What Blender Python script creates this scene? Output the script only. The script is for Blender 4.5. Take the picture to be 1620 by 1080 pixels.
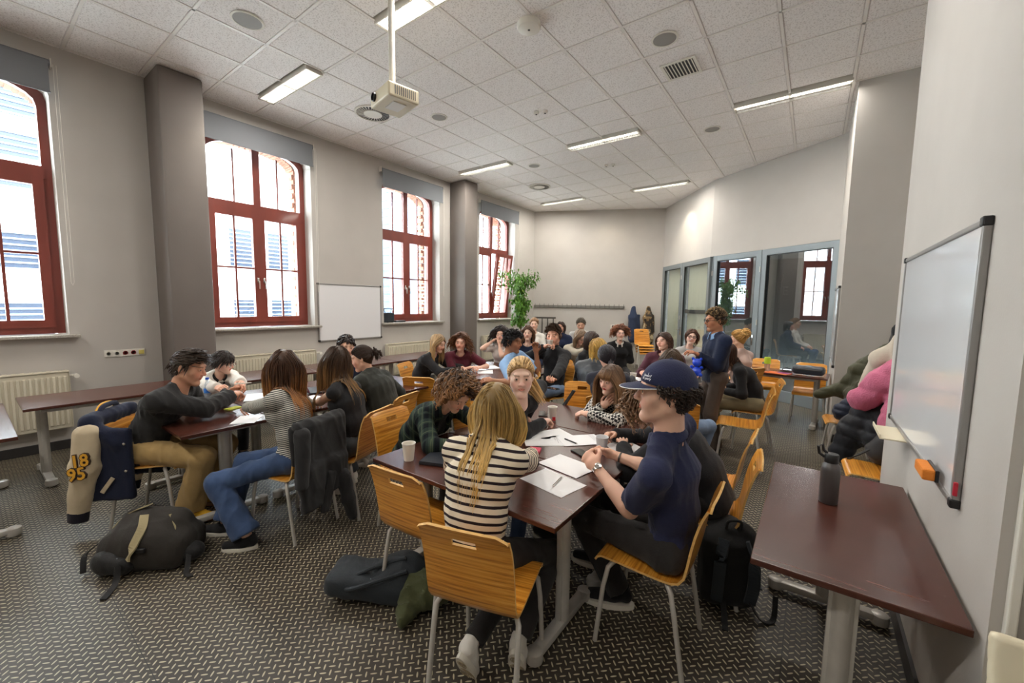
import bpy, bmesh, math, random
import numpy as np
from math import sin, cos, pi, radians as rad

# ------------------------------------------------------------------ scene, camera, light
SC = bpy.context.scene
COL = SC.collection
for o in list(bpy.data.objects): bpy.data.objects.remove(o)
SC.view_settings.view_transform = 'Standard'
SC.view_settings.look = 'None'
SC.view_settings.gamma = 1.0
SC.view_settings.use_curve_mapping = False
SC.view_settings.exposure = 0.76

cam_d = bpy.data.cameras.new('camera'); cam = bpy.data.objects.new('camera', cam_d); COL.objects.link(cam)
SC.camera = cam
cam_d.sensor_width = 36.0; cam_d.lens = 646.1 / 1620 * 36; cam_d.clip_start = 0.05; cam_d.clip_end = 200
from mathutils import Matrix, Vector
_R = [[0.8051981, 0.5928592, 0.0131861], [0.0656519, -0.0670224, -0.9955892], [-0.5893605, 0.8025123, -0.0928886]]
cam.matrix_world = Matrix(((_R[0][0], -_R[1][0], -_R[2][0], 0), (_R[0][1], -_R[1][1], -_R[2][1], 0), (_R[0][2], -_R[1][2], -_R[2][2], 1.70), (0, 0, 0, 1)))

world = bpy.data.worlds.new('sky'); SC.world = world; world.use_nodes = True
wn = world.node_tree; bg = wn.nodes['Background']
bg.inputs[0].default_value = (0.86, 0.93, 1.0, 1); bg.inputs[1].default_value = SKY_STRENGTH = 12.5
sun_d = bpy.data.lights.new('sun', 'SUN'); sun_d.energy = 8.0; sun_d.angle = 0.3; sun_d.color = (1, .97, .92)
sun = bpy.data.objects.new('sun', sun_d); COL.objects.link(sun); sun.rotation_euler = (0, rad(42), 0); sun.location = (5, -5, 20)

def area(name, loc, sx, sy, power, color=(1, .95, .87), rot=(0, 0, 0), portal=False):
    d = bpy.data.lights.new(name, 'AREA'); d.shape = 'RECTANGLE'; d.size = sx; d.size_y = sy; d.energy = power; d.color = color
    o = bpy.data.objects.new(name, d); COL.objects.link(o); o.location = loc; o.rotation_euler = rot
    if portal: d.cycles.is_portal = True
    return o
CEIL = 4.36
LIGHTS = [(-5.45, 2.645), (-2.93, 2.645), (-0.42, 2.645), (-5.45, 6.43), (-2.95, 6.43), (-0.42, 6.45), (-5.45, 9.56), (-2.98, 9.56), (-5.45, -1.1), (-2.93, -1.1), (-0.42, -1.1)]
for (x, y) in LIGHTS:
    area('tube_light', (x, y, CEIL - .06), 1.15, .14, 14 if x > -1 and y < 3 else 27)
for k, y0 in enumerate([-0.75, 2.12, 4.95, 7.72]):
    area('window_portal', (-7.05, y0 + .73, 2.62), 2.6, 1.46, 1, rot=(0, rad(-90), 0), portal=True)
def spot(loc, tgt, power, ang, blend=.6, color=(1, .88, .66), r=.03):
    d = bpy.data.lights.new('spot', 'SPOT'); d.energy = power; d.spot_size = rad(ang); d.spot_blend = blend; d.color = color; d.shadow_soft_size = r
    o = bpy.data.objects.new('spot', d); COL.objects.link(o); o.location = loc
    v = Vector(tgt) - Vector(loc); o.rotation_euler = v.to_track_quat('-Z', 'Y').to_euler()
spot((-2.75, 10.15, 4.30), (-2.62, 10.9, 2.6), 34, 70); spot((-4.6, 10.4, 4.30), (-4.7, 11.4, 2.2), 12, 95, .9)
spot((-.15, 7.7, 4.30), (.26, 7.3, 1.5), 18, 60); spot((-5.9, 7.5, 4.3), (-6.24, 6.95, 2.2), 14, 60); spot((-6.0, 2.5, 4.3), (-6.2, 1.9, 2.6), 14, 70)

# ------------------------------------------------------------------ helpers
def N(v):
    v = np.asarray(v, float); return v / (np.linalg.norm(v) + 1e-9)
def A3(*v): return np.array(v, float)

def link(name, me, mat=None, parent=None):
    o = bpy.data.objects.new(name, me); COL.objects.link(o)
    if mat is not None:
        if not len(me.materials):
          for m in (mat if isinstance(mat, (list, tuple)) else [mat]): me.materials.append(m)
    if parent is not None: o.parent = parent
    return o
def tag(o, label=None, cat=None, group=None, kind=None):
    if label: o['label'] = label
    if cat: o['category'] = cat
    if group: o['group'] = group
    if kind: o['kind'] = kind
    return o
def thing(name, label, cat, loc=(0, 0, 0), rz=0, group=None):
    o = bpy.data.objects.new(name, None); COL.objects.link(o); o.location = loc; o.rotation_euler = (0, 0, rz)
    o.empty_display_size = .1
    return tag(o, label, cat, group)
def dup(root, loc=None, rz=None, label=None, group=None, scale=None):
    r = root.copy(); COL.objects.link(r)
    if loc is not None: r.location = loc
    if rz is not None: r.rotation_euler = (0, 0, rz)
    if scale is not None: r.scale = scale
    if label: r['label'] = label
    if group: r['group'] = group
    for ch in list(root.children):
        c = ch.copy(); COL.objects.link(c); c.parent = r
        for g in list(ch.children):
            d = g.copy(); COL.objects.link(d); d.parent = c
    return r

def raw_mesh(name, V, F, smooth=True, col=None, attrs=None):
    """V (n,3), F list of (m,k) int arrays"""
    me = bpy.data.meshes.new(name)
    V = np.ascontiguousarray(V, np.float32)
    if not isinstance(F, (list, tuple)): F = [F]
    F = [np.asarray(f, np.int32) for f in F if len(f)]
    nl = sum(f.size for f in F); npoly = sum(len(f) for f in F)
    me.vertices.add(len(V)); me.vertices.foreach_set('co', V.ravel())
    me.loops.add(nl); me.loops.foreach_set('vertex_index', np.concatenate([f.ravel() for f in F]) if F else np.zeros(0, np.int32))
    me.polygons.add(npoly)
    st = []; s = 0
    for f in F:
        st.append(s + np.arange(len(f)) * f.shape[1]); s += f.size
    me.polygons.foreach_set('loop_start', np.concatenate(st).astype(np.int32) if st else np.zeros(0, np.int32))
    me.update(calc_edges=True)
    me.polygons.foreach_set('use_smooth', np.full(npoly, smooth, bool))
    if col is not None:
        a = me.color_attributes.new('Col', 'FLOAT_COLOR', 'POINT')
        c = np.ones((len(V), 4), np.float32); c[:, :3] = col; a.data.foreach_set('color', c.ravel())
    for k, v in (attrs or {}).items():
        a = me.attributes.new(k, 'FLOAT', 'POINT'); a.data.foreach_set('value', np.asarray(v, np.float32))
    return me

class MB:
    """collects simple shapes into one mesh"""
    def __init__(s): s.V = []; s.F = []; s.n = 0; s.M = []
    def add(s, V, F, m=0):
        V = np.asarray(V, float)
        for f in F: s.F.append([i + s.n for i in f]); s.M.append(m)
        s.V.append(V); s.n += len(V); return s
    def box(s, c, d, rz=0, m=0, R=None):
        c = A3(*c); hx, hy, hz = d[0] / 2, d[1] / 2, d[2] / 2
        P = np.array([[x, y, z] for z in (-hz, hz) for y in (-hy, hy) for x in (-hx, hx)])
        if rz: P = P @ np.array([[cos(rz), sin(rz), 0], [-sin(rz), cos(rz), 0], [0, 0, 1]])
        if R is not None: P = P @ np.asarray(R).T
        return s.add(P + c, [(0, 2, 3, 1), (4, 5, 7, 6), (0, 1, 5, 4), (2, 6, 7, 3), (0, 4, 6, 2), (1, 3, 7, 5)], m)
    def bbox(s, c, d, b=.006, m=0, R=None, rz=0):
        """box with chamfered edges"""
        hx, hy, hz = [v / 2 for v in d]; b = min(b, hx * .49, hy * .49, hz * .49)
        bm = bmesh.new(); bmesh.ops.create_cube(bm, size=1)
        for v in bm.verts: v.co = (v.co.x * d[0], v.co.y * d[1], v.co.z * d[2])
        bmesh.ops.bevel(bm, geom=list(bm.edges), offset=b, segments=2, profile=.5, affect='EDGES')
        P = np.array([v.co[:] for v in bm.verts]); F = [[v.index for v in f.verts] for f in bm.faces]; bm.free()
        if rz: P = P @ np.array([[cos(rz), sin(rz), 0], [-sin(rz), cos(rz), 0], [0, 0, 1]])
        if R is not None: P = P @ np.asarray(R).T
        return s.add(P + A3(*c), F, m)
    def tube(s, pts, r, n=8, m=0, caps=True, sq=1.0):
        pts = [A3(*p) for p in pts]; rs = r if isinstance(r, (list, tuple)) else [r] * len(pts)
        V = []; up = None
        for i, p in enumerate(pts):
            t = N(pts[min(i + 1, len(pts) - 1)] - pts[max(i - 1, 0)])
            if up is None:
                up = A3(0, 0, 1) if abs(t[2]) < .9 else A3(1, 0, 0)
            a = N(np.cross(t, up)); b = np.cross(a, t); up = b
            for k in range(n):
                th = 2 * pi * k / n; V.append(p + rs[i] * (a * cos(th) + b * sin(th) * sq))
        F = []
        for i in range(len(pts) - 1):
            for k in range(n):
                k2 = (k + 1) % n; F.append((i * n + k, i * n + k2, (i + 1) * n + k2, (i + 1) * n + k))
        if caps:
            F.append(tuple(range(n))[::-1]); F.append(tuple((len(pts) - 1) * n + k for k in range(n)))
        return s.add(V, F, m)
    def lathe(s, prof, c=(0, 0, 0), n=20, m=0, R=None):
        V = []
        for (r, z) in prof:
            for k in range(n): V.append((max(r, 1e-4) * cos(2 * pi * k / n), max(r, 1e-4) * sin(2 * pi * k / n), z))
        V = np.array(V)
        if R is not None: V = V @ np.asarray(R).T
        F = []
        for i in range(len(prof) - 1):
            for k in range(n):
                k2 = (k + 1) % n; F.append((i * n + k, i * n + k2, (i + 1) * n + k2, (i + 1) * n + k))
        F.append(tuple(range(n))[::-1]); F.append(tuple((len(prof) - 1) * n + k for k in range(n)))
        return s.add(V + A3(*c), F, m)
    def prism(s, poly, z0, z1, m=0):
        n = len(poly); V = [(x, y, z0) for x, y in poly] + [(x, y, z1) for x, y in poly]
        F = [tuple(range(n))[::-1], tuple(range(n, 2 * n))] + [(i, (i + 1) % n, n + (i + 1) % n, n + i) for i in range(n)]
        return s.add(V, F, m)
    def map(s, fn):
        s.V = [np.array([fn(p) for p in v]) for v in s.V]; return s
    def mesh(s, name='mesh', smooth=False):
        me = bpy.data.meshes.new(name)
        me.from_pydata(np.concatenate(s.V).tolist(), [], s.F); me.update()
        if any(s.M): me.polygons.foreach_set('material_index', s.M)
        if smooth:
            me.polygons.foreach_set('use_smooth', [True] * len(s.F))
            try: me.set_sharp_from_angle(angle=rad(38))
            except Exception: pass
        return me
    def build(s, name, mat, parent=None, smooth=False):
        return link(name, s.mesh(name, smooth), mat, parent)

# ------------------------------------------------------------------ signed distance modelling
class Field:
    def __init__(s): s.P = []
    def cap(s, a, b, ra, rb, k=.02, u=None, sc=1., neg=False, fa=None, fb=None, tag=0, s0=0.):
        s.P.append(('c', A3(*a), A3(*b), ra, rb, k, None if u is None else N(u), sc, neg, fa, fb, tag, s0)); return s
    def ell(s, c, r, R=None, k=.02, neg=False, tag=0):
        s.P.append(('e', A3(*c), A3(*r), None if R is None else np.asarray(R, float), 0, k, None, 1, neg, None, None, tag, 0)); return s
    def box(s, c, h, rd=.01, R=None, k=.01, neg=False, tag=0):
        s.P.append(('b', A3(*c), A3(*h), None if R is None else np.asarray(R, float), rd, k, None, 1, neg, None, None, tag, 0)); return s
    def bb(s, p):
        if p[0] == 'c':
            r = max(p[3], p[4]) * max(1, p[7]); return np.minimum(p[1], p[2]) - r, np.maximum(p[1], p[2]) + r
        if p[0] == 'e': r = max(p[2]) if p[3] is not None else p[2]; return p[1] - r, p[1] + r
        r = np.linalg.norm(p[2]) if p[3] is not None else p[2]; return p[1] - r, p[1] + r
    def d(s, p, X):
        if p[0] == 'c':
            a, b, ra, rb, u, sc = p[1], p[2], p[3], p[4], p[6], p[7]
            ba = b - a; L2 = ba @ ba + 1e-12; pa = X - a
            h = np.clip(pa @ ba / L2, 0, 1); q = pa - h[..., None] * ba
            if u is None or sc == 1: dd = np.sqrt((q * q).sum(-1)) - (ra + (rb - ra) * h)
            else:
                ql = q @ u; r2 = (q * q).sum(-1) - ql * ql + (ql / sc) ** 2
                dd = np.sqrt(np.maximum(r2, 0)) - (ra + (rb - ra) * h)
            if p[10]: # flat end at b
                n = ba / math.sqrt(L2); dd = np.maximum(dd, (X - b) @ n)
            if p[9]:
                n = -ba / math.sqrt(L2); dd = np.maximum(dd, (X - a) @ n)
            return dd
        Y = X - p[1]
        if p[3] is not None: Y = Y @ p[3]
        if p[0] == 'e':
            k0 = np.sqrt(((Y / p[2]) ** 2).sum(-1)); k1 = np.sqrt(((Y / (p[2] ** 2)) ** 2).sum(-1)) + 1e-9
            return k0 * (k0 - 1) / k1
        q = np.abs(Y) - p[2] + p[4]
        return np.sqrt((np.maximum(q, 0) ** 2).sum(-1)) + np.minimum(q.max(-1), 0) - p[4]
    def eval(s, h, disp=None, planes=(), amp=0):
        pos = [p for p in s.P if not p[8]]
        lo = np.min([s.bb(p)[0] for p in pos], 0) - 3 * h - amp; hi = np.max([s.bb(p)[1] for p in pos], 0) + 3 * h + amp
        n = np.ceil((hi - lo) / h).astype(int) + 1
        F = np.full(n, .05 + 2 * h, np.float32)
        ax = [lo[i] + h * np.arange(n[i]) for i in range(3)]
        for p in s.P:
            k = p[5]; m = k + 2.5 * h + amp; a, b = s.bb(p)
            i0 = np.maximum(np.floor((a - m - lo) / h).astype(int), 0); i1 = np.minimum(np.ceil((b + m - lo) / h).astype(int) + 1, n)
            if (i1 <= i0).any(): continue
            sl = tuple(slice(i0[j], i1[j]) for j in range(3))
            g = np.stack(np.meshgrid(*[ax[j][sl[j]] for j in range(3)], indexing='ij'), -1)
            dd = s.d(p, g).astype(np.float32); f = F[sl]
            if p[8]:
                dd = -dd; hh = np.clip(.5 - .5 * (dd - f) / k, 0, 1) if k > 0 else (dd < f) * 1.
                # smooth max
                hh = np.maximum(k - np.abs(f - dd), 0) / max(k, 1e-6); F[sl] = np.maximum(f, dd) + hh * hh * k * .25
            else:
                hh = np.maximum(k - np.abs(f - dd), 0) / max(k, 1e-6); F[sl] = np.minimum(f, dd) - hh * hh * k * .25
        if disp is not None or planes:
            near = np.abs(F) < amp + 3 * h if disp is not None else None
            if disp is not None:
                I = np.argwhere(near); X = lo + I * h
                F[near] += disp(X).astype(np.float32)
            for (pt, nn) in planes:
                nn = N(nn); gx = ax[0][:, None, None] * nn[0] + ax[1][None, :, None] * nn[1] + ax[2][None, None, :] * nn[2]
                F = np.maximum(F, (gx - np.dot(pt, nn)).astype(np.float32))
        return F, lo
    def nearest(s, X):
        best = np.full(len(X), 9.); tg = np.zeros(len(X)); al = np.zeros(len(X))
        for p in s.P:
            if p[8]: continue
            dd = s.d(p, X); m = dd < best; best[m] = dd[m]; tg[m] = p[11]
            if p[0] == 'c':
                ba = p[2] - p[1]; L = math.sqrt(ba @ ba) + 1e-9; al[m] = (p[12] + (X - p[1]) @ ba / L)[m]
            else: al[m] = ((X - p[1]) @ A3(0, 0, 1))[m]
        if hasattr(s, 'poly'):
            m = (tg == 0) | (tg == 3); A_, B_ = s.poly[0][0], s.poly[-1][1]; ba_ = (X[m] - A_) @ N(B_ - A_)
            al[m] = ba_
        return tg, al

def surfnets(F, lo, h):
    ins = F < 0; nx, ny, nz = F.shape
    c = np.zeros((nx - 1, ny - 1, nz - 1), np.int8)
    offs = [(i, j, k) for i in (0, 1) for j in (0, 1) for k in (0, 1)]
    for (i, j, k) in offs: c += ins[i:nx - 1 + i, j:ny - 1 + j, k:nz - 1 + k]
    act = np.argwhere((c > 0) & (c < 8))
    if len(act) == 0: return np.zeros((0, 3)), np.zeros((0, 4), int)
    vals = np.stack([F[act[:, 0] + o[0], act[:, 1] + o[1], act[:, 2] + o[2]] for o in offs], 1)
    acc = np.zeros((len(act), 3)); cnt = np.zeros(len(act))
    for a in range(8):
        for b in range(a + 1, 8):
            oa, ob = np.array(offs[a]), np.array(offs[b])
            if np.abs(oa - ob).sum() != 1: continue
            va, vb = vals[:, a], vals[:, b]; m = (va < 0) != (vb < 0)
            t = np.where(m, va / np.where(m, va - vb, 1), 0)
            acc += np.where(m[:, None], oa + t[:, None] * (ob - oa), 0); cnt += m
    V = lo + (act + acc / cnt[:, None]) * h
    idx = np.full((nx - 1, ny - 1, nz - 1), -1, np.int32); idx[act[:, 0], act[:, 1], act[:, 2]] = np.arange(len(act))
    Q = []
    for ax in range(3):
        sl0 = [slice(None)] * 3; sl1 = [slice(None)] * 3; sl0[ax] = slice(0, -1); sl1[ax] = slice(1, None)
        a = ins[tuple(sl0)]; b = ins[tuple(sl1)]
        E = np.argwhere(a != b); o1, o2 = [(1, 2), (2, 0), (0, 1)][ax]
        ok = (E[:, o1] > 0) & (E[:, o2] > 0) & (E[:, o1] < F.shape[o1] - 1) & (E[:, o2] < F.shape[o2] - 1); E = E[ok]
        if not len(E): continue
        def g(d1, d2):
            I = E.copy(); I[:, o1] += d1; I[:, o2] += d2; return idx[I[:, 0], I[:, 1], I[:, 2]]
        q = np.stack([g(-1, -1), g(0, -1), g(0, 0), g(-1, 0)], 1)
        fl = b[E[:, 0], E[:, 1], E[:, 2]]
        q[fl] = q[fl][:, ::-1]; Q.append(q)
    Q = np.concatenate(Q); Q = Q[(Q >= 0).all(1)]
    return V, Q

_rs = np.random.RandomState(7)
_W = [(_rs.normal(size=3), _rs.uniform(0, 6.28)) for _ in range(24)]
def folds(amp=.004, freq=38., seed=0):
    """cloth wrinkles: domain-warped ridges"""
    def f(X):
        X = X + seed * 1.37
        w = np.zeros(len(X)); q = X.copy()
        for i in range(3):
            d, ph = _W[i]; q[:, i % 3] += .035 * np.sin(X @ (N(d) * 14) + ph)
        for i in range(3, 8):
            d, ph = _W[i]; t = np.sin(q @ (N(d * A3(1, 1, .45)) * freq * (.6 + .2 * (i - 3))) + ph); w += (1 - np.abs(t)) ** 2 - .33
        return -amp * w / 2.2
    return f

def sdf_obj(name, fld, h, mat, parent=None, disp=None, amp=0, planes=(), colfn=None, attrs=False, T=None):
    F, lo = fld.eval(h, disp, planes, amp); V, Q = surfnets(F, lo, h)
    at = None
    if attrs:
        tg, al = fld.nearest(V); at = {'along': al, 'part': tg}
    col = colfn(V) if colfn else None
    if T is not None: V = T(V)
    me = raw_mesh(name, V, Q, True, col, at)
    return link(name, me, mat, parent)

# ------------------------------------------------------------------ materials
_mats = {}
def lin(c):
    """sRGB 0-255 -> linear"""
    return tuple(((v / 255 + .055) / 1.055) ** 2.4 if v > 10 else v / 255 / 12.92 for v in c)
def mat(name, col=(.8, .8, .8), rough=.6, metal=0, spec=.5, var=0, vscale=8, bump=0, bscale=60, attr=False, coat=0, emis=None, estr=0, trans=0, sheen=0, stretch=(1, 1, 1), alpha=1):
    if name in _mats: return _mats[name]
    m = bpy.data.materials.new(name); m.use_nodes = True; nt = m.node_tree; b = nt.nodes['Principled BSDF']
    b.inputs['Base Color'].default_value = (*col, 1); b.inputs['Roughness'].default_value = rough; b.inputs['Metallic'].default_value = metal
    b.inputs['Specular IOR Level'].default_value = spec; b.inputs['Coat Weight'].default_value = coat; b.inputs['Coat Roughness'].default_value = .08
    b.inputs['Transmission Weight'].default_value = trans; b.inputs['Sheen Weight'].default_value = sheen; b.inputs['Alpha'].default_value = alpha
    if emis is not None:
        b.inputs['Emission Color'].default_value = (*emis, 1); b.inputs['Emission Strength'].default_value = estr
    L = nt.links
    src = None
    if attr:
        a = nt.nodes.new('ShaderNodeAttribute'); a.attribute_name = 'Col'; src = a.outputs['Color']; L.new(src, b.inputs['Base Color'])
    if var or bump:
        tc = nt.nodes.new('ShaderNodeTexCoord'); mp = nt.nodes.new('ShaderNodeMapping'); mp.inputs['Scale'].default_value = stretch
        L.new(tc.outputs['Object'], mp.inputs['Vector'])
    if var:
        nz = nt.nodes.new('ShaderNodeTexNoise'); nz.inputs['Scale'].default_value = vscale; nz.inputs['Detail'].default_value = 4
        L.new(mp.outputs[0], nz.inputs['Vector'])
        mr = nt.nodes.new('ShaderNodeMapRange'); mr.inputs[1].default_value = .3; mr.inputs[2].default_value = .7; mr.inputs[3].default_value = 1 - var; mr.inputs[4].default_value = 1 + var
        L.new(nz.outputs[0], mr.inputs[0])
        mx = nt.nodes.new('ShaderNodeVectorMath'); mx.operation = 'SCALE'
        if src is not None: L.new(src, mx.inputs[0])
        else: mx.inputs[0].default_value = col
        L.new(mr.outputs[0], mx.inputs['Scale']); L.new(mx.outputs[0], b.inputs['Base Color'])
    if bump:
        nb = nt.nodes.new('ShaderNodeTexNoise'); nb.inputs['Scale'].default_value = bscale; nb.inputs['Detail'].default_value = 3
        L.new(mp.outputs[0], nb.inputs['Vector'])
        bp = nt.nodes.new('ShaderNodeBump'); bp.inputs['Strength'].default_value = bump; bp.inputs['Distance'].default_value = .01
        L.new(nb.outputs[0], bp.inputs['Height']); L.new(bp.outputs[0], b.inputs['Normal'])
    _mats[name] = m; return m
def nodes_mat(name, fn, **kw):
    if name in _mats: return _mats[name]
    m = mat(name, **kw); nt = m.node_tree; fn(nt, nt.nodes['Principled BSDF'], nt.links.new, nt.nodes.new); return m
def mathn(nt, op, a, b=None, c=None):
    n = nt.nodes.new('ShaderNodeMath'); n.operation = op
    for i, v in enumerate((a, b, c)):
        if v is None: continue
        if isinstance(v, (int, float)): n.inputs[i].default_value = v
        else: nt.links.new(v, n.inputs[i])
    return n.outputs[0]
def cloth(name, rgb, rough=.85, var=.12, bump=.25, bscale=220, sheen=.1):
    return mat(name, lin(rgb), rough, var=var, vscale=7, bump=bump, bscale=bscale, spec=.25, sheen=sheen)
def mixcol(nt, fac, a, b):
    n = nt.nodes.new('ShaderNodeMix'); n.data_type = 'RGBA'
    if isinstance(fac, (int, float)): n.inputs[0].default_value = fac
    else: nt.links.new(fac, n.inputs[0])
    for i, v in ((6, a), (7, b)):
        if isinstance(v, tuple): n.inputs[i].default_value = (*v, 1)
        else: nt.links.new(v, n.inputs[i])
    return n.outputs[2]
def stripe_mat(name, c1, c2, period, duty, off=0):
    def fn(nt, b, L, new):
        a = new('ShaderNodeAttribute'); a.attribute_name = 'along'
        t = mathn(nt, 'FRACT', mathn(nt, 'DIVIDE', mathn(nt, 'ADD', a.outputs['Fac'], 5 + off), period))
        L(mixcol(nt, mathn(nt, 'LESS_THAN', t, duty), lin(c1), lin(c2)), b.inputs['Base Color'])
    return nodes_mat(name, fn, rough=.85, bump=.2, bscale=250, spec=.2)
def plaid_mat(name, base, dark, light, period=.09):
    def fn(nt, b, L, new):
        a = new('ShaderNodeAttribute'); a.attribute_name = 'along'
        tc = new('ShaderNodeTexCoord'); sp = new('ShaderNodeSeparateXYZ'); L(tc.outputs['Object'], sp.inputs[0])
        hx = mathn(nt, 'ADD', sp.outputs[0], mathn(nt, 'MULTIPLY', sp.outputs[1], .8))
        def band(v, d): return mathn(nt, 'LESS_THAN', mathn(nt, 'FRACT', mathn(nt, 'DIVIDE', mathn(nt, 'ADD', v, 5), period)), d)
        f = mathn(nt, 'MULTIPLY', mathn(nt, 'ADD', band(a.outputs['Fac'], .45), band(hx, .45)), .5)
        c = mixcol(nt, f, lin(base), lin(dark))
        g = mathn(nt, 'MULTIPLY', mathn(nt, 'MAXIMUM', band(mathn(nt, 'ADD', a.outputs['Fac'], .02), .08), band(mathn(nt, 'ADD', hx, .02), .08)), .6)
        L(mixcol(nt, g, c, lin(light)), b.inputs['Base Color'])
    return nodes_mat(name, fn, rough=.9, bump=.2, bscale=250, spec=.15)
def check_mat(name, c1, c2, period=.02):
    def fn(nt, b, L, new):
        tc = new('ShaderNodeTexCoord'); mp = new('ShaderNodeMapping'); mp.inputs['Rotation'].default_value = (.3, .25, .6); ck = new('ShaderNodeTexChecker'); ck.inputs['Scale'].default_value = 1 / period; L(tc.outputs['Object'], mp.inputs['Vector']); L(mp.outputs[0], ck.inputs['Vector'])
        ck.inputs['Color1'].default_value = (*lin(c1), 1); ck.inputs['Color2'].default_value = (*lin(c2), 1); L(ck.outputs['Color'], b.inputs['Base Color'])
    return nodes_mat(name, fn, rough=.9, spec=.15)
M_SKIN = mat('skin', attr=True, rough=.5, bump=.08, bscale=180, spec=.35); M_SKIN.node_tree.nodes['Principled BSDF'].inputs['Subsurface Weight'].default_value = .12
M_SKIN.node_tree.nodes['Principled BSDF'].inputs['Subsurface Radius'].default_value = (.012, .005, .003)
M_HAIR = mat('hair', attr=True, rough=.45, spec=.4)
M_EYE = mat('eye_white', lin((225, 220, 215)), .15); M_IRIS = mat('iris', lin((60, 48, 38)), .15)
# ------------------------------------------------------------------ people
def head_field(sex):
    f = Field(); w = 1.0 if sex == 'm' else .95
    f.ell((0, -.012, .03), (.076 * w, .097, .094), k=.02)
    f.ell((0, .022, -.028), (.060 * w, .072, .082), k=.03)
    for s in (-1, 1):
        f.cap((s * .054 * w, -.002, -.055), (s * .012, .066, -.103), .021 if sex == 'm' else .017, .018, k=.03)
        f.cap((s * .046 * w, .056, -.022), (s * .03, .066, -.045), .024, .02, k=.03)
    f.ell((0, .072, -.103), (.020, .017, .016), k=.02)
    f.cap((-.036, .081, .031), (.036, .081, .031), .012, .012, k=.02)
    for s in (-1, 1): f.ell((s * .032, .108, .006), (.021, .020, .016), k=.012, neg=True)
    f.cap((0, .090, .018), (0, .111, -.024), .0075, .0115, k=.012)
    for s in (-1, 1): f.ell((s * .0115, .099, -.030), (.0085, .010, .008), k=.008)
    for s in (-1, 1):  # lips
        f.cap((0, .0915, -.055), (s * .020, .083, -.0585), .0050, .0025, k=.006)
        f.cap((0, .0905, -.065), (s * .017, .083, -.061), .0058, .0025, k=.006)
    f.ell((0, .105, -.0598), (.026, .012, .0016), k=.002, neg=True)
    for s in (-1, 1):  # eyelids
        f.ell((s * .0315, .0805, .007), (.0155, .0150, .0150), k=.006)
        f.ell((s * .0315, .100, .0060), (.0152, .013, .0058), k=.002, neg=True)
    for s in (-1, 1):  # ears
        R = np.array([[cos(.35 * s), -sin(.35 * s), 0], [sin(.35 * s), cos(.35 * s), 0], [0, 0, 1]])
        f.ell((s * (.076 * w + .006), -.012, -.002), (.007, .019, .031), R=R, k=.006)
        f.ell((s * (.076 * w + .016), -.008, .004), (.006, .011, .018), R=R, k=.006, neg=True)
    nr = .056 if sex == 'm' else .046
    f.cap((0, -.022, -.05), (0, -.030, -.20), nr, nr + .006, k=.03)
    return f
_heads = {}
def head_mesh(sex, h):
    key = (sex, h)
    if key not in _heads:
        f = head_field(sex); F, lo = f.eval(h); _heads[key] = surfnets(F, lo, h)
    return _heads[key]
def head_color(V, skin, sex, brow, lips, beard):
    x, y, z = V.T; ax = np.abs(x); C = np.tile(np.array(skin), (len(V), 1))
    bl = np.exp(-(((ax - .042) / .02) ** 2 + ((z + .03) / .025) ** 2)) * (y > .04); C *= 1 + bl[:, None] * np.array([.06, -.10, -.08])
    C *= 1 + (np.exp(-((x / .02) ** 2 + ((z + .02) / .02) ** 2)) * (y > .08))[:, None] * np.array([.05, -.08, -.06])
    m = (y > .072) & (((ax / .0225) ** 2 + ((z + .060) / .0088) ** 2) < 1); C[m] = np.array(lips)
    bz = .0305 - ((ax - .037) / .03) ** 2 * .005
    m = (y > .05) & (ax > .013) & (ax < .055) & (np.abs(z - bz) < .0036); C[m] = np.array(skin) * .35 + np.array(brow) * .65
    if beard:
        m = ((z < -.045) & (y > -.01) & (z > -.125)) | ((np.abs(z + .045) < .008) & (ax < .03) & (y > .08)); m &= ~((y > .072) & (((ax / .025) ** 2 + ((z + .060) / .0115) ** 2) < 1))
        C[m] = C[m] * (1 - beard) + np.array(brow) * beard
    return C
_hands = {}
def hand_mesh(curl, h, spread=.06):
    """right hand, wrist at origin, fingers +Y, palm faces -Z, thumb on -X side"""
    key = (curl, h)
    if key in _hands: return _hands[key]
    f = Field()
    f.cap((0, -.02, 0), (0, .02, 0), .021, .024, k=.01, u=(1, 0, 0), sc=1.25)
    f.cap((0, .02, 0), (.0, .070, 0), .0155, .0135, k=.012, u=(1, 0, 0), sc=2.25)
    bx = [-.029, -.0095, .010, .028]; ln = [.92, 1.0, .95, .76]; by = [.082, .087, .084, .076]
    for i in range(4):
        p = A3(bx[i], by[i] - .012, 0); ang = 0; yaw = (i - 1.5) * -spread
        for j, (L, bend) in enumerate(zip((.045, .028, .021), (curl * 62, curl * 85, curl * 50))):
            ang += rad(bend); d = A3(-sin(yaw) * cos(ang), cos(yaw) * cos(ang), -sin(ang))
            L = L * ln[i] + (.012 if j == 0 else 0); q = p + d * L
            r0, r1 = (.0092, .0082, .0074, .0062)[j], (.0092, .0082, .0074, .0062)[j + 1]
            f.cap(p, q, r0, r1, k=.004 if j == 0 else .003); p = q
    p = A3(-.020, .012, -.004); c = curl
    dirs = [N((-.75, .62, -.25)), N((-.45 + .3 * c, .86, -.3 - .35 * c)), N((-.2 + .6 * c, .9, -.3 - .5 * c))]
    for j, (d, L) in enumerate(zip(dirs, (.042, .032, .026))):
        q = p + d * L; f.cap(p, q, (.0125, .0105, .009)[j], (.0105, .009, .0072)[j], k=.008 if j == 0 else .003); p = q
    F, lo = f.eval(h); _hands[key] = surfnets(F, lo, h); return _hands[key]

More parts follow.
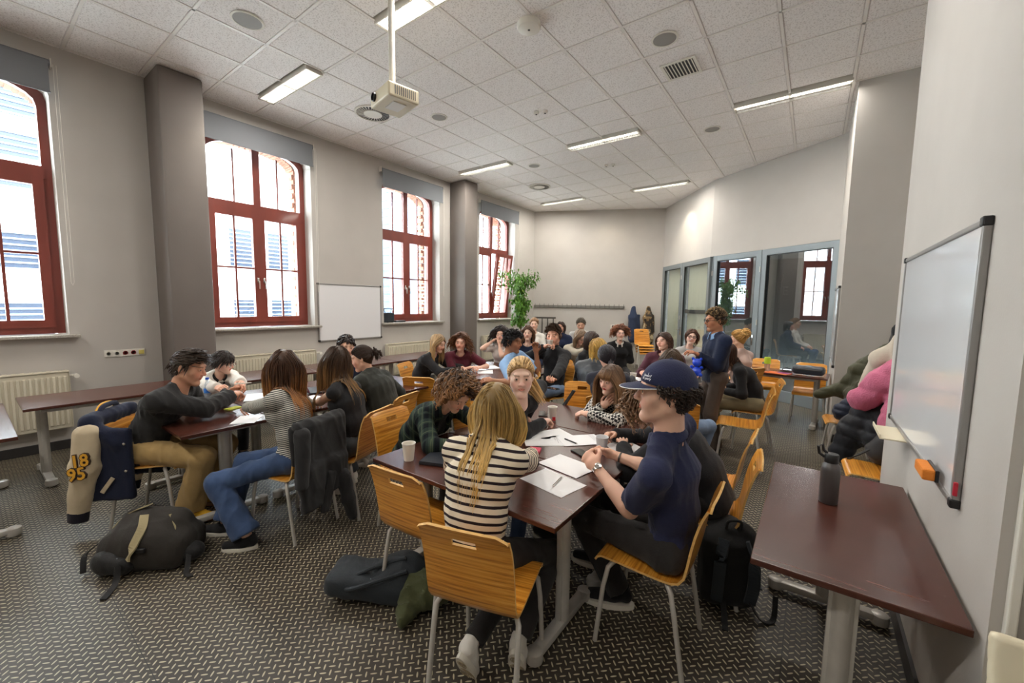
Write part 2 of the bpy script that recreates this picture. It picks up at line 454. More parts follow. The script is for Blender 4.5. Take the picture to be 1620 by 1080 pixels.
def ik(S, T, l1, l2, pole):
    d = T - S; L = np.linalg.norm(d); Lm = (l1 + l2) * .995
    if L > Lm: T = S + d / L * Lm; L = Lm
    L = max(L, abs(l1 - l2) + .02)
    n = N(d); a = (l1 * l1 - l2 * l2 + L * L) / (2 * L); hh = math.sqrt(max(l1 * l1 - a * a, 0))
    p = np.asarray(pole, float) - n * np.dot(pole, n); p = N(p)
    return S + n * a + p * hh, T
def frame(fwd, up=(0, 0, 1)):
    f = N(fwd); r = N(np.cross(f, up)); u = np.cross(r, f); return np.stack([r, f, u], 1)  # columns right, fwd, up
def euler_frame(yaw, pitch, roll=0):
    """yaw: math angle deg of heading, pitch + looks up, roll + tilts to its right"""
    y, p, r = rad(yaw), rad(pitch), rad(roll)
    f = A3(cos(y) * cos(p), sin(y) * cos(p), sin(p)); R = frame(f)
    rr = R[:, 0] * cos(r) - R[:, 2] * sin(r); uu = R[:, 0] * sin(r) + R[:, 2] * cos(r)
    return np.stack([rr, R[:, 1], uu], 1)

def locks_mesh(paths, rad0, col0, col1, rng, flat=1., sides=5, ramp=None):
    """paths (n,m,3) -> flattened tapering tubes"""
    n, m, _ = paths.shape
    T = np.gradient(paths, axis=1); T /= np.linalg.norm(T, axis=2, keepdims=True) + 1e-9
    up = np.tile(A3(.3, .2, 1.), (n, m, 1)); A = np.cross(T, up); A /= np.linalg.norm(A, axis=2, keepdims=True) + 1e-9
    B = np.cross(T, A); t = np.linspace(0, 1, m)
    prof = np.minimum(1, .55 + t * 3) * np.clip((1 - t) * 2.2, .12, 1)
    r = rad0[:, None] * prof[None]
    V = np.stack([paths + r[..., None] * (A * cos(2 * pi * k / sides) + B * sin(2 * pi * k / sides) * flat) for k in range(sides)], 2)  # n,m,s,3
    base = (np.arange(n) * m * sides)[:, None, None] + (np.arange(m - 1) * sides)[None, :, None]
    k = np.arange(sides)[None, None, :]; k2 = (k + 1) % sides
    Q = np.stack([base + k, base + k2, base + sides + k2, base + sides + k], -1).reshape(-1, 4)
    br = rng.uniform(.62, 1.35, (n, 1, 1, 1)); tt = (t if ramp is None else np.clip((t - ramp) / (1 - ramp), 0, 1))[None, :, None, None]
    C = (np.array(col0) * (1 - tt) + np.array(col1) * tt) * br * np.ones((n, m, sides, 1))
    return V.reshape(-1, 3), Q, C.reshape(-1, 3)

def make_hair(hd, R, sc, o, torso, h, rng):
    """hd: head centre (local), R: head axes, o: dict(style, col, tip, len, n)"""
    st = o['style']; col = lin(o['col']); tip = lin(o.get('tip', o['col'])); L = o.get('len', .3); n = int(o.get('n', 150))
    Vs, Qs, Cs = [], [], []; off = 0
    thick = o.get('cap', .012 if st in ('long', 'tied') else .010)
    f = Field(); f.ell((0, -.012, .03), (.076 + thick, .097 + thick, .094 + thick), k=.01)
    if st in ('long', 'tied', 'bob'): f.cap((0, -.03, .0), (0, -.035, -.06), .070, .045, k=.03)
    rec = o.get('hairline', 0.0)
    pl = [(A3(0, .062 - rec, .062), A3(0, .72, -.70))]
    if st == 'short': pl.append((A3(0, -.05, -.055), A3(0, 0, -1)))
    F, lo = f.eval(h, None, pl); V, Q = surfnets(F, lo, h)
    Vs.append(V); Qs.append(Q); Cs.append(np.tile(np.array(col) * .8, (len(V), 1))); off = len(V)
    # scalp points
    m = n * 6; u = rng.normal(size=(m, 3)); u /= np.linalg.norm(u, axis=1)[:, None]
    S = u * A3(.078, .099, .096) * (1 + thick * 6) + A3(0, -.012, .03)
    keep = (S - A3(0, .070 - rec, .064)) @ N((0, .72, -.70)) < 0
    keep &= S[:, 2] > (-.05 if st == 'short' else -.02)
    if 'zmax' in o: keep &= S[:, 2] < o['zmax']
    if st in ('long', 'tied', 'bob'): keep &= (S[:, 2] > .03) | (rng.rand(m) < .5)
    S = S[keep][:n]; n = len(S)
    steps = o.get('steps', 13); P = np.zeros((n, steps, 3)); P[:, 0] = S
    c0 = A3(0, -.012, .03); rr = A3(.078, .099, .096) + thick
    down = R.T @ A3(0, 0, -1)  # world down in head space
    part = o.get('part', 0)
    lens = L * rng.uniform(.8, 1.05, n) * (1 if st != 'long' else 1)
    if st in ('short', 'curly'):
        lens = L * rng.uniform(.6, 1.2, n) * np.where(S[:, 2] < .02, .5, 1)
    cur = S.copy(); curl = o.get('curl', 0); ph = rng.uniform(0, 6.28, n); vel = None
    tl = []  # torso colliders in head space
    for (a, b, ra, rb, uu, s2) in torso:
        tl.append((R.T @ (a - hd) / sc, R.T @ (b - hd) / sc, ra / sc, rb / sc, R.T @ uu, s2))
    cf = Field()
    for (a, b, ra, rb, uu, s2) in tl: cf.cap(a, b, ra + .022 / sc, rb + .022 / sc, u=uu, sc=s2)
    gather = o.get('gather')  # tied: point in head space
    for i in range(1, steps):
        out = (cur - c0) / rr; out /= np.linalg.norm(out, axis=1)[:, None] + 1e-9
        if st == 'short':
            sw = A3(*o.get('sweep', (0, .6, .2))); d = out * (.55 if i < 3 else .12) + sw + rng.normal(size=(n, 3)) * .16
            d[S[:, 2] < .03] = out[S[:, 2] < .03] * .15 + A3(0, -.2, -1)
        elif st == 'curly':
            d = out * (.9 - .8 * i / steps) * min(1, .17 / L) * (1.0 if L < .2 else (1.0 if i < 3 else .3)) + down * (.25 + 1.2 * i / steps) + rng.normal(size=(n, 3)) * .12
            if L > .13: d[:, 0] += np.sign(cur[:, 0] + 1e-4) * .9 * np.clip((cur[:, 1] - .02) / .06, 0, 1); d[:, 1] -= 1.1 * np.clip((cur[:, 1] - .04) / .05, 0, 1) * (cur[:, 2] < .11)
        elif st == 'tied':
            g = A3(*gather); to = g - cur; d = to / (np.linalg.norm(to, axis=1)[:, None] + 1e-6)
        else:
            side = np.sign(cur[:, 0] - part + 1e-4); fr = np.clip((cur[:, 1] + .02) / .08, 0, 1) * (cur[:, 2] > -.01)
            d = np.tile(down, (n, 1)) * 1.0; d[:, 0] += side * (.6 * (cur[:, 2] > .05) - .03 + .45 * fr); d[:, 1] -= .75 * fr * (1 if not o.get('bangs') else .2)
            d[cur[:, 2] < -.02] = down + rng.normal(size=(int((cur[:, 2] < -.02).sum()), 3)) * .05
            if o.get('back'): d[:, 1] -= .45
            if o.get('conv'): d[:, 0] -= o['conv'] * cur[:, 0] / .1 * (cur[:, 2] < -.03)
            if o.get('fwdfall'): d += R.T @ A3(*o['fwdfall'])
        d /= np.linalg.norm(d, axis=1)[:, None] + 1e-9
        vel = d if vel is None else vel * .45 + d * .55; vel /= np.linalg.norm(vel, axis=1)[:, None] + 1e-9
        stp = (lens / (steps - 1))[:, None]
        if st == 'tied': stp = np.minimum(stp, np.linalg.norm(A3(*gather) - cur, axis=1)[:, None])
        nx = cur + vel * stp
        # stay outside skull
        q = (nx - c0) / rr; ql = np.linalg.norm(q, axis=1); ins = ql < 1.03; nx[ins] = c0 + (q[ins] / ql[ins][:, None] * 1.03) * rr
        if st in ('long', 'bob', 'curly') and not o.get('bangs'):
            fc = A3(0, .04, -.03); fr_ = A3(.072, .085, .10); q = (nx - fc) / fr_; ql = np.linalg.norm(q, axis=1); ins = ql < 1.03
            q[:, 0] = np.where(np.abs(q[:, 0]) < .3, np.sign(nx[:, 0] - part + 1e-5) * .3, q[:, 0]); q[ins, 1] *= .6
            q /= np.linalg.norm(q, axis=1)[:, None]; nx[ins] = fc + q[ins] * 1.03 * fr_
        if tl and st in ('long', 'bob', 'curly'):
            for _ in range(2):
                dd, g = 9 + np.zeros(n), np.zeros((n, 3)); e = .004
                for p in cf.P:
                    d0 = cf.d(p, nx); m_ = d0 < dd; dd[m_] = d0[m_]
                    if m_.any():
                        X = nx[m_]; g[m_] = np.stack([cf.d(p, X + A3(*(e * (np.arange(3) == ax)))) - cf.d(p, X - A3(*(e * (np.arange(3) == ax)))) for ax in range(3)], 1)
                ins = dd < 0
                if ins.any():
                    g = g[ins] / (np.linalg.norm(g[ins], axis=1)[:, None] + 1e-9); nx[ins] -= g * dd[ins][:, None]
        cur = nx; P[:, i] = cur
    if curl:
        fr = o.get('cfreq', 26.); t = np.linspace(0, 1, steps)[None] * lens[:, None] * fr * 2 * pi
        amp = curl * np.clip(np.linspace(0, 2.5, steps), 0, 1)[None]
        P[..., 0] += amp * np.cos(t + ph[:, None]); P[..., 1] += amp * np.sin(t + ph[:, None]); P[..., 2] += amp * .6 * np.cos(t * 1.3 + ph[:, None])
    r0 = o.get('r', .0085) * rng.uniform(.7, 1.3, n)
    V, Q, C = locks_mesh(P, r0, col, tip, rng, flat=.55, sides=o.get('sides', 5), ramp=o.get('ramp'))
    Vs.append(V); Qs.append(Q + off); Cs.append(C); off += len(V)
    if o.get('bangs') and st == 'long':
        nb = max(20, n // 5); x = rng.uniform(-.058, .058, nb); Pb = np.zeros((nb, 7, 3))
        for i in range(7):
            t = i / 6; Pb[:, i] = np.stack([x * (1 + .12 * t), .055 + .052 * np.sin(t * 1.9) - np.abs(x) * .35, .115 - .085 * t - .01 * rng.rand(nb) * t], 1)
        V, Q, C = locks_mesh(Pb, np.full(nb, .006), col, tip, rng, flat=.5); Vs.append(V); Qs.append(Q + off); Cs.append(C); off += len(V)
    if st == 'tied' or o.get('tail'):
        g = A3(*(gather or (0, -.11, .02))); k = o.get('tailn', 40); tn = 12; Lt = o.get('taillen', .2)
        if Lt > 0:
            Pt = np.zeros((k, tn, 3)); rnd = rng.normal(size=(k, 3)) * .012; dirn = N(R.T @ A3(*o.get('taildir', (0, 0, -1))) ) if o.get('taildir') else None
            back = A3(0, -1, .1)
            for i in range(tn):
                t = i / (tn - 1); dd = down if dirn is None else dirn
                Pt[:, i] = g + rnd * (.4 + 1.6 * min(1, t * 3) * (1 - .4 * t)) + back * .035 * math.sin(min(1, t * 2.2) * pi / 2) + dd * Lt * max(0, t - .08)
            if o.get('tailcurl'):
                tt = np.linspace(0, 18, tn)[None]; pz = rng.uniform(0, 6, k)[:, None]; Pt[..., 0] += o['tailcurl'] * np.cos(tt + pz); Pt[..., 2] += o['tailcurl'] * np.sin(tt + pz)
            V, Q, C = locks_mesh(Pt, np.full(k, .008), col, tip, rng, flat=.6); Vs.append(V); Qs.append(Q + off); Cs.append(C); off += len(V)
        else:  # bun of short loops
            nb = k; u = rng.normal(size=(nb, 3)); u /= np.linalg.norm(u, axis=1)[:, None]; Pt = np.zeros((nb, 7, 3)); br = o.get('bun', .04)
            ax2 = np.cross(u, rng.normal(size=(nb, 3))); ax2 /= np.linalg.norm(ax2, axis=1)[:, None]
            for i in range(7):
                a = i / 6 * 2.2; Pt[:, i] = g + (u * cos(a) + ax2 * sin(a)) * br * (1 + .15 * math.sin(i))
            V, Q, C = locks_mesh(Pt, np.full(nb, .008), col, tip, rng); Vs.append(V); Qs.append(Q + off); Cs.append(C); off += len(V)
    V = np.concatenate(Vs); return hd + (V * sc) @ R.T, np.concatenate(Qs), np.concatenate(Cs)

PEOPLE_N = [0]; PE = []
def person(label, face, head_at=None, at=None, lean=12, z0=None, seat=.455, stand=False, H=1.0, sex='f', side=0, twist=0, head=(None, 0, 0), near=1, skin=(222, 180, 155),
           hands=None, palms=(None, None), curl=(.5, .5), elbow=(None, None), feet=None, knee=(None, None), top=None, bottom=None, shoe=None, hair=None, brow=None, lips=None, beard=0, arch=1.25,
           group=None, glasses=None, build=1.0, bare=False, shrug=0, legs=True):
    """at: pelvis (x,y); face: heading in degrees; hands: world targets (left,right) or offsets"""
    PEOPLE_N[0] += 1; rng = np.random.RandomState(100 + PEOPLE_N[0])
    c, s = cos(rad(face)), sin(rad(face)); W2L = np.array([[c, s, 0], [-s, c, 0], [0, 0, 1]])
    def w(p): return W2L @ (A3(*p) - O)
    # local frame: +X forward, +Y left, +Z up
    F_, Lf, U = A3(1, 0, 0), A3(0, 1, 0), A3(0, 0, 1)
    hip = A3(0, 0, (seat + .088) if not stand else .93 * H)
    b = build; fem = sex == 'f'
    def tor(l): return A3(sin(rad(l)), -sin(rad(side)) * .6, cos(rad(l)))
    d1, d2, d3 = N(tor(lean * .55 - 4)), N(tor(lean)), N(tor(lean * arch + 4))
    waist = hip + d1 * .17 * H; chest = waist + d2 * .17 * H; nb = chest + d3 * .155 * H
    tw = rad(twist); sl = N(Lf * cos(tw) + F_ * sin(tw) * -1)
    sl = N(sl - d3 * np.dot(sl, d3) + U * sin(rad(side)) * .5)
    shw = (.160 if fem else .186) * H * b
    shL = nb - d3 * (.062 - shrug) * H + sl * shw; shR = nb - d3 * (.062 - shrug) * H - sl * shw
    hipw = .095 * H; hL = hip + Lf * hipw; hR = hip - Lf * hipw
    ml = N(Lf * .5 + sl * .5)
    ua, fa = (.275 if fem else .295) * H, (.235 if fem else .255) * H; th, sh = .43 * H, .42 * H
    # head
    hy = head[0] if head[0] is not None else face; hp, hr = head[1], head[2]
    Rh = W2L @ euler_frame(hy, hp, hr); hs = (.95 if fem else 1.0) * H
    neckdir = N(d3 * .65 + U * .5 + Rh[:, 1] * .12)
    hb = nb + neckdir * (.058 if fem else .044) * H; hd = hb + Rh[:, 2] * .125 * hs + Rh[:, 1] * .014
    if at is None: q_ = W2L.T @ hd; at = (head_at[0] - q_[0], head_at[1] - q_[1])
    O = A3(at[0], at[1], 0)
    root = thing('person', label, 'person', (at[0], at[1], 0), rad(face), group)
    # arms
    hl = []
    dflt = (hip + F_ * .33 + Lf * .12 + U * .13, hip + F_ * .33 - Lf * .12 + U * .13) if not stand else (hip + Lf * .25 - U * .1, hip - Lf * .25 - U * .1)
    for i, (S, sg) in enumerate(((shL, 1), (shR, -1))):
        hv = None if hands is None else hands[i]
        T = dflt[i] if hv is None else (hd + Rh @ (A3(-sg * hv[1], hv[2], hv[3]) * hs) if hv[0] == 'head' else w(hv))
        pole = A3(-.25, sg * .55, -.9) if elbow[i] is None else W2L @ A3(*elbow[i])
        E, T = ik(S, T, ua, fa, pole); hl.append((S, E, T, sg))
    # legs
    ll = []
    for i, (S, sg) in enumerate(((hL, 1), (hR, -1))):
        if stand: T = A3(-.02, sg * .11, .09) if feet is None or feet[i] is None else w((*feet[i], .09))
        elif feet is None or feet[i] is None: T = A3(.40, sg * .13, .09)
        else: T = w((feet[i][0], feet[i][1], .09 if len(feet[i]) < 3 else feet[i][2]))
        pole = (A3(1, sg * .1, .1) if stand else A3(.75, sg * .12, .9)) if knee[i] is None else W2L @ A3(*knee[i])
        K, T = ik(S + A3(.02, 0, 0), T, th, sh, pole); ll.append((S, K, T, sg))
    hbody, hcl = {2: (.0095, .0085), 1: (.012, .011), 0: (.016, .015)}[near]
    # ---- skin body
    f = Field(); g = -.012
    if not stand or True:
        f.cap(hL, hR, .076 * b, .076 * b, k=.03); f.cap(hip, waist, .088 * b, .078 * b, u=ml, sc=1.35, k=.04)
        f.cap(waist, chest, .080 * b, .088 * b, u=ml, sc=1.42, k=.04); f.cap(chest, nb - d3 * .05, .084 * b, .042, u=sl, sc=1.5, k=.02)
        f.cap(shL, nb - d3 * .01, .040 * b, .030 * b, k=.012); f.cap(shR, nb - d3 * .01, .04 * b, .03 * b, k=.012)
    for (S, E, T, sg) in hl:
        k = .9 if fem else 1.08
        k *= b; f.cap(S, E, .046 * k, .037 * k, k=.03); f.cap(E, T, .037 * k, .0235 * k, k=.015)
        if not fem: f.cap(S + (E - S) * .3, S + (E - S) * .7, .047 * b, .045 * b, k=.02)
        f.cap(E + (T - E) * .1, E + (T - E) * .45, .040 * k, .036 * k, k=.015)
    for (S, K, T, sg) in ll:
        f.cap(S, K, .066 * b, .046, k=.03); f.cap(K, T, .045, .033, k=.02)
    f.cap(nb - d3 * .04, hb, .047 if fem else .056, .045 if fem else .053, k=.012)
    F, lo = f.eval(hbody + .002); V, Q = surfnets(F, lo, hbody + .002); sk = np.array(lin(skin)); C = np.tile(sk, (len(V), 1))
    hh = {2: .0032, 1: .0045, 0: .0062}[near]
    Vh, Qh = head_mesh(sex, hh)
    hc = lin(hair['col']) if hair else (.05, .04, .03)
    Ch = head_color(Vh, sk, sex, brow and lin(brow) or np.array(hc) * .6, lin(lips) if lips else sk * A3(.85, .5, .48), beard)
    parts = [(V, Q, C), (hd + (Vh * hs) @ Rh.T, Qh, Ch)]
    for i, (S, E, T, sg) in enumerate(hl):
        d = N(T - E)
        pn = palms[i]; pn = W2L @ A3(*pn) if pn is not None else N(A3(0, -sg * .55, -.8))
        pn = N(pn - d * np.dot(pn, d)); z = -pn
        if isinstance(palms[i], tuple) and len(palms[i]) > 3: pass
        x = np.cross(d, z)
        Vm, Qm = hand_mesh(curl[i], {2: .0034, 1: .0045, 0: .006}[near])
        Vm = Vm.copy(); Qm2 = Qm
        if sg > 0: Vm[:, 0] *= -1; Qm2 = Qm[:, ::-1]
        k = (.93 if fem else 1.03) * H
        Vw = T - d * .004 + k * (Vm[:, :1] * x + Vm[:, 1:2] * d + Vm[:, 2:] * z)
        parts.append((Vw, Qm2, np.tile(sk * A3(1.02, .95, .93), (len(Vw), 1))))
    off = 0; Vs, Qs, Cs = [], [], []
    for (V, Q, C) in parts: Vs.append(V); Qs.append(Q + off); Cs.append(C); off += len(V)
    link('body', raw_mesh('body', np.concatenate(Vs), np.concatenate(Qs), True, np.concatenate(Cs)), M_SKIN, root)
    def hloc(p): return hd + Rh @ (A3(*p) * hs)
    for sg in (-1, 1):  # eyes
        m = MB(); q = 12 if near == 2 else 8
        m.lathe([(.0125 * sin(pi * j / 8), .0125 * cos(pi * j / 8)) for j in range(9)], (0, 0, 0), n=q)
        m.lathe([(.0066, .0102), (.0064, .0119), (.003, .0128), (.0001, .0129)], (0, 0, 0), n=q, m=1)
        me = m.mesh('eye', True); gz = Rh @ N((0, 1, -.06)); Rg = frame(gz, Rh[:, 2]); Rz = np.stack([Rg[:, 0], -Rg[:, 2], Rg[:, 1]], 1)
        o = link('eye', me, [M_EYE, M_IRIS], root)
        ctr = hloc((sg * .0315, .0812, .0065)); co = np.zeros(len(me.vertices) * 3); me.vertices.foreach_get('co', co); co = ctr + hs * (co.reshape(-1, 3)) @ Rz.T; me.vertices.foreach_set('co', co.ravel()); me.update()
    # ---- hair
    torso = [(hip, waist, .095 * b, .090 * b, ml, 1.35), (waist, chest, .090 * b, .10 * b, ml, 1.42), (chest, nb - d3 * .03, .10 * b, .06, sl, 1.5), (shL, shR, .058 * b, .058 * b, sl, 1.0), (nb - d3 * .05, hb, .052, .046, sl, 1.0)]
    for (S, E, T, sg) in hl: torso.append((S, E, .055, .048, sl, 1.))
    if hair:
        V, Q, C = make_hair(hd, Rh, hs, hair, torso, {2: .006, 1: .008, 0: .01}[near], rng)
        link('hair', raw_mesh('hair', V, Q, True, C), M_HAIR, root)
    # ---- clothes
    tp = dict(fit=.013, sleeve=1.0, mat=None, hem=.02, fold=.004, open=0); tp.update(top or {})
    e = tp['fit']; f = Field(); k = b
    hem = tp['hem']  # how far below hip centre along torso
    f.cap(hip - d1 * hem, waist, .092 * k + e * .9, .086 * k + e, u=ml, sc=1.35, k=.04, tag=0, s0=-hem, fa=True)
    if hem > -.04: f.cap(hL - d1 * (hem - .02) * .5 + Lf * -.015, hR - d1 * (hem - .02) * .5 + Lf * .015, .078 * k + e, .078 * k + e, k=.04, tag=0, s0=0)
    f.cap(waist, chest, .086 * k + e, .094 * k + e, u=ml, sc=1.42, k=.04, tag=0, s0=.17)
    f.cap(chest, nb - d3 * .035, .094 * k + e, .045 + e, u=sl, sc=1.5, k=.04, tag=0, s0=.34)
    for S_ in (shL, shR): f.cap(S_, nb + d3 * .008, .048 * k + e * .8, .043 * k + e * .7, k=.035, tag=3, s0=.45)
    if fem:
        for sg in (-1, 1): f.ell(chest + d3 * .005 + sl * sg * .07 + np.cross(sl, d3) * .075, (.058 + e * .5,) * 3, k=.05)
    slv = tp['sleeve']
    f.cap(nb - d3 * .06, nb + neckdir * .014, (.062 if fem else .072), (.054 if fem else .064), k=.03, fb=True, tag=3)
    for (S, E, T, sg) in hl:
        q = (.9 if fem else 1.08) * b; tg = 1 if sg > 0 else 2
        if slv <= .5:
            if slv > 0: f.cap(S, S + (E - S) * slv * 2, .047 * q + e * .9, .046 * q + e * 1.1, k=.035, tag=tg, s0=0, fb=True)
        else:
            f.cap(S, E, .047 * q + e * .9, .041 * q + e, k=.035, tag=tg, s0=0)
            f.cap(E, E + (T - E) * ((slv - .5) * 2), .042 * q + e, .029 * q + e * .9, k=.02, tag=tg, s0=ua, fb=True)
    if tp.get('turtle'): f.cap(nb - d3 * .05, hb + neckdir * .02, .056 + (0 if fem else .01), .052 + (0 if fem else .01), k=.02, tag=0, s0=.45, fb=True)
    else:
        nf = N(np.cross(sl, d3)); nf = nf if nf[0] > 0 else -nf
        ng = tp.get('neck', .02)
        f.ell(nb + neckdir * .045 + nf * (.028 + ng * .6), (.060 + ng, .060 + ng, .040 + ng), k=.01, neg=True)
        if tp.get('open'):
            f.cap(nb + nf * .09, chest + nf * .13 - d2 * .02, .03 + tp['open'], .012 + tp['open'], k=.01, neg=True)
    T_ = tp['mat']
    amp = tp['fold']
    f.poly = [(hip, waist, 0.), (waist, chest, .17 * H), (chest, nb, .34 * H)]
    sdf_obj(tp.get('name', 'top'), f, hcl, T_, root, disp=folds(amp, seed=PEOPLE_N[0]), amp=amp, attrs=True)
    if tp.get('under') is not None:  # visible shirt below the open garment
        f2 = Field(); f2.cap(hip, waist, .088 * k, .084 * k, u=ml, sc=1.35, k=.04); f2.cap(waist, chest, .084 * k + .004, .092 * k + .006, u=ml, sc=1.42, k=.04, s0=.17); f2.cap(chest, nb - d3 * .02, .092 * k + .004, .055, u=sl, sc=1.5, k=.04, s0=.34)
        if fem:
            for sg in (-1, 1): f2.ell(chest + d3 * .005 + sl * sg * .07 + np.cross(sl, d3) * .075, (.060,) * 3, k=.05)
        nf = N(np.cross(sl, d3)); nf = nf if nf[0] > 0 else -nf
        f2.ell(nb + neckdir * .04 + nf * .04, (.07, .07, .055), k=.01, neg=True)
        sdf_obj('shirt', f2, hcl, tp['under'], root, attrs=True)
    if tp.get('collar') is not None:
        m = MB(); nf = N(np.cross(sl, d3)); nf = nf if nf[0] > 0 else -nf; up = N(neckdir * .7 + d3 * .5); r = .064 if fem else .072; n_ = 22; V = []; cz = nb + d3 * .000 + nf * .004
        for i in range(n_ + 1):
            a = rad(-158 + 316 * i / n_); dr = -nf * cos(a) + sl * sin(a); fr = max(0, -cos(a)); dip = fr ** 2 * .03
            for (ro, zo) in ((r * .86, .030 - dip), (r * .90, .041 - dip), (r * 1.05, .038 - dip), (r * 1.34, -.004 - dip * 1.1 - .012 * fr), (r * 1.31, -.010 - dip * 1.1 - .012 * fr), (r * .98, .026 - dip)): V.append(cz + dr * ro + up * zo)
        F2 = [(i * 6 + j, i * 6 + (j + 1) % 6, (i + 1) * 6 + (j + 1) % 6, (i + 1) * 6 + j) for i in range(n_) for j in range(6)] + [tuple(range(6)), tuple(n_ * 6 + j for j in range(6))[::-1]]
        m.add(V, F2); m.build('collar', tp['collar'], root, True)
    # ---- trousers, shoes
    bt = dict(fit=.012, mat=None, cuff=.97, wide=0, fold=.004); bt.update(bottom or {})
    if legs and bt['mat'] is not None:
        e = bt['fit']; f = Field(); wd = bt['wide']
        f.cap(hL, hR, .078 * b + e, .078 * b + e, k=.03, tag=0); f.cap(hip - d1 * .02, hip + d1 * .09, .086 * b + e * .6, .082 * b + e * .6, u=Lf, sc=1.4, k=.03, fb=True)
        for (S, K, T, sg) in ll:
            if bt.get('skirt'): f.cap(S, K, .10, .085, k=.06)
            else:
                f.cap(S, K, .067 * b + e, .048 + e + wd * .3, k=.03, tag=1, s0=0); f.cap(K, K + (T - K) * bt['cuff'], .046 + e + wd * .3, .040 + e + wd, k=.02, tag=1, s0=th, fb=True)
        sdf_obj('trousers', f, hcl, bt['mat'], root, disp=folds(bt['fold'], 30, seed=PEOPLE_N[0] + 3), amp=bt['fold'], attrs=True)
    if legs and shoe is not None:
        for i, (S, K, T, sg) in enumerate(ll):
            dd = shoe.get('dir', (None, None))[i]
            fd = (W2L @ N((cos(rad(dd)), sin(rad(dd)), 0))) if dd is not None else N(A3(1, sg * .15, 0)); sd = np.cross(U, fd)
            pitch = shoe.get('pitch', 0); ax_ = fd * cos(rad(pitch)) - U * sin(rad(pitch)); upv = fd * sin(rad(pitch)) + U * cos(rad(pitch))
            Rt = np.stack([sd, ax_, upv], 1); q = (.93 if fem else 1.05) * H; base = T - upv * .09
            f = Field(); P = lambda x, y, z: base + Rt @ (A3(x, y, z) * q)
            f.cap(P(0, -.03, .055), P(0, .035, .06), .034, .032, k=.03); f.cap(P(0, .03, .05), P(.0, .14, .035), .036, .028, k=.03, u=sd, sc=1.15); f.cap(P(0, -.02, .075), P(0, -.012, .105), .036, .038, k=.02, fb=True)
            sh_o = sdf_obj('shoe', f, .006 if near == 2 else .009, shoe['mat'], root, planes=[(P(0, 0, .02), -upv)])
            m = MB(); outl = []
            for j in range(20):
                a = 2 * pi * j / 20; y = .052 + .122 * cos(a); wdt = .043 + .006 * cos(a); outl.append((wdt * sin(a) * (1 if y < .1 else 1), y))
            V = [P(x, y, 0.001) for x, y in outl] + [P(x * 1.04, y * 1.01, .014) for x, y in outl] + [P(x, y, .026) for x, y in outl]
            F2 = [tuple(range(20))[::-1], tuple(range(40, 60))] + [(r_ * 20 + j, r_ * 20 + (j + 1) % 20, (r_ + 1) * 20 + (j + 1) % 20, (r_ + 1) * 20 + j) for r_ in (0, 1) for j in range(20)]
            m.add(V, F2); so = m.build('sole', shoe.get('sole', M['white_rubber']), sh_o, True)
            if shoe.get('rings'):
                m = MB()
                for (yc, n_) in ((.10, 5), (-.005, 3)):
                    for q_ in range(1, n_ + 1): m.tube([P(.0078 * q_ * sin(a), yc + .0105 * q_ * cos(a), -.001) for a in np.linspace(0, 2 * pi, 18)], .0016, 4, caps=False)
                m.build('tread_rings', mat('tread_tan', lin((176, 160, 132)), .7), sh_o, True)
    if glasses is not None:
        m = MB(); q = .0032 if near < 2 else .0017
        for sg in (-1, 1):
            pts = [hloc((sg * .033 + .022 * cos(a), .106 - abs(.022 * cos(a)) * .15, .005 + .019 * sin(a))) for a in np.linspace(0, 2 * pi, 15)]
            m.tube(pts, q, n=5, caps=False); m.tube([hloc((sg * .054, .103, .008)), hloc((sg * .074, .06, .008)), hloc((sg * .078, -.005, .006))], q * .8, n=5)
        m.tube([hloc((-.012, .108, .007)), hloc((.012, .108, .007))], q, n=5)
        m.build('glasses', glasses, root, True)
    PE.append((label[:46], hd_w := W2L.T @ hd + O, W2L.T @ hl[0][2] + O, W2L.T @ hl[1][2] + O, at, W2L.T @ shL + O, W2L.T @ shR + O))
    info = dict(face=face, at=at, root=root, hd=hd, Rh=Rh, hs=hs, hl=hl, ll=ll, nb=nb, hloc=hloc, w=w, chest=chest, shL=shL, shR=shR, O=O, W2L=W2L)
    return info
# ------------------------------------------------------------------ structure materials
M = {}
M['wall'] = mat('painted_wall', lin((191, 186, 180)), .8, var=.025, vscale=3, bump=.06, bscale=90, spec=.25)
M['column'] = mat('column_paint', lin((116, 109, 104)), .6, var=.05, vscale=2, bump=.05, bscale=60, spec=.3)
M['white_rubber'] = mat('white_rubber', lin((225, 220, 208)), .6)
M['base'] = mat('baseboard_vinyl', lin((62, 60, 60)), .5)
M['plastic_white'] = mat('white_plastic', lin((226, 222, 212)), .4)
M['cream'] = mat('cream_plastic', lin((222, 212, 185)), .4)
M['steel'] = mat('grey_steel_paint', lin((194, 190, 183)), .36, metal=.2, var=.05, vscale=20)
M['darksteel'] = mat('dark_steel', lin((96, 92, 88)), .4, metal=.5)
M['chrome'] = mat('chrome', (.75, .75, .74), .16, metal=1)
M['black'] = mat('black_plastic', lin((26, 26, 28)), .4)
M['rad'] = mat('radiator_enamel', lin((212, 204, 184)), .4, var=.02)
M['blind'] = mat('roller_blind_fabric', lin((122, 125, 130)), .8, bump=.1, bscale=300)
M['red_wood'] = mat('red_window_paint', lin((124, 54, 42)), .38, var=.16, vscale=5, stretch=(1, 1, .2), coat=.2)
M['paper'] = mat('paper', lin((240, 240, 242)), .7)
M['ink'] = mat('ink', lin((70, 72, 80)), .7)
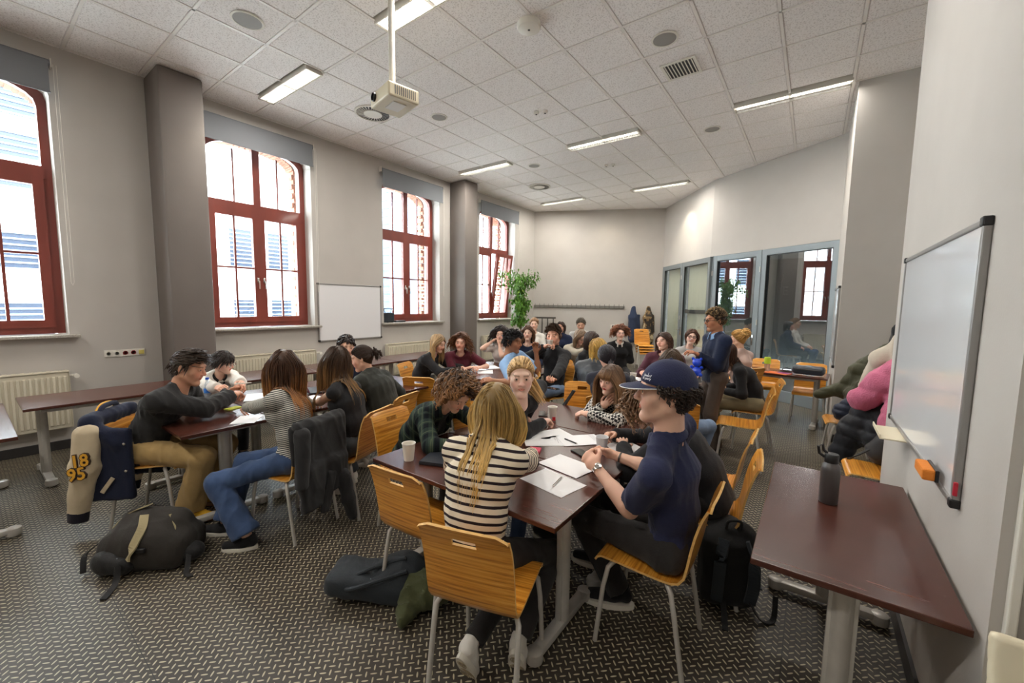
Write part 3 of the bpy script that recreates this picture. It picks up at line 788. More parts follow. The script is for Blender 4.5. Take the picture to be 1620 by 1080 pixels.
def _ceil(nt, b, L, new):
    tc = new('ShaderNodeTexCoord'); n = new('ShaderNodeTexNoise'); n.inputs['Scale'].default_value = 70; n.inputs['Detail'].default_value = 5; n.inputs['Roughness'].default_value = .65; L(tc.outputs['Object'], n.inputs['Vector'])
    f = mathn(nt, 'MULTIPLY', mathn(nt, 'GREATER_THAN', n.outputs[0], .555), .5)
    L(mixcol(nt, f, lin((244, 240, 238)), lin((186, 178, 174))), b.inputs['Base Color'])
    bp = new('ShaderNodeBump'); bp.inputs['Strength'].default_value = .35; bp.inputs['Distance'].default_value = .004; bp.invert = True; L(f, bp.inputs['Height']); L(bp.outputs[0], b.inputs['Normal'])
M['tile'] = nodes_mat('mineral_ceiling_tile', _ceil, rough=.9, spec=.1)
M['tee'] = mat('ceiling_grid_metal', lin((236, 231, 226)), .45)
def _floor(nt, b, L, new):
    tc = new('ShaderNodeTexCoord'); mp = new('ShaderNodeMapping'); mp.inputs['Rotation'].default_value = (0, 0, rad(45)); mp.inputs['Scale'].default_value = (1 / .033,) * 3
    L(tc.outputs['Object'], mp.inputs['Vector']); sp = new('ShaderNodeSeparateXYZ'); L(mp.outputs[0], sp.inputs[0])
    fx, fy = [mathn(nt, 'FLOOR', sp.outputs[i]) for i in (0, 1)]
    lx = mathn(nt, 'SUBTRACT', mathn(nt, 'SUBTRACT', sp.outputs[0], fx), .5); ly = mathn(nt, 'SUBTRACT', mathn(nt, 'SUBTRACT', sp.outputs[1], fy), .5)
    par = mathn(nt, 'MODULO', mathn(nt, 'ADD', mathn(nt, 'ADD', fx, fy), 4000), 2)
    def dist(a, c): return mathn(nt, 'ADD', mathn(nt, 'POWER', mathn(nt, 'ABSOLUTE', mathn(nt, 'DIVIDE', a, .46)), 2.2), mathn(nt, 'POWER', mathn(nt, 'ABSOLUTE', mathn(nt, 'DIVIDE', c, .115)), 2))
    e1, e2 = dist(lx, ly), dist(ly, lx)
    e = mathn(nt, 'ADD', mathn(nt, 'MULTIPLY', e1, par), mathn(nt, 'MULTIPLY', e2, mathn(nt, 'SUBTRACT', 1, par)))
    f = mathn(nt, 'LESS_THAN', e, 1)
    nz = new('ShaderNodeTexNoise'); nz.inputs['Scale'].default_value = 1.3; nz.inputs['Detail'].default_value = 5; L(tc.outputs['Object'], nz.inputs['Vector'])
    base = mixcol(nt, nz.outputs[0], lin((44, 39, 34)), lin((72, 65, 56)))
    c = mixcol(nt, f, base, lin((186, 176, 148)))
    s0 = new('ShaderNodeSeparateXYZ'); L(tc.outputs['Object'], s0.inputs[0])
    seams = None
    for v, pos in ((1, .42), (1, .875), (0, -.015), (0, -2.0), (0, -4.0)):
        q = mathn(nt, 'LESS_THAN', mathn(nt, 'ABSOLUTE', mathn(nt, 'SUBTRACT', s0.outputs[v], pos)), .0022); seams = q if seams is None else mathn(nt, 'MAXIMUM', seams, q)
    L(mixcol(nt, seams, c, lin((40, 36, 32))), b.inputs['Base Color'])
    L(mathn(nt, 'SUBTRACT', .5, mathn(nt, 'MULTIPLY', f, .17)), b.inputs['Roughness'])
    bp = new('ShaderNodeBump'); bp.inputs['Strength'].default_value = .5; bp.inputs['Distance'].default_value = .002; L(mathn(nt, 'MULTIPLY', f, mathn(nt, 'SUBTRACT', 1.2, e)), bp.inputs['Height']); L(bp.outputs[0], b.inputs['Normal'])
M['floor'] = nodes_mat('tread_plate_vinyl', _floor, rough=.5, spec=.45)
def wood_fn(c1, c2, c3, ax=0, sc=(1, 1, 1), rings=26):
    def fn(nt, b, L, new):
        tc = new('ShaderNodeTexCoord'); mp = new('ShaderNodeMapping'); mp.inputs['Scale'].default_value = sc; L(tc.outputs['Object'], mp.inputs['Vector'])
        n = new('ShaderNodeTexNoise'); n.inputs['Scale'].default_value = rings; n.inputs['Detail'].default_value = 6; n.inputs['Roughness'].default_value = .6; L(mp.outputs[0], n.inputs['Vector'])
        r = new('ShaderNodeValToRGB'); r.color_ramp.elements[0].position = .34; r.color_ramp.elements[1].position = .66; L(n.outputs[0], r.inputs[0])
        r.color_ramp.elements[0].color = (*lin(c1), 1); r.color_ramp.elements[1].color = (*lin(c3), 1); e = r.color_ramp.elements.new(.5); e.color = (*lin(c2), 1)
        L(r.outputs[0], b.inputs['Base Color'])
    return fn
M['ply'] = nodes_mat('zebrano_plywood', wood_fn((170, 98, 24), (220, 148, 50), (236, 174, 80), sc=(.05, 2.6, 2.6), rings=32), rough=.28, spec=.5, coat=.35)
M['plyedge'] = mat('plywood_edge', lin((222, 176, 104)), .5, var=.15, vscale=40, stretch=(1, 1, 12))
M['mahog'] = nodes_mat('mahogany_laminate', wood_fn((68, 36, 29), (76, 41, 32), (83, 46, 37), sc=(.08, 1, 1), rings=34), rough=.27, spec=.5, coat=.12)
M['mahog_edge'] = mat('mahogany_edge', lin((44, 22, 18)), .35)
M['ledge'] = mat('speckled_sill_stone', lin((168, 162, 152)), .4, var=.4, vscale=120)
M['brick'] = mat('red_brick', lin((150, 104, 84)), .85, var=.3, vscale=9)
M['facade'] = mat('white_render', lin((236, 238, 240)), .8)
M['grey_clad'] = mat('grey_cladding', lin((74, 88, 104)), .6)
M['fac_glass'] = mat('facade_glass', lin((34, 44, 60)), .2)
M['doorframe'] = mat('grey_blue_aluminium', lin((130, 137, 140)), .4, metal=.25)
def _glass(nt, b, L, new):
    out = nt.nodes['Material Output']; t = new('ShaderNodeBsdfTransparent'); g = new('ShaderNodeBsdfGlossy'); g.inputs['Roughness'].default_value = .0; g.inputs['Color'].default_value = (.9, .95, 1, 1)
    fr = new('ShaderNodeLayerWeight'); fz = mathn(nt, 'ADD', mathn(nt, 'MULTIPLY', mathn(nt, 'POWER', fr.outputs['Facing'], 5), .9), .05); mx = new('ShaderNodeMixShader'); L(fz, mx.inputs[0]); L(t.outputs[0], mx.inputs[1]); L(g.outputs[0], mx.inputs[2]); L(mx.outputs[0], out.inputs[0]); t.inputs[0].default_value = (.94, .97, .96, 1)
M['glass'] = nodes_mat('window_glass', _glass)
def _glass2(nt, b, L, new):
    out = nt.nodes['Material Output']; t = new('ShaderNodeBsdfTransparent'); g = new('ShaderNodeBsdfGlossy'); g.inputs['Roughness'].default_value = .0; g.inputs['Color'].default_value = (.95, .97, 1, 1)
    fr = new('ShaderNodeLayerWeight'); fz = mathn(nt, 'ADD', mathn(nt, 'MULTIPLY', mathn(nt, 'POWER', fr.outputs['Facing'], 4), .7), .26); mx = new('ShaderNodeMixShader'); L(fz, mx.inputs[0]); L(t.outputs[0], mx.inputs[1]); L(g.outputs[0], mx.inputs[2]); L(mx.outputs[0], out.inputs[0]); t.inputs[0].default_value = (.55, .6, .6, 1)
M['tinted'] = nodes_mat('tinted_door_glass', _glass2)
M['lamp'] = mat('tube_glow', (1, 1, 1), .5, emis=(1, .95, .86), estr=4.5)
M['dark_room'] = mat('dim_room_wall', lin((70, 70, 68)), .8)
M['vblind'] = mat('door_blind_fabric', lin((196, 190, 172)), .8, var=.06, vscale=30, stretch=(3, 3, .05))

def struct(o): o['kind'] = 'structure'; return o
# floor
m = MB(); m.box((-2.6, 4.5, -.05), (9.4, 16.5, .1)); struct(m.build('floor', M['floor']))
# ceiling
XB = [-6.67 + .625 * k for k in range(0, 13)]; XB = [-6.80] + XB
YB = [2.74 + .625 * k for k in range(-9, 16)]
m = MB(); m.box((-2.6, 4.5, CEIL + .16), (9.4, 16.5, .1))
for x in XB[1:]: m.box((x, 4.5, CEIL + .01), (.026, 16, .02))
for y in YB: m.box((-2.6, y, CEIL + .0095), (9.0, .026, .019))
ceiling = struct(m.build('ceiling', M['tee']))
def tile_mesh(wx, wy):
    m = MB(); b = .010
    m.add([(-wx, -wy, .03), (wx, -wy, .03), (wx, wy, .03), (-wx, wy, .03), (-wx, -wy, .012), (wx, -wy, .012), (wx, wy, .012), (-wx, wy, .012), (-wx + b, -wy + b, .003), (wx - b, -wy + b, .003), (wx - b, wy - b, .003), (-wx + b, wy - b, .003)],
          [(0, 1, 2, 3), (0, 4, 5, 1), (1, 5, 6, 2), (2, 6, 7, 3), (3, 7, 4, 0), (4, 8, 9, 5), (5, 9, 10, 6), (6, 10, 11, 7), (7, 11, 8, 4), (8, 11, 10, 9)])
    return m.mesh('ceiling_tile')
tmesh = {}
lightcells = {}
for (lx, ly) in LIGHTS:
    for dx in (-.31, .31):
        i = max(k for k in range(len(XB)) if XB[k] < lx + dx); j = max(k for k in range(len(YB)) if YB[k] < ly); lightcells[(i, j)] = 1
def inroom(x, y):
    if y > 10.18 + (x + 6.72) * .503 + .5: return False
    if x > -3.6 and x < -1.6 and y > 9.7 - (x + 1.85) * 1.28 + .6: return False
    if x >= -1.6 and y > 9.65 - (x + 1.8) * .60 + .55: return False
    if x > .75 and y > 6.9: return False
    return True
for i in range(len(XB) - 1):
    for j in range(len(YB) - 1):
        x0, x1, y0, y1 = XB[i], XB[i + 1], YB[j], YB[j + 1]; cx, cy = (x0 + x1) / 2, (y0 + y1) / 2
        if not inroom(cx, cy) or cy < -2.3: continue
        if (i, j) in lightcells: y1 -= .205
        cy = (y0 + y1) / 2; w_, h_ = (x1 - x0) / 2 - .013, (y1 - y0) / 2 - .013; key = (round(w_, 3), round(h_, 3))
        if key not in tmesh: tmesh[key] = tile_mesh(w_, h_)
        o = link('ceiling_tile', tmesh[key], M['tile'], ceiling); o.location = (cx, cy, CEIL)
# left wall with arched openings
W = -6.72; WIN = [(-.76, .74), (2.12, 3.56), (4.93, 6.41), (7.74, 9.23)]
def arch(y0, y1, n=14, zs=3.84, rise=.24):
    c = (y0 + y1) / 2; hw = (y1 - y0) / 2
    return [(c + hw * math.cos(pi - pi * k / n), zs + rise * math.sin(pi * k / n) ** .8) for k in range(n + 1)]
m = MB(); ys = [-3.2] + [v for w_ in WIN for v in w_] + [10.4]
def xbox(m, x0, x1, y0, y1, z0, z1): m.box(((x0 + x1) / 2, (y0 + y1) / 2, (z0 + z1) / 2), (x1 - x0, y1 - y0, z1 - z0))
for k in range(0, len(ys), 2): xbox(m, W - .5, W, ys[k], ys[k + 1], 0, 4.6)
for (a, b) in WIN:
    xbox(m, W - .5, W, a, b, 0, 1.26)
    A = arch(a, b)
    for k in range(len(A) - 1):
        (ya, za), (yb, zb) = A[k], A[k + 1]
        m.add([(x, y, z) for x in (W - .5, W) for (y, z) in ((ya, za), (yb, zb), (yb, 4.6), (ya, 4.6))], [(0, 1, 2, 3), (4, 7, 6, 5), (0, 4, 5, 1)])
wall_left = struct(m.build('wall_left', M['wall']))
F0, F1 = (-6.72, 10.18), (-3.45, 11.78)
def wallseg(name, P, Q, z0, z1, th=.14, mt='wall', side=1):
    P, Q = np.array(P), np.array(Q); d = (Q - P) / np.linalg.norm(Q - P); n = np.array([-d[1], d[0]]) * side
    m = MB(); m.prism([tuple(P), tuple(Q), tuple(Q + n * th), tuple(P + n * th)][::1 if side > 0 else -1], z0, z1); return struct(m.build(name, M[mt]))
wallseg('wall_far', F0, (F1[0] + .1, F1[1] + .05), 0, 4.6)
A0, A1, B0, B1 = (-3.45, 11.78), (-1.86, 9.74), (-1.80, 9.70), (.28, 8.24)
DOORH = 2.76
wallseg('wall_right_over_doors', A0, A1, DOORH, 4.6, .3); wallseg('wall_right_over_glazing', A1, (.31, 8.22), DOORH, 4.6, .3)
m = MB(); xbox(m, .26, 1.5, 6.5, 8.4, 0, 4.6); struct(m.build('wall_pillar', M['wall']))
m = MB(); xbox(m, 1.12, 1.3, 3.9, 6.5, 0, 4.6); struct(m.build('wall_alcove', M['wall']))
m = MB(); xbox(m, .47, 1.4, 1.72, 3.90, 0, 4.6); struct(m.build('wall_right', M['wall']))
m = MB(); xbox(m, 1.3, 1.42, -3.2, 1.72, 0, 4.6); struct(m.build('wall_right_back', M['wall']))
m = MB(); xbox(m, -7.2, 1.42, -3.3, -3.15, 0, 4.6); struct(m.build('wall_back', M['wall']))
m = MB(); xbox(m, W, W + .018, -3.1, 1.42, 0, .1); xbox(m, W, W + .018, 2.0, 6.72, 0, .1); struct(m.build('baseboard_left', M['base']))
m = MB(); xbox(m, .455, .47, 1.72, 3.9, 0, .1); struct(m.build('baseboard_right', M['base']))
m = MB(); xbox(m, .28, 1.12, 6.485, 6.5, 0, .1); struct(m.build('baseboard_pillar', M['base']))
# two dark columns against the window wall
for (nm, x1, y0, y1) in (('wall_column_near', -6.17, 1.53, 1.97), ('wall_column_far', -6.24, 6.72, 7.13)):
    m = MB(); m.bbox(((W + x1) / 2, (y0 + y1) / 2, CEIL / 2), (x1 - W, y1 - y0, CEIL - .002), b=.03); struct(m.build(nm, M['column'], smooth=True))
# windows
def window(idx, y0, y1):
    X = -6.95; t = .07; c = (y0 + y1) / 2; A = arch(y0, y1)
    def inset(A, d): return [(c + (y - c) * (1 - d / ((y1 - y0) / 2)), z - d) for y, z in A]
    m = MB(); xa, xb = X - t, X
    outer = [(y0, 1.29)] + A + [(y1, 1.29)]; I = inset(A, .075); inner = [(y0 + .075, 1.365)] + I + [(y1 - .075, 1.365)]
    n = len(outer)
    V = [(x, y, z) for x in (xa, xb) for (y, z) in outer + inner]; F = []
    for k in range(n):
        k2 = (k + 1) % n
        F += [(2 * n + k, 2 * n + k2, 3 * n + k2, 3 * n + k), (k, n + k, n + k2, k2), (n + k, 3 * n + k, 3 * n + k2, n + k2), (k, k2, 2 * n + k2, 2 * n + k)]
    m.add(V, F); m.box((X - .035, c, 3.07), (.085, y1 - y0 - .1, .13)); m.box((X - .035, c, 3.52), (.075, .10, .86))
    root = struct(m.build('window_%d' % idx, M['red_wood'])) 
    tilt = idx == 4
    for s in (0, 1):
        a, b = (y0 + .07, c) if s == 0 else (c, y1 - .07)
        m = MB(); fr = .085; z0, z1 = 1.36, 3.01; xx = .012
        m.box((X + xx - .03, a + fr / 2, (z0 + z1) / 2), (.075, fr, z1 - z0)); m.box((X + xx - .03, b - fr / 2, (z0 + z1) / 2), (.075, fr, z1 - z0))
        m.box((X + xx - .03, (a + b) / 2, z0 + fr / 2), (.072, b - a - .02, fr)); m.box((X + xx - .03, (a + b) / 2, z1 - fr / 2), (.072, b - a - .02, fr))
        sash = m.build('sash', M['red_wood'], root)
        m = MB(); m.box((X - .015, (a + b) / 2, (z0 + z1) / 2), (.03, .026, z1 - z0 - .1)); m.box((X - .015, (a + b) / 2, 2.18), (.031, b - a - .1, .026)); g = m.build('glazing_bar', M['red_wood'], sash)
        m = MB(); m.box((X - .035, (a + b) / 2, (z0 + z1) / 2), (.006, b - a - .15, z1 - z0 - .15)); p = m.build('pane', M['glass'], sash)
        m = MB(); hx = X + .03; hy = (b - fr / 2) if s == 0 else (a + fr / 2)
        m.bbox((hx, hy, 2.0), (.015, .028, .08), .004); m.tube([(hx, hy, 1.99), (hx + .04, hy, 1.99), (hx + .045, hy, 1.96), (hx + .045, hy, 1.87)], .009, 6); m.build('handle', M['chrome'], sash, True)
        if tilt and s == 1:
            for ob in (sash,):
                P = Matrix.Translation((X, 0, z0)) @ Matrix.Rotation(rad(7), 4, 'Y') @ Matrix.Translation((-X, 0, -z0)); ob.matrix_basis = P
        # upper lights
        m = MB(); m.box((X - .02, (a + b) / 2 + (.02 if s == 0 else -.02), 3.49), (.03, .022, .80)); m.build('glazing_bar', M['red_wood'], root)
    m = MB(); Ip = [(y, z) for y, z in I]; V = [(X - .045, y, z) for y, z in [(y0 + .075, 3.12)] + Ip + [(y1 - .075, 3.12)]]; k = len(V); V += [(x - .006, y, z) for x, y, z in V]
    m.add(V, [tuple(range(k)), tuple(range(k, 2 * k))[::-1]]); m.build('pane', M['glass'], root)
    m = MB(); m.bbox((-6.80, c + .01, 1.272), (.34, y1 - y0 + .14, .032), .006); m.build('window_sill', M['ledge'], root)
for i, (a, b) in enumerate(WIN): window(i + 1, a, b)
# outer brick reveals
for i, (a, b) in enumerate(WIN):
    m = MB(); rng = random.Random(i); z = 1.2; r = 0
    while z < 4.6:
        off = .06 if r % 2 else 0
        for k in range(1): m.box((-7.29 - k * .125 - off, b + .03 + rng.uniform(-.004, .004), z + .035), (.115, .11, .065))
        for k in range(1): m.box((-7.29 - off, a - .03, z + .035), (.115, .11, .065))
        z += .077; r += 1
    A = arch(a, b)
    for k in range(len(A) * 2 - 2):
        t = k / 2; k0 = int(t); k1 = min(k0 + 1, len(A) - 1); y = A[k0][0] + (A[k1][0] - A[k0][0]) * (t - k0); z = A[k0][1] + (A[k1][1] - A[k0][1]) * (t - k0); m.box((-7.36, y, z + .1), (.24, .065, .2), rz=0)
    o = m.build('reveal_bricks', M['brick'], wall_left); o['kind'] = 'stuff'
# outside buildings
def building(name, label, X, y0, y1, z1, wins, mt, loc_m='fac_glass', louv=True, board=0):
    root = thing(name, label, 'building', (X, y0, -4))
    def loc(x, y, z): return (x - X, y - y0, z + 4)
    m = MB()
    if board:
        z = -4
        while z < z1: m.box(loc(X - .5, (y0 + y1) / 2, z + board / 2), (1.0, y1 - y0, board - .02)); z += board
        m.box(loc(X - .5, (y0 + y1) / 2, (z1 - 4) / 2), (.97, y1 - y0 - .03, z1 + 4))
    else: m.box(loc(X - .5, (y0 + y1) / 2, (z1 - 4) / 2), (1.0, y1 - y0, z1 + 4)); m.box(loc(X + .05, (y0 + y1) / 2, 2.1), (.14, y1 - y0, .14)); m.box(loc(X + .05, (y0 + y1) / 2, 4.9), (.14, y1 - y0, .1))
    m.build('facade', M[mt], root)
    for (ya, yb, za, zb) in wins:
        m = MB(); m.box(loc(X + .02, (ya + yb) / 2, (za + zb) / 2), (.08, yb - ya, zb - za)); wd = m.build('window', M['facade'], root)
        m = MB(); m.box(loc(X + .055, (ya + yb) / 2, (za + zb) / 2), (.03, yb - ya - .1, zb - za - .1)); m.build('pane', M['fac_glass'], wd)
        if louv:
            m = MB(); z = za + .08
            while z < zb: m.box(loc(X + .09, (ya + yb) / 2, z), (.03, yb - ya, .035)); z += .14
            o = m.build('louvre', mat('louvre_grey', lin((120, 134, 152)), .6), wd); o['kind'] = 'stuff'
wins = [(5.55 + k * 1.15, 6.35 + k * 1.15, 2.75, 4.15) for k in (-5, -4, 0, 1.05, 2.1, 3, 6, 7)] + [(5.6 + k * 1.15, 6.4 + k * 1.15, .55, 1.75) for k in (-5, -4, 0, 1.05, 2.1, 3, 6, 7)]
building('office_building', 'white rendered office building with louvred windows across the street', -16, 2.6, 12.0, 7.5, wins, 'facade')
building('glass_tower', 'tall pale building with blue banded windows seen through the leftmost window', -15.5, -8, 1.9, 12, [(.55, 1.5, 2.3, 3.3), (.55, 1.5, 4.2, 5.6), (.3, 1.5, .5, 1.6), (.75, 1.5, 5.9, 7.3), (-2.5, -1.2, 2.3, 4.2), (-2.5, -1.2, 5, 7)], 'facade')
building('clad_building', 'grey horizontally clad building outside the third window', -13.5, 10.2, 11.6, 9, [], 'grey_clad', board=.3)
m = MB(); m.box((-14, 4, -4.1), (14, 60, .2)); struct(m.build('ground', mat('paving', lin((200, 198, 194)), .9, var=.1)))
# roller blinds
def blind(y0, y1, label, rot=0):
    r = thing('roller_blind', label, 'blind', (W + .05, (y0 + y1) / 2, 4.17), 0, 'roller blinds above the windows'); w_ = y1 - y0
    m = MB(); m.tube([(0, -w_ / 2, -.01), (0, w_ / 2, -.01)], .034, 12); m.build('roller', M['blind'], r, True)
    m = MB(); m.box((.03, 0, -.165), (.004, w_ - .03, .30)); m.build('shade', M['blind'], r)
    m = MB(); m.bbox((.03, 0, -.315), (.014, w_ - .02, .022), .004); m.build('bottom_rail', M['blind'], r)
    for s in (-1, 1):
        m = MB(); m.box((-.01, s * (w_ / 2 + .008), -.01), (.08, .008, .09)); m.build('bracket', M['plastic_white'], r)
    m = MB(); yy = w_ / 2 + .035
    for dy in (-.012, .012): m.tube([(.02, yy + dy, -.02), (.0, yy + dy, -2.3)], .0022, 5)
    m.tube([(.0, yy - .012, -2.3), (.0, yy, -2.335), (.0, yy + .012, -2.3)], .0022, 5); m.build('pull_cord', M['plastic_white'], r)
blind(-.8, .76, 'grey roller blind over the leftmost window, cut by the frame'); blind(2.08, 3.58, 'grey roller blind over the second window, right of the near column')
blind(4.88, 6.45, 'grey roller blind over the third window, above the dark handbag'); blind(7.70, 9.30, 'grey roller blind over the farthest window, behind the tall plant')
# radiators
def radiator(y0, y1, z0, z1, label):
    r = thing('radiator', label, 'radiator', (W + .03, (y0 + y1) / 2, z0), 0, 'radiators below the windows'); w_ = y1 - y0; h = z1 - z0
    m = MB(); m.bbox((.05, 0, h / 2), (.07, w_, h - .01), .01)
    k = int(w_ / .042)
    for i in range(k): m.bbox((.09, -w_ / 2 + .035 + (w_ - .07) * i / (k - 1), h / 2), (.016, .022, h - .1), .005)
    m.build('panel', M['rad'], r)
    m = MB(); m.bbox((.05, 0, h + .003), (.095, w_ + .006, .012), .003)
    for i in range(int(w_ / .06)): m.box((.05, -w_ / 2 + .04 + i * .06, h + .011), (.07, .03, .006))
    m.build('top_grille', M['rad'], r)
    for s in (-1, 1):
        m = MB(); m.box((.05, s * w_ / 2, h / 2), (.09, .005, h - .02)); m.build('side_panel', M['rad'], r)
    m = MB(); m.tube([(.05, w_ / 2, h - .05), (.05, w_ / 2 + .05, h - .05), (.10, w_ / 2 + .05, h - .05)], .012, 8); m.tube([(.09, w_ / 2 + .05, h - .05), (.16, w_ / 2 + .05, h - .05)], .022, 10); m.build('valve', M['plastic_white'], r, True)
    for s in (-1, 1):
        m = MB(); m.box((.0, s * (w_ / 2 - .2), h / 2), (.05, .04, h * .8)); m.build('bracket', M['rad'], r)
radiator(-.75, .70, .25, .885, 'cream panel radiator under the leftmost window'); radiator(2.18, 3.50, .25, .885, 'cream panel radiator under the second window, behind the seated group'); radiator(4.92, 6.30, .25, .87, 'cream panel radiator under the third window'); radiator(7.8, 9.2, .25, .87, 'cream panel radiator under the farthest window')
# socket strip
r = thing('socket_strip', 'white wall socket strip with two red outlets above the long side table', 'socket', (W, 1.19, 1.04)); m = MB(); m.bbox((.006, 0, 0), (.012, .37, .082), .004); m.build('plate', M['plastic_white'], r)
for k, c in enumerate(('w', 'w', 'r', 'r', 'y')):
    y = -.148 + k * .074; mm = mat('socket_red', lin((150, 30, 40)), .4) if c == 'r' else (mat('socket_yellow', lin((215, 200, 110)), .4) if c == 'y' else M['plastic_white'])
    m = MB()
    if c == 'y': m.bbox((.016, y, 0), (.012, .05, .05), .003)
    else:
        m.lathe([(.024, 0), (.024, .006), (.019, .006), (.018, -.004), (0, -.004)], (.012, y, 0), 16, R=[[0, 0, 1], [0, 1, 0], [-1, 0, 0]]); m.tube([(.012, y - .009, 0), (.018, y - .009, 0)], .0025, 6, m=0); m.tube([(.012, y + .009, 0), (.018, y + .009, 0)], .0025, 6)
    m.build('outlet', mm, r, True)
# whiteboards
def whiteboard(label, y0, y1, z0, z1, X, s, tray=True):
    r = thing('whiteboard', label, 'whiteboard', (X, (y0 + y1) / 2, z0)); w_, h = y1 - y0, z1 - z0
    m = MB(); m.box((s * .010, 0, h / 2), (.014, w_ - .02, h - .02)); m.build('writing_surface', mat('whiteboard_enamel', lin((232, 232, 234)), .12, coat=.3), r)
    fm = M['steel']
    for (a, b_) in (((-w_ / 2, 0), (-w_ / 2, h)), ((w_ / 2, 0), (w_ / 2, h)), ((-w_ / 2, 0), (w_ / 2, 0)), ((-w_ / 2, h), (w_ / 2, h))):
        m = MB(); m.bbox((s * .012, (a[0] + b_[0]) / 2, (a[1] + b_[1]) / 2), (.024, abs(a[0] - b_[0]) + .024, abs(a[1] - b_[1]) + .024), .005); m.build('frame_bar', mat('anodised_frame', lin((150, 148, 146)), .35, metal=.4), r)
    for yy in (-w_ / 2, w_ / 2):
        for zz in (0, h): m = MB(); m.bbox((s * .014, yy, zz), (.03, .034, .034), .006); m.build('corner_cap', M['black'], r)
    return r
whiteboard('blank whiteboard on the window wall between second and third windows', 3.62, 4.85, 1.02, 1.985, W, 1)
wr = whiteboard('large glossy whiteboard on the near right wall, holding an orange sponge', 2.10, 3.58, 1.0, 2.0, .47, -1)
m = MB(); m.bbox((-.07, .30, -.015), (.12, .32, .008), .002); m.bbox((-.128, .30, -.004), (.006, .32, .022), .002); m.build('pen_tray', M['cream'], wr)
m = MB(); R_ = 0; m.bbox((-.045, 0, .0), (.04, .15, .045), .008, m=0); m.bbox((-.022, 0, 0), (.012, .152, .048), .003, m=1); o = m.build('sponge_eraser', [mat('orange_foam', lin((222, 130, 40)), .8, bump=.3, bscale=150), M['black']]); o.location = (.455, 2.31, 1.045); tag(o, 'orange felt eraser sitting on lower rim of the near whiteboard', 'eraser')
o = MB().bbox((0, 0, 0), (.012, .012, .05), .003).build('magnet', mat('red_plastic', lin((190, 40, 60)), .4)); o.location = (.450, 2.075, 1.06); tag(o, 'small red magnet at lower near corner of the right whiteboard', 'magnet')
# glazed wall
def lerp2(P, Q, t): return (P[0] + (Q[0] - P[0]) * t, P[1] + (Q[1] - P[1]) * t)
def glazed(idx, P, Q, blind_=None, handle=None, z1=DOORH, dark=True):
    P, Q = np.array(P), np.array(Q); L = float(np.linalg.norm(Q - P)); a = math.atan2(Q[1] - P[1], Q[0] - P[0])
    m = MB(); f = .11
    for x in (f / 2, L - f / 2): m.bbox((x, .04, z1 / 2), (f, .08, z1), .006)
    m.bbox((L / 2, .04, z1 - f / 2), (L - f, .078, f), .006); m.bbox((L / 2, .04, .1), (L - f, .078, .2), .006)
    m.box((.006, -.004, z1 / 2), (.012, .01, z1)); m.box((L - .006, -.004, z1 / 2), (.012, .01, z1))
    o = struct(m.build('door_%d' % idx, M['doorframe'])); o.location = (P[0], P[1], 0); o.rotation_euler = (0, 0, a)
    m = MB(); m.box((L / 2, .045, z1 / 2 + .05), (L - 2 * f + .02, .01, z1 - f - .2)); m.build('pane', M['tinted'] if not blind_ else M['glass'], o)
    m = MB()
    for x in (f + .004, L - f - .004): m.box((x, .02, z1 / 2 + .05), (.012, .03, z1 - f - .2))
    m.box((L / 2, .02, z1 - f - .004), (L - 2 * f, .03, .012)); m.build('gasket', M['black'], o)
    if blind_:
        m = MB(); n = int((L - 2 * f) / .05)
        for k in range(n): m.box((f + .03 + (L - 2 * f - .04) * k / n, .14, z1 / 2 + .1), (.044, .004, z1 - .1), rz=.25)
        m.build('vertical_blind', M['vblind'], o)
        if blind_ == 2: m = MB(); m.bbox((L / 2, .07, 1.56), (L - 2 * f, .02, .09), .004); m.build('crash_bar', M['darksteel'], o)
    if handle is not None:
        m = MB(); x = handle * L if handle < 1 else L - .055; m.bbox((x, -.006, 1.06), (.035, .012, .20), .004); m.tube([(x, -.01, 1.10), (x, -.05, 1.10), (x - .11, -.05, 1.10)], .009, 8); m.build('handle', M['chrome'], o, True)
    for z in (.4, 1.4, 2.4): m = MB(); m.tube([(.0, -.012, z - .05), (.0, -.012, z + .05)], .011, 8); m.build('hinge', M['steel'], o, True)
    return o
Am = lerp2(A0, A1, .47); glazed(1, A0, Am, 1, None); glazed(2, Am, A1, 2, .05)
Bm = lerp2(B0, B1, .455); glazed(3, B0, Bm, None, .93); glazed(4, Bm, B1, None, None)
# room behind the glass
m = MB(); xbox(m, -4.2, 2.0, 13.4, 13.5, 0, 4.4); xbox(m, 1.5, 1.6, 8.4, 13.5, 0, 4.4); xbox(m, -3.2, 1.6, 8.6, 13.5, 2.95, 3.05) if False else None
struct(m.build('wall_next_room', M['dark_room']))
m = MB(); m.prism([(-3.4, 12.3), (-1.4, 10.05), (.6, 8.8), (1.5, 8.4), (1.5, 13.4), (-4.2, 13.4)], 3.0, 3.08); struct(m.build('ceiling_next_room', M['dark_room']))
def text(name, body, size, loc, R, mt, parent=None, ext=.002, sx=1, off=0):
    c = bpy.data.curves.new(name, 'FONT'); c.body = body; c.size = size; c.extrude = ext; c.offset = off; c.align_x = 'CENTER'; c.align_y = 'CENTER'; c.resolution_u = 2
    o = bpy.data.objects.new(name, c); me = bpy.data.meshes.new_from_object(o); bpy.data.objects.remove(o); bpy.data.curves.remove(c)
    ob = link(name, me, mt, parent); ob.matrix_basis = Matrix.Translation(loc) @ Matrix([list(r) + [0] for r in R] + [[0, 0, 0, 1]]).to_4x4() @ Matrix.Diagonal((sx, 1, 1, 1)); return ob
aB = math.atan2(B1[1] - B0[1], B1[0] - B0[0])
RB = [[cos(aB), 0, sin(aB)], [sin(aB), 0, -cos(aB)], [0, 1, 0]]
lt = mat('frosted_lettering', lin((120, 122, 120)), .6, alpha=.5)
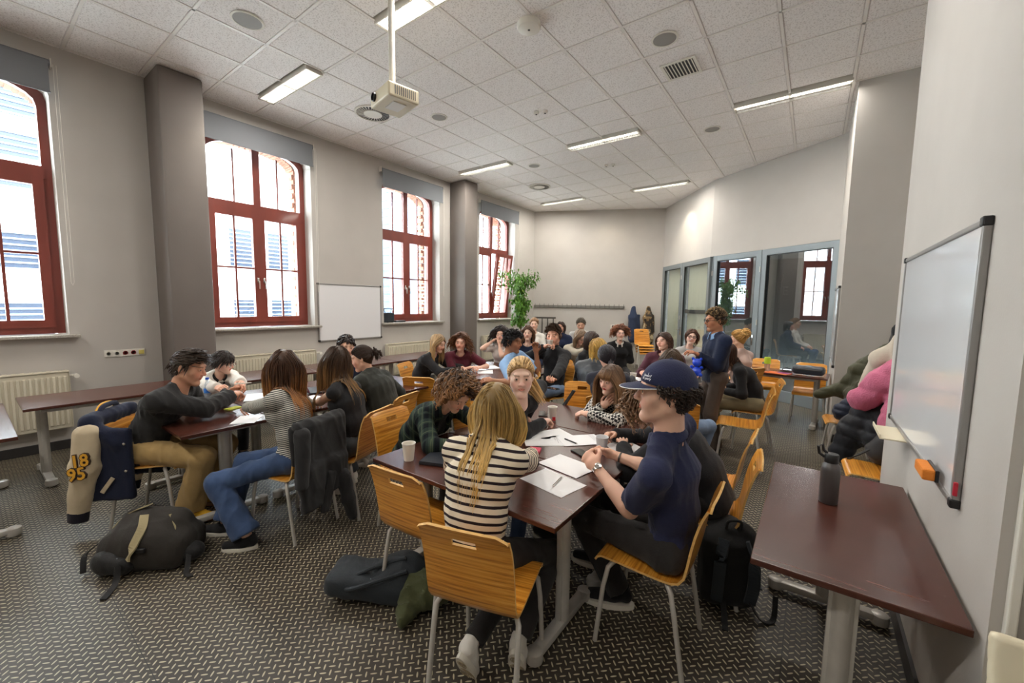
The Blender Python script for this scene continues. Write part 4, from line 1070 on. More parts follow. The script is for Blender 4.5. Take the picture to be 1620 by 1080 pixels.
for tx, zz, t in (('U', 2.20, .60), ('VE', 1.98, .62)):
    p = lerp2(B0, B1, t); text('lettering', tx, .22, (p[0] - .0 + .05 * sin(-aB), p[1] + .035, zz), RB, lt, bpy.data.objects['door_4'] if False else None)
for o in [o for o in bpy.data.objects if o.name.startswith('lettering')]:
    d4 = bpy.data.objects['door_4']; o.parent = d4; mwd = Matrix.Translation(d4.location) @ Matrix.Rotation(d4.rotation_euler.z, 4, 'Z'); o.matrix_basis = mwd.inverted() @ o.matrix_basis
# trim and corner at the near right
m = MB(); m.bbox((.505, 1.705, 2.2), (.022, .03, 4.3), .004); struct(m.build('trim_1', M['plastic_white']))
r = thing('cabinet', 'pale grey cabinet beyond the near right corner, cut by the frame', 'cabinet', (.86, 1.66, 0)); 
m = MB(); m.bbox((0, 0, .55), (.62, .08, 1.1), .004); m.build('body', mat('cabinet_laminate', lin((190, 184, 176)), .5), r)
for k in range(2): m = MB(); m.bbox((0, -.046, .42 + (.0 if k == 0 else .545)), (.60, .018, .80 if k == 0 else .26), .004); m.build('door', mat('cabinet_laminate', lin((190, 184, 176)), .5), r)
# light fixtures
def ceiling_light(x, y, label):
    r = thing('ceiling_light', label, 'ceiling light', (x, y, CEIL - .024), 0, 'fluorescent ceiling lights')
    m = MB(); m.box((0, 0, .07), (1.22, .19, .01)); m.box((0, -.095, .035), (1.24, .008, .08)); m.box((0, .095, .035), (1.24, .008, .08)); m.box((-.618, 0, .035), (.008, .19, .08)); m.box((.618, 0, .035), (.008, .19, .08)); m.build('housing', M['plastic_white'], r)
    for s in (-1, 1): m = MB(); m.tube([(-.59, s * .045, .045), (.59, s * .045, .045)], .014, 10); m.build('fluorescent_tube', M['lamp'], r, True)
    m = MB()
    for k in range(-14, 15): m.box((k * .0425, 0, .012), (.0025, .17, .024))
    for yy in (-.083, 0, .083): m.box((0, yy, .012), (1.2, .003, .024))
    o = m.build('louvre_grid', mat('louvre_aluminium', lin((235, 235, 232)), .3, metal=.2), r); o['kind'] = 'stuff'
LL = ['over the left table group', 'above the projector', 'right of the projector, above the frame', 'in front of the far column', 'in the middle of the ceiling', 'nearest the right wall pillar', 'in the far left ceiling corner', 'in the far middle of the ceiling', 'behind the camera, left', 'behind the camera, middle', 'behind the camera, right']
for (x, y), l in zip(LIGHTS, LL): ceiling_light(x, y, 'recessed louvred fluorescent light ' + l)
for i, (x, y, r_, w_) in enumerate([(-4.54, 1.84, .12, 'near the left wall, close to the camera'), (-4.53, 4.32, .10, 'just beyond the projector'), (-1.38, 4.40, .11, 'beside the square vent'), (-4.54, 6.83, .10, 'left of the round vent'), (-1.41, 6.96, .10, 'near the right light')]):
    r = thing('ceiling_speaker', 'round flush grey ceiling speaker ' + w_, 'speaker', (x, y, CEIL), 0, 'ceiling speakers')
    m = MB(); m.lathe([(r_ + .02, .0), (r_ + .02, -.006), (r_ + .004, -.01), (r_, -.006), (r_, .0)], n=28); m.build('rim', M['plastic_white'], r, True)
    m = MB(); m.lathe([(r_, -.006), (r_ * .5, -.009), (0.001, -.01)], n=28); m.build('grille', mat('speaker_mesh', lin((150, 147, 142)), .6, bump=.3, bscale=400), r, True)
r = thing('access_point', 'large white disc access point on the ceiling near the top edge', 'access point', (-2.36, 3.42, CEIL)); m = MB(); m.lathe([(.11, 0), (.115, -.03), (.105, -.055), (.08, -.062), (.001, -.064)], n=32); m.build('housing', M['plastic_white'], r, True)  # the disc is a ceiling access point
m = MB(); m.lathe([(.012, 0), (.012, -.004), (0.001, -.004)], (0, 0, -.063), n=10); m.build('indicator', M['darksteel'], r)
for i, (x, y, w_) in enumerate([(-3.23, 5.0, 'nearer the camera'), (-3.31, 7.58, 'farther down the room')]):
    r = thing('sensor', 'small twin spot sensor on the ceiling, ' + w_, 'sensor', (x, y, CEIL), 0, 'twin ceiling sensors')
    for s in (-1, 1):
        m = MB(); m.lathe([(.035, 0), (.036, -.02), (.026, -.035), (.001, -.036)], (s * .06, s * .02, 0), n=16); h_ = m.build('head', M['plastic_white'], r, True); m = MB(); m.lathe([(.014, -.036), (.010, -.042), (.001, -.043)], (s * .06, s * .02, 0), n=12); m.build('lens', M['black'], h_, True)
r = thing('air_vent', 'square slotted ceiling vent beside the grey speaker', 'vent', (-1.38, 5.03, CEIL)); m = MB(); m.box((0, 0, -.002), (.36, .36, .008)); m.box((0, 0, -.0065), (.30, .30, .002)); m.build('backing', M['black'], r)
m = MB()
for s in (-1, 1): m.box((s * .17, 0, -.006), (.03, .37, .012)); m.box((0, s * .17, -.006), (.31, .03, .012))
m.build('frame', M['plastic_white'], r)
for k in range(9): m = MB(); m.box((-.14 + k * .035, 0, -.010), (.010, .31, .008)); m.build('slat', M['plastic_white'], r)
def swirl(x, y, label, c):
    r = thing('swirl_diffuser', label, 'vent', (x, y, CEIL), 0, 'round swirl vents'); m = MB(); m.lathe([(.24, 0), (.24, -.006), (.001, -.007)], n=32); m.build('backing', M['black'], r, True)
    m = MB()
    for k in range(30):
        a = 2 * pi * k / 30; V = []
        for (rr, da, zz) in ((.12, 0, -.012), (.12, .05, -.010), (.225, .19, -.012), (.225, .14, -.016)): V.append((rr * cos(a + da), rr * sin(a + da), zz))
        m.add(V + [(x_, y_, z_ - .003) for x_, y_, z_ in V], [(0, 1, 2, 3), (7, 6, 5, 4), (0, 4, 5, 1), (2, 6, 7, 3), (1, 5, 6, 2), (3, 7, 4, 0)])
    m.lathe([(.125, -.006), (.125, -.02), (.001, -.022)], n=24); m.lathe([(.25, 0), (.25, -.012), (.225, -.016), (.225, -.006)], n=32); o = m.build('blades', M['plastic_white'], r)
swirl(-5.22, 3.70, 'round swirl ceiling vent behind the projector', 0); swirl(-5.22, 8.08, 'round swirl ceiling vent in the far left of the ceiling', 0)
# projector
r = thing('projector', 'cream ceiling projector hanging on a white pole', 'projector', (-3.05, 2.36, 3.42), rad(-12))
m = MB(); m.tube([(0, 0, .12), (0, 0, CEIL - 3.42)], .027, 14); m.build('pole', M['plastic_white'], r, True)
m = MB(); m.bbox((0, .02, .02), (.36, .28, .115), .014, R=np.eye(3)); m.build('case', M['cream'], r)
m = MB(); m.lathe([(.036, 0), (.036, .016), (.030, .02), (.028, .006), (.001, .004)], (-.09, -.12, .03), 20, R=[[1, 0, 0], [0, 0, -1], [0, 1, 0]]); m.build('lens', M['black'], r, True)
m = MB()
for k in range(11): m.box((.181, -.06 + k * .018, .02), (.004, .008, .07))
m.build('grille', M['darksteel'], r); m = MB(); m.bbox((0, 0, .1), (.14, .14, .05), .01); m.build('mount', M['cream'], r)
m = MB(); m.box((.02, .02, -.040), (.16, .12, .006)); m.build('bottom_plate', M['plastic_white'], r)
# coat rack on the far wall
aF = math.atan2(F1[1] - F0[1], F1[0] - F0[0]); pr = lerp2(F0, F1, .01)
r = thing('coat_rack', 'long grey wall coat rack with a row of hooks on the far wall', 'coat rack', (pr[0], pr[1], 1.63), aF)
m = MB(); m.bbox((1.30, -.02, 0), (2.6, .03, .075), .006); m.build('rail', mat('rack_grey', lin((120, 118, 112)), .5), r)
for k in range(20):
    m = MB(); x = .04 + k * .133; m.tube([(x, -.03, -.02), (x, -.07, -.03), (x, -.09, -.01), (x, -.09, .08)], .006, 6); m.build('hook', M['darksteel'], r, True)
HA = {'W': (-0.532, 1.935), 'V': (-1.26, 1.578), 'U': (-1.985, 2.049), 'T': (-1.597, 2.283), 'S': (-1.337, 3.23), 'X': (-0.856, 2.609), 'A': (-3.922, 1.057), 'B': (-4.88, 1.609), 'C': (-3.168, 1.43), 'D': (-3.144, 1.84), 'E': (-3.473, 2.292), 'E2': (-4.268, 2.618), 'F': (-4.12, 3.896), 'G': (-3.976, 4.195), 'I': (-2.985, 4.079), 'H': (-4.026, 5.187), 'J': (-3.814, 5.636), 'J2': (-4.696, 7.171), 'K': (-2.808, 4.775), 'L': (-4.229, 7.47), 'N': (-4.224, 8.381), 'M': (-3.085, 6.111), 'O': (-2.551, 5.436), 'P': (-2.045, 4.542), 'Q': (-1.699, 3.984), 'R': (-2.705, 6.882), 'Y': (-1.613, 5.683), 'Z': (-1.512, 6.811), 'AA': (-1.113, 4.215), 'CC': (-0.85, 6.695), 'DD': (-0.635, 4.962), 'BB': (-0.882, 5.11)}
# ------------------------------------------------------------------ furniture
def chair_meshes():
    prof = [(.222, .424), (.212, .442), (.190, .455), (.10, .454), (.0, .449), (-.10, .446), (-.150, .449)]
    back = [(-.150, .449), (-.182, .462), (-.203, .495), (-.214, .55), (-.226, .63), (-.240, .70), (-.2540, .752), (-.2580, .765), (-.2640, .782), (-.270, .797), (-.283, .825), (-.296, .848)]
    us = np.array([-1, -.97, -.75, -.5, -.32, -.27, -.15, 0, .15, .27, .32, .5, .75, .97, 1])
    def sheet(pr, hw, hole=None, t=.0105, corner=None):
        m = MB(); n = len(pr); k = len(us); G = {}
        V = []; P = [A3(0, *p) for p in pr]
        nr = []
        for i in range(n):
            tg = N(P[min(i + 1, n - 1)] - P[max(i - 1, 0)]); nr.append(np.cross(tg, A3(1, 0, 0)))
        for side in (0, 1):
            for i in range(n):
                w_ = hw(i / (n - 1))
                for j, u in enumerate(us):
                    dz = 0
                    if corner and i == n - 1 and abs(u) > .9: dz = -.022 * (abs(u) - .9) / .1
                    q = P[i] + nr[i] * (t / 2 if side else -t / 2); crv = .006 * (u * u) * (1 if corner else 0)
                    V.append((u * w_, q[1] + crv, q[2] + dz))
        F = []; M_ = []
        def id(s, i, j): return s * n * k + i * k + j
        cells = set((i, j) for i in range(n - 1) for j in range(k - 1))
        if hole: cells -= {(i, j) for i in hole[0] for j in hole[1]}
        for (i, j) in cells:
            F.append((id(0, i, j), id(0, i, j + 1), id(0, i + 1, j + 1), id(0, i + 1, j))); M_.append(0)
            F.append((id(1, i, j), id(1, i + 1, j), id(1, i + 1, j + 1), id(1, i, j + 1))); M_.append(0)
            for (di, dj, a, b) in ((-1, 0, (i, j), (i, j + 1)), (1, 0, (i + 1, j + 1), (i + 1, j)), (0, -1, (i + 1, j), (i, j)), (0, 1, (i, j + 1), (i + 1, j + 1))):
                if (i + di, j + dj) not in cells:
                    F.append((id(0, *b), id(0, *a), id(1, *a), id(1, *b))); M_.append(1)
        m.add(V, F); m.M = M_; return m
    s = sheet(prof, lambda t: .198 - .008 * (1 - t) ** 3 - .004 * t)
    b = sheet(back, lambda t: .194 - .010 * t + .008 * max(0, t - .3) + .004 * math.sin(t * pi), hole=((7, 8), (5, 6, 7, 8)), corner=1)
    return s, b
_s, _b = chair_meshes(); seat_me = _s.mesh('seat', True); back_me = _b.mesh('backrest', True)
def chair0(label, loc, face, group='plywood chairs', tone=0):
    r = thing('plywood_chair', label, 'chair', (loc[0], loc[1], loc[2] if len(loc) > 2 else 0), rad(face - 90), group)
    for nm, me in (('seat', seat_me), ('backrest', back_me)): link(nm, me, [M['ply'], M['plyedge']], r)
    t = .0118
    for s in (-1, 1):
        if s == -1:
            m = MB(); m.tube([(.0, .12, .432), (s * .13, .125, .432), (s * .168, .140, .425), (s * .184, .155, .405), (s * .192, .175, .30), (s * .200, .205, 0)], t, 10); leg_f = m.mesh('leg', True)
            m = MB(); m.tube([(.0, -.10, .432), (s * .13, -.105, .432), (s * .172, -.125, .425), (s * .188, -.145, .40), (s * .192, -.165, .30), (s * .198, -.215, 0)], t, 10); leg_r = m.mesh('leg', True)
            chair0.me = (leg_f, leg_r)
        for k in (0, 1):
            o = link('leg', chair0.me[k], M['steel'], r)
            if s == 1: o.scale = (-1, 1, 1)
    m = MB()
    for s in (-1, 1): m.tube([(s * .10, .12, .434), (s * .10, -.10, .434)], .009, 6)
    m.build('seat_frame', M['steel'], r, True)
    return r
CH = None
def chair(label, x, y, face, z=0):
    global CH
    if CH is None: CH = chair0(label, (x, y, z), face); return CH
    return dup(CH, (x, y, z), rad(face - 90), label)
def seat_under(info, label, dface=0, back=.03):
    f = rad(info['face'] + dface); x, y = info['at'][0] - back * 0 + .045 * cos(f), info['at'][1] + .045 * sin(f)
    return chair(label, x, y, info['face'] + dface)
TB = None
def table(label, x0, x1, y0, y1, rot=0, along='x', group='mahogany laminate tables', h=.74):
    cx, cy = (x0 + x1) / 2, (y0 + y1) / 2; lx, ly = x1 - x0, y1 - y0
    r = thing('table', label, 'table', (cx, cy, 0), rot, group)
    m = MB(); m.bbox((0, 0, h - .0125), (lx - .004, ly - .004, .025), .0035); m.build('tabletop', M['mahog'], r)
    m = MB()
    L, S = (lx, ly) if along == 'x' else (ly, lx)
    def Pp(a, b): return (a, b) if along == 'x' else (b, a)
    def bx(m, a, b, z, da, db, dz, bv=.003): p = Pp(a, b); q = Pp(da, db); m.bbox((p[0], p[1], z), (q[0], q[1], dz), bv)
    for s in (-1, 1): bx(m, 0, s * (S / 2 - .09), h - .045, L - .28, .03, .04)
    for s in (-1, 1): bx(m, s * (L / 2 - .13), 0, h - .045, .04, S - .16, .04)
    m.build('underframe', M['steel'], r)
    for s in (-1, 1):
        a = s * (L / 2 - .13); m = MB(); p = Pp(a, 0)
        pr = [(.036, .06), (.036, h - .06), (.045, h - .03)]
        m.lathe(pr, (p[0], p[1], 0), 16); bx(m, a, .0, h * .5, .03, .09, h - .14)
        m.build('column_leg', M['steel'], r, True)
        m = MB(); bx(m, a, 0, .045, .062, S - .12, .04, .012)
        for e in (-1, 1):
            q = Pp(a, e * (S / 2 - .06)); m.lathe([(.040, .012), (.043, .03), (.040, .062), (.03, .068), (.001, .069)], (q[0], q[1], 0), 14); m.lathe([(.02, 0), (.02, .014)], (q[0], q[1], 0), 10)
        m.build('foot', M['steel'], r, True)
    return r
for k, w_ in enumerate(['nearest of the central row, papers and white cup on it', 'second of the central row, middle papers on it', 'third of the central row, red-tagged cup on it']):
    table('dark mahogany table, ' + w_, -2.13, -.83, 1.46 + .65 * k, 2.105 + .65 * k)
for k, w_ in enumerate(['nearest of the left group, single paper on its corner', 'second of the left group, open laptop on it', 'third of the left group, between the two long-haired women', 'farthest of the left group, plate on it']):
    table('dark mahogany table, ' + w_, -4.80, -3.50, .87 + .62 * k, 1.485 + .62 * k)
for k, w_ in enumerate(['beside the leftmost radiator', 'behind the near dark column', 'under the second window', 'under the wall whiteboard']):
    table('long side table on the window wall ' + w_, -6.10, -5.38, .28 + 1.31 * k, 1.58 + 1.31 * k, along='y')
table('dark table cut by the left frame edge with cables and a document', -5.86, -4.36, -.62, .20)
table('dark table of the far left group with scattered papers', -4.25, -2.95, 3.88, 4.52); table('dark table of the far left group, farther one', -4.25, -2.95, 4.53, 5.17)
table('dark table of the middle group by the standing man', -2.30, -1.00, 4.85, 5.49)
table('dark table near the glass doors holding the black shoulder bag', -1.02, .24, 6.93, 7.53, rot=rad(-4))
table('dark empty side table against the near right wall holding the bottle', -.135, .455, 1.745, 2.97, along='y')

# ------------------------------------------------------------------ clothes and people
C_ = cloth
blk = C_('black_knit', (34, 34, 37)); char = C_('charcoal_sweat', (46, 46, 47)); navy = C_('navy_polo', (40, 45, 76)); navyk = C_('navy_knit', (26, 36, 62))
khaki = C_('khaki_twill', (168, 140, 92)); khaki2 = C_('beige_twill', (150, 138, 108)); jean = C_('blue_denim', (62, 82, 118), var=.25, bscale=400); jeanl = C_('pale_denim', (128, 150, 180), var=.2); jeang = C_('grey_denim', (62, 66, 70), var=.3); blkj = C_('black_denim', (44, 42, 42), var=.3)
brownt = C_('brown_twill', (86, 74, 66)); white = C_('white_cotton', (226, 222, 214)); maroon = C_('maroon_cotton', (92, 36, 48)); burg = C_('burgundy_velvet', (88, 50, 62)); greyt = C_('grey_tee', (176, 174, 172)); ltblue = C_('light_blue_shirt', (138, 172, 212)); beige = C_('beige_cardigan', (168, 158, 142))
leather = mat('black_leather', lin((52, 58, 66)), .38, var=.15, bump=.3, bscale=30); pinkb = C_('dusty_pink_knit', (192, 166, 156)); mesh_b = mat('sheer_black_mesh', lin((40, 34, 36)), .7, alpha=.82); dgreen = C_('dark_olive_jacket', (44, 46, 42)); floral = C_('pale_floral', (206, 196, 190), var=.3); redc = C_('red_cloth', (196, 34, 66))
st1 = stripe_mat('navy_stripes', (234, 222, 200), (46, 38, 44), .036, .36); st2 = stripe_mat('fine_stripes', (206, 204, 194), (40, 42, 46), .0135, .45)
plaid = plaid_mat('green_plaid', (52, 66, 58), (18, 22, 28), (92, 100, 78)); hound = check_mat('houndstooth', (212, 208, 200), (38, 36, 38), .021)
sh_b = C_('black_canvas', (30, 30, 32)); sh_w = C_('white_leather', (224, 220, 212)); sh_y = C_('yellow_suede', (205, 158, 44)); glas = M['black']
def sh(m, sole=None, **k): d = dict(mat=m, sole=sole or M['white_rubber']); d.update(k); return d
gum = mat('gum_rubber', lin((120, 80, 44)), .6)
PP = {}
# near table
PP['W'] = person('man in navy cap and navy polo shirt seated at the near table', 180, head_at=HA['W'], lean=4, side=-14, sex='m', H=1.14, near=2, head=(204, 2, 0), hands=((-.895, 1.99, .835), (-.90, 2.24, .82)), elbow=((.8, -.25, -1), (.8, .3, -1)), curl=(1.0, .8), palms=((.1, .9, -.5), (-.2, -.7, -.6)),
    feet=((-.78, 2.12), (-1.0, 2.38)), knee=((-1, 0, .6), (-1, .1, .6)), top=dict(mat=navy, sleeve=.38, fold=.007, fit=.016, collar=navy, neck=.015), bottom=dict(mat=blkj, wide=.012, fit=.018, fold=.008), shoe=sh(sh_b, dir=(200, 190)), hair=dict(style='short', col=(44, 32, 26), len=.045, n=420, r=.005, sweep=(0, -.3, -.7), zmax=.05, curl=.005, cfreq=30), skin=(226, 182, 158), build=1.06, arch=.6)
PP['V'] = person('woman with long blonde hair in black and cream striped top, back to camera', 103, head_at=HA['V'], lean=16, near=2, head=(112, -22, 8), hands=((-1.45, 1.80, .80), (-1.33, 2.06, .78)), elbow=((-.8, -.2, -.5), (.9, -.1, -.5)), curl=(.6, .35), feet=((-1.16, 1.30, .15), (-1.02, 1.48, .12)), knee=((0, 1, .3), (.1, 1, .3)),
    top=dict(mat=st1, fit=.020, fold=.005, hem=.04), bottom=dict(mat=blkj), shoe=sh(sh_w, pitch=62, dir=(100, 112), rings=1), hair=dict(style='long', col=(150, 122, 74), tip=(226, 184, 104), len=.60, conv=.30, n=520, r=.0058), skin=(232, 196, 174), arch=1.3)
PP['U'] = person('person with curly bronze hair in green plaid shirt, writing at the near table', 8, head_at=HA['U'], H=1.05, lean=42, near=2, head=(-12, -42, 0), hands=((-1.62, 2.15, .78), (-1.72, 1.90, .78)), elbow=((-.2, .8, -.4), (-.1, -1, -.4)), curl=(.5, .5), top=dict(mat=plaid, sleeve=.86, fit=.022, under=char, open=.03), bottom=dict(mat=blkj), shoe=sh(sh_b),
    hair=dict(style='curly', col=(58, 42, 32), tip=(168, 116, 64), len=.14, n=620, r=.0068, curl=.011, steps=20, cfreq=20, ramp=.3), skin=(226, 180, 152))
PP['T'] = person('young woman with pale face and tied ginger blonde hair in black cardigan', -8, head_at=HA['T'], H=1.11, lean=33, near=2, head=(-52, -4, 0), hands=((-1.80, 2.66, .80), (-1.62, 2.62, .79)), elbow=((-.5, .9, -.3), (.1, -1, -.3)), curl=(.8, .85), top=dict(mat=blk, fit=.02, open=.05, under=greyt), bottom=dict(mat=jean), shoe=sh(sh_b),
    hair=dict(style='tied', col=(190, 152, 100), tip=(224, 188, 130), len=.16, n=420, r=.005, gather=(0, -.115, .02), taillen=.30, tailn=70, cap=.007, taildir=(.4, .4, -.8)), skin=(238, 200, 180), brow=(120, 90, 60), arch=1.2)
PP['S'] = person('woman with long straight brown hair and fringe in houndstooth jumper, chin on hand', 262, head_at=HA['S'], lean=42, near=2, head=(254, -12, -6), hands=((-1.45, 3.06, .79), ('head', .02, .09, -.235)), elbow=((.8, -.6, -.5), (-.6, -.6, -1)), palms=((0, .3, -1), (0, .9, .3)), curl=(.6, .75), top=dict(mat=hound, fit=.022, fold=.005), bottom=dict(mat=blkj), shoe=sh(sh_b),
    hair=dict(style='long', bangs=True, col=(82, 58, 42), tip=(150, 112, 72), len=.46, n=520, r=.0052, part=.0), skin=(236, 196, 174), lips=(176, 60, 62))
PP['X'] = person('curly haired person in black sweater writing behind the man in the cap', 186, head_at=HA['X'], lean=44, near=1, head=(190, -38, 0), sex='f', hands=((-.93, 2.50, .79), (-1.06, 2.66, .80)), elbow=((.4, -1, -.4), (.3, 1, -.4)), curl=(.35, .8), palms=((0, 0, -1), (0, -.8, -.6)), top=dict(mat=blk, fit=.024), bottom=dict(mat=blkj), shoe=sh(sh_b),
    hair=dict(style='curly', col=(96, 72, 52), tip=(150, 112, 80), len=.2, n=380, r=.0075, curl=.010, steps=18, cfreq=18), skin=(222, 180, 155), build=1.08)
# left group
PP['A'] = person('young man in black sweatshirt and khaki trousers leaning on the left table', 48, head_at=HA['A'], H=1.05, lean=28, sex='m', near=2, head=(48, -14, -4), hands=((-4.20, 1.42, .86), (-3.98, 1.36, .88)), elbow=((-.3, 1, -.5), (.7, -.3, -.7)), curl=(.8, .8), feet=((-4.0, 1.12), (-3.80, .98)), knee=((.5, .7, .6), (.8, .5, .6)),
    top=dict(mat=char, fit=.034, fold=.011, hem=.06), bottom=dict(mat=khaki, fit=.03, wide=.03, fold=.010), shoe=sh(sh_y, gum, dir=(40, 30)), hair=dict(style='short', col=(58, 44, 34), len=.07, n=520, r=.0055, sweep=(.1, .75, .05)), skin=(214, 160, 132), build=1.0, arch=1.35)
PP['B'] = person('young woman with dark short hair, glasses and cream blouse with black collar', 10, head_at=HA['B'], H=0.93, lean=38, near=1, head=(38, -18, 5), hands=((-4.40, 1.62, .88), (-4.45, 1.42, .87)), curl=(.5, .7), top=dict(mat=white, fit=.028, fold=.007, collar=blk), bottom=dict(mat=blkj), shoe=sh(sh_b),
    hair=dict(style='short', col=(42, 32, 30), len=.10, n=420, r=.0065, sweep=(.15, -.1, -.55)), skin=(230, 186, 164), lips=(188, 62, 60), glasses=M['chrome'])
PP['C'] = person('woman with ginger tipped long hair in fine striped top and blue jeans, seen from behind', 196, head_at=HA['C'], H=1.02, lean=14, near=2, head=(150, -10, 4), twist=22, hands=((-3.78, 1.30, .80), (-3.62, 1.72, .79)), elbow=((.4, -.9, -.6), (.3, .9, -.5)), curl=(.6, .6), feet=((-3.02, 1.08), (-3.34, 1.06)), knee=((-1, -.9, .5), (-1, -.6, .6)),
    top=dict(mat=st2, fit=.012, hem=-.02, neck=.03, fold=.004), bottom=dict(mat=jean, fit=.014, wide=.035, fold=.009), shoe=sh(sh_b, dir=(225, 215)), hair=dict(style='long', col=(72, 46, 30), tip=(204, 136, 68), len=.52, conv=.08, n=480, r=.006, ramp=.35), skin=(222, 176, 150))
PP['D'] = person('woman with long brown hair in sheer black lace top and grey jeans', 200, head_at=HA['D'], H=1.02, lean=15, near=2, head=(180, -12, 0), twist=10, hands=((-3.50, 1.83, .79), (-3.60, 2.2, .79)), elbow=((.2, -.9, -.6), (.3, .9, -.5)), curl=(.5, .5), feet=((-3.25, 1.95), (-3.42, 2.12)), top=dict(mat=blk, fit=.008, hem=-.075, neck=.05, sleeve=0.0, name='lace_top'), bottom=dict(mat=jeang, fit=.010, wide=.02), shoe=sh(sh_w),
    hair=dict(style='long', col=(66, 46, 32), tip=(178, 136, 84), len=.52, conv=.08, n=480, r=.0055, ramp=.3, fwdfall=(.15, .0, 0)), skin=(226, 182, 154))
PP['E'] = person('woman with dark ponytail in white top and dark olive jacket, facing left', 196, head_at=HA['E'], lean=26, near=1, head=(222, -14, 0), hands=((-3.52, 2.30, .80), (-3.58, 2.5, .79)), elbow=((.2, -.9, -.5), (.3, .9, -.5)), curl=(.6, .6), top=dict(mat=dgreen, fit=.040, fold=.008, under=white, open=.045), bottom=dict(mat=blkj), shoe=sh(sh_w),
    hair=dict(style='tied', col=(54, 38, 30), len=.16, n=320, r=.006, gather=(0, -.125, .045), taillen=.10, tailn=34, cap=.009, tailcurl=.01), skin=(226, 180, 156))
PP['E2'] = person('dark haired person mostly hidden behind the women of the left group', -10, head_at=HA['E2'], lean=14, near=0, head=(-20, -10, 0), top=dict(mat=navyk), bottom=dict(mat=blkj), hair=dict(style='short', col=(40, 30, 28), len=.06, n=160, r=.009, sweep=(0, -.2, -.5)), skin=(222, 180, 155), sex='m')
# far left group
PP['F'] = person('woman with straight ash blonde hair in black blazer, in profile at the far left table', 22, head_at=HA['F'], lean=28, near=1, head=(10, -18, 0), hands=((-3.88, 4.12, .80), (-3.86, 3.98, .79)), elbow=((-.4, .7, -.6), (0, -1, -.5)), curl=(.6, .6), top=dict(mat=blk, fit=.024, hem=.07), bottom=dict(mat=blkj), shoe=sh(sh_b),
    hair=dict(style='long', col=(150, 122, 86), tip=(206, 172, 124), len=.36, n=320, r=.007), skin=(228, 188, 166))
PP['G'] = person('woman with long curly brown hair in maroon short sleeved top', -40, head_at=HA['G'], lean=28, near=1, head=(-58, -8, -6), hands=((-3.72, 4.30, .80), (-3.80, 4.18, .80)), elbow=((.3, .9, -.4), (-.6, -.7, -.4)), curl=(.6, .6), top=dict(mat=maroon, sleeve=.42, fit=.022), bottom=dict(mat=jean), shoe=sh(sh_b),
    hair=dict(style='curly', col=(82, 52, 38), tip=(132, 88, 56), len=.24, n=420, r=.009, curl=.010, steps=18, cfreq=11, hairline=.008), skin=(230, 184, 162))
PP['I'] = person('young man with black wavy hair in light blue shirt, turned to the right', 215, head_at=HA['I'], H=1.05, lean=14, sex='m', near=1, head=(12, -6, 0), twist=-30, hands=((-2.98, 3.66, .80), (-2.78, 4.3, 1.10)), elbow=((.2, -.8, -.6), (.6, .3, -1)), curl=(.5, .5), top=dict(mat=ltblue, sleeve=.45, fit=.024, collar=ltblue), bottom=dict(mat=jean), shoe=sh(sh_b),
    hair=dict(style='short', col=(28, 24, 26), len=.06, n=420, r=.008, sweep=(.1, .25, .05), curl=.006, cfreq=14), skin=(172, 122, 92))
PP['H'] = person('woman with long dark curly hair in pale top, hands raised near her mouth', 292, head_at=HA['H'], lean=12, near=0, head=(292, -6, 0), hands=((-4.02, 5.12, 1.07), (-4.12, 5.10, 1.10)), elbow=((.6, -.3, -1), (-.6, -.3, -1)), curl=(.8, .8), top=dict(mat=floral, sleeve=.4, fit=.02), bottom=dict(mat=jean),
    hair=dict(style='curly', col=(42, 30, 28), len=.28, n=320, r=.013, curl=.014, steps=16, cfreq=9), skin=(226, 184, 162))
PP['J'] = person('woman with wavy brown hair in navy scoop neck sweater, facing the camera', 300, head_at=HA['J'], lean=8, near=0, head=(298, 0, 0), top=dict(mat=navyk, fit=.018, neck=.045), bottom=dict(mat=jean), hair=dict(style='long', col=(92, 62, 46), tip=(120, 84, 58), len=.30, n=240, r=.009, curl=.006, cfreq=5), skin=(236, 198, 178))
PP['J2'] = person('light haired person behind the woman in the navy scoop neck sweater', 300, head_at=HA['J2'], H=1.08, lean=0, near=0, head=(300, 0, 0), top=dict(mat=white, fit=.018), bottom=dict(mat=jean), hair=dict(style='tied', col=(150, 116, 84), len=.14, n=160, r=.01, gather=(0, -.11, .06), taillen=0, tailn=24), skin=(230, 190, 168))
PP['K'] = person('young man in black turtleneck drinking from a cup', 256, head_at=HA['K'], lean=0, sex='m', near=1, H=1.1, head=(284, -4, 0), hands=((-2.42, 3.98, .70), ('head', .07, .15, -.12)), elbow=((.5, -.3, -.9), (-.9, .5, -.6)), curl=(.7, .8), palms=((0, 0, 1), (.8, .2, .1)), top=dict(mat=blk, fit=.026, turtle=1, hem=.06), bottom=dict(mat=jeanl), shoe=sh(sh_w),
    hair=dict(style='short', col=(78, 58, 44), len=.055, n=420, r=.0075, sweep=(.1, .4, .1)), skin=(226, 176, 152))
PP['L'] = person('smiling woman with dark hair in navy scarf and coat near the far wall', 290, head_at=HA['L'], lean=6, near=0, head=(285, 4, 0), top=dict(mat=navyk, fit=.04, turtle=1), bottom=dict(mat=blkj), hair=dict(style='bob', col=(56, 40, 34), len=.18, n=200, r=.01), skin=(226, 172, 150))
PP['N'] = person('man with short grey brown hair half hidden behind a woman with glasses', 290, head_at=HA['N'], H=1.08, lean=0, sex='m', near=0, head=(290, -20, 0), top=dict(mat=greyt), bottom=dict(mat=blkj), hair=dict(style='short', col=(98, 88, 76), len=.04, n=220, r=.009, sweep=(0, .4, 0)), skin=(222, 176, 150))
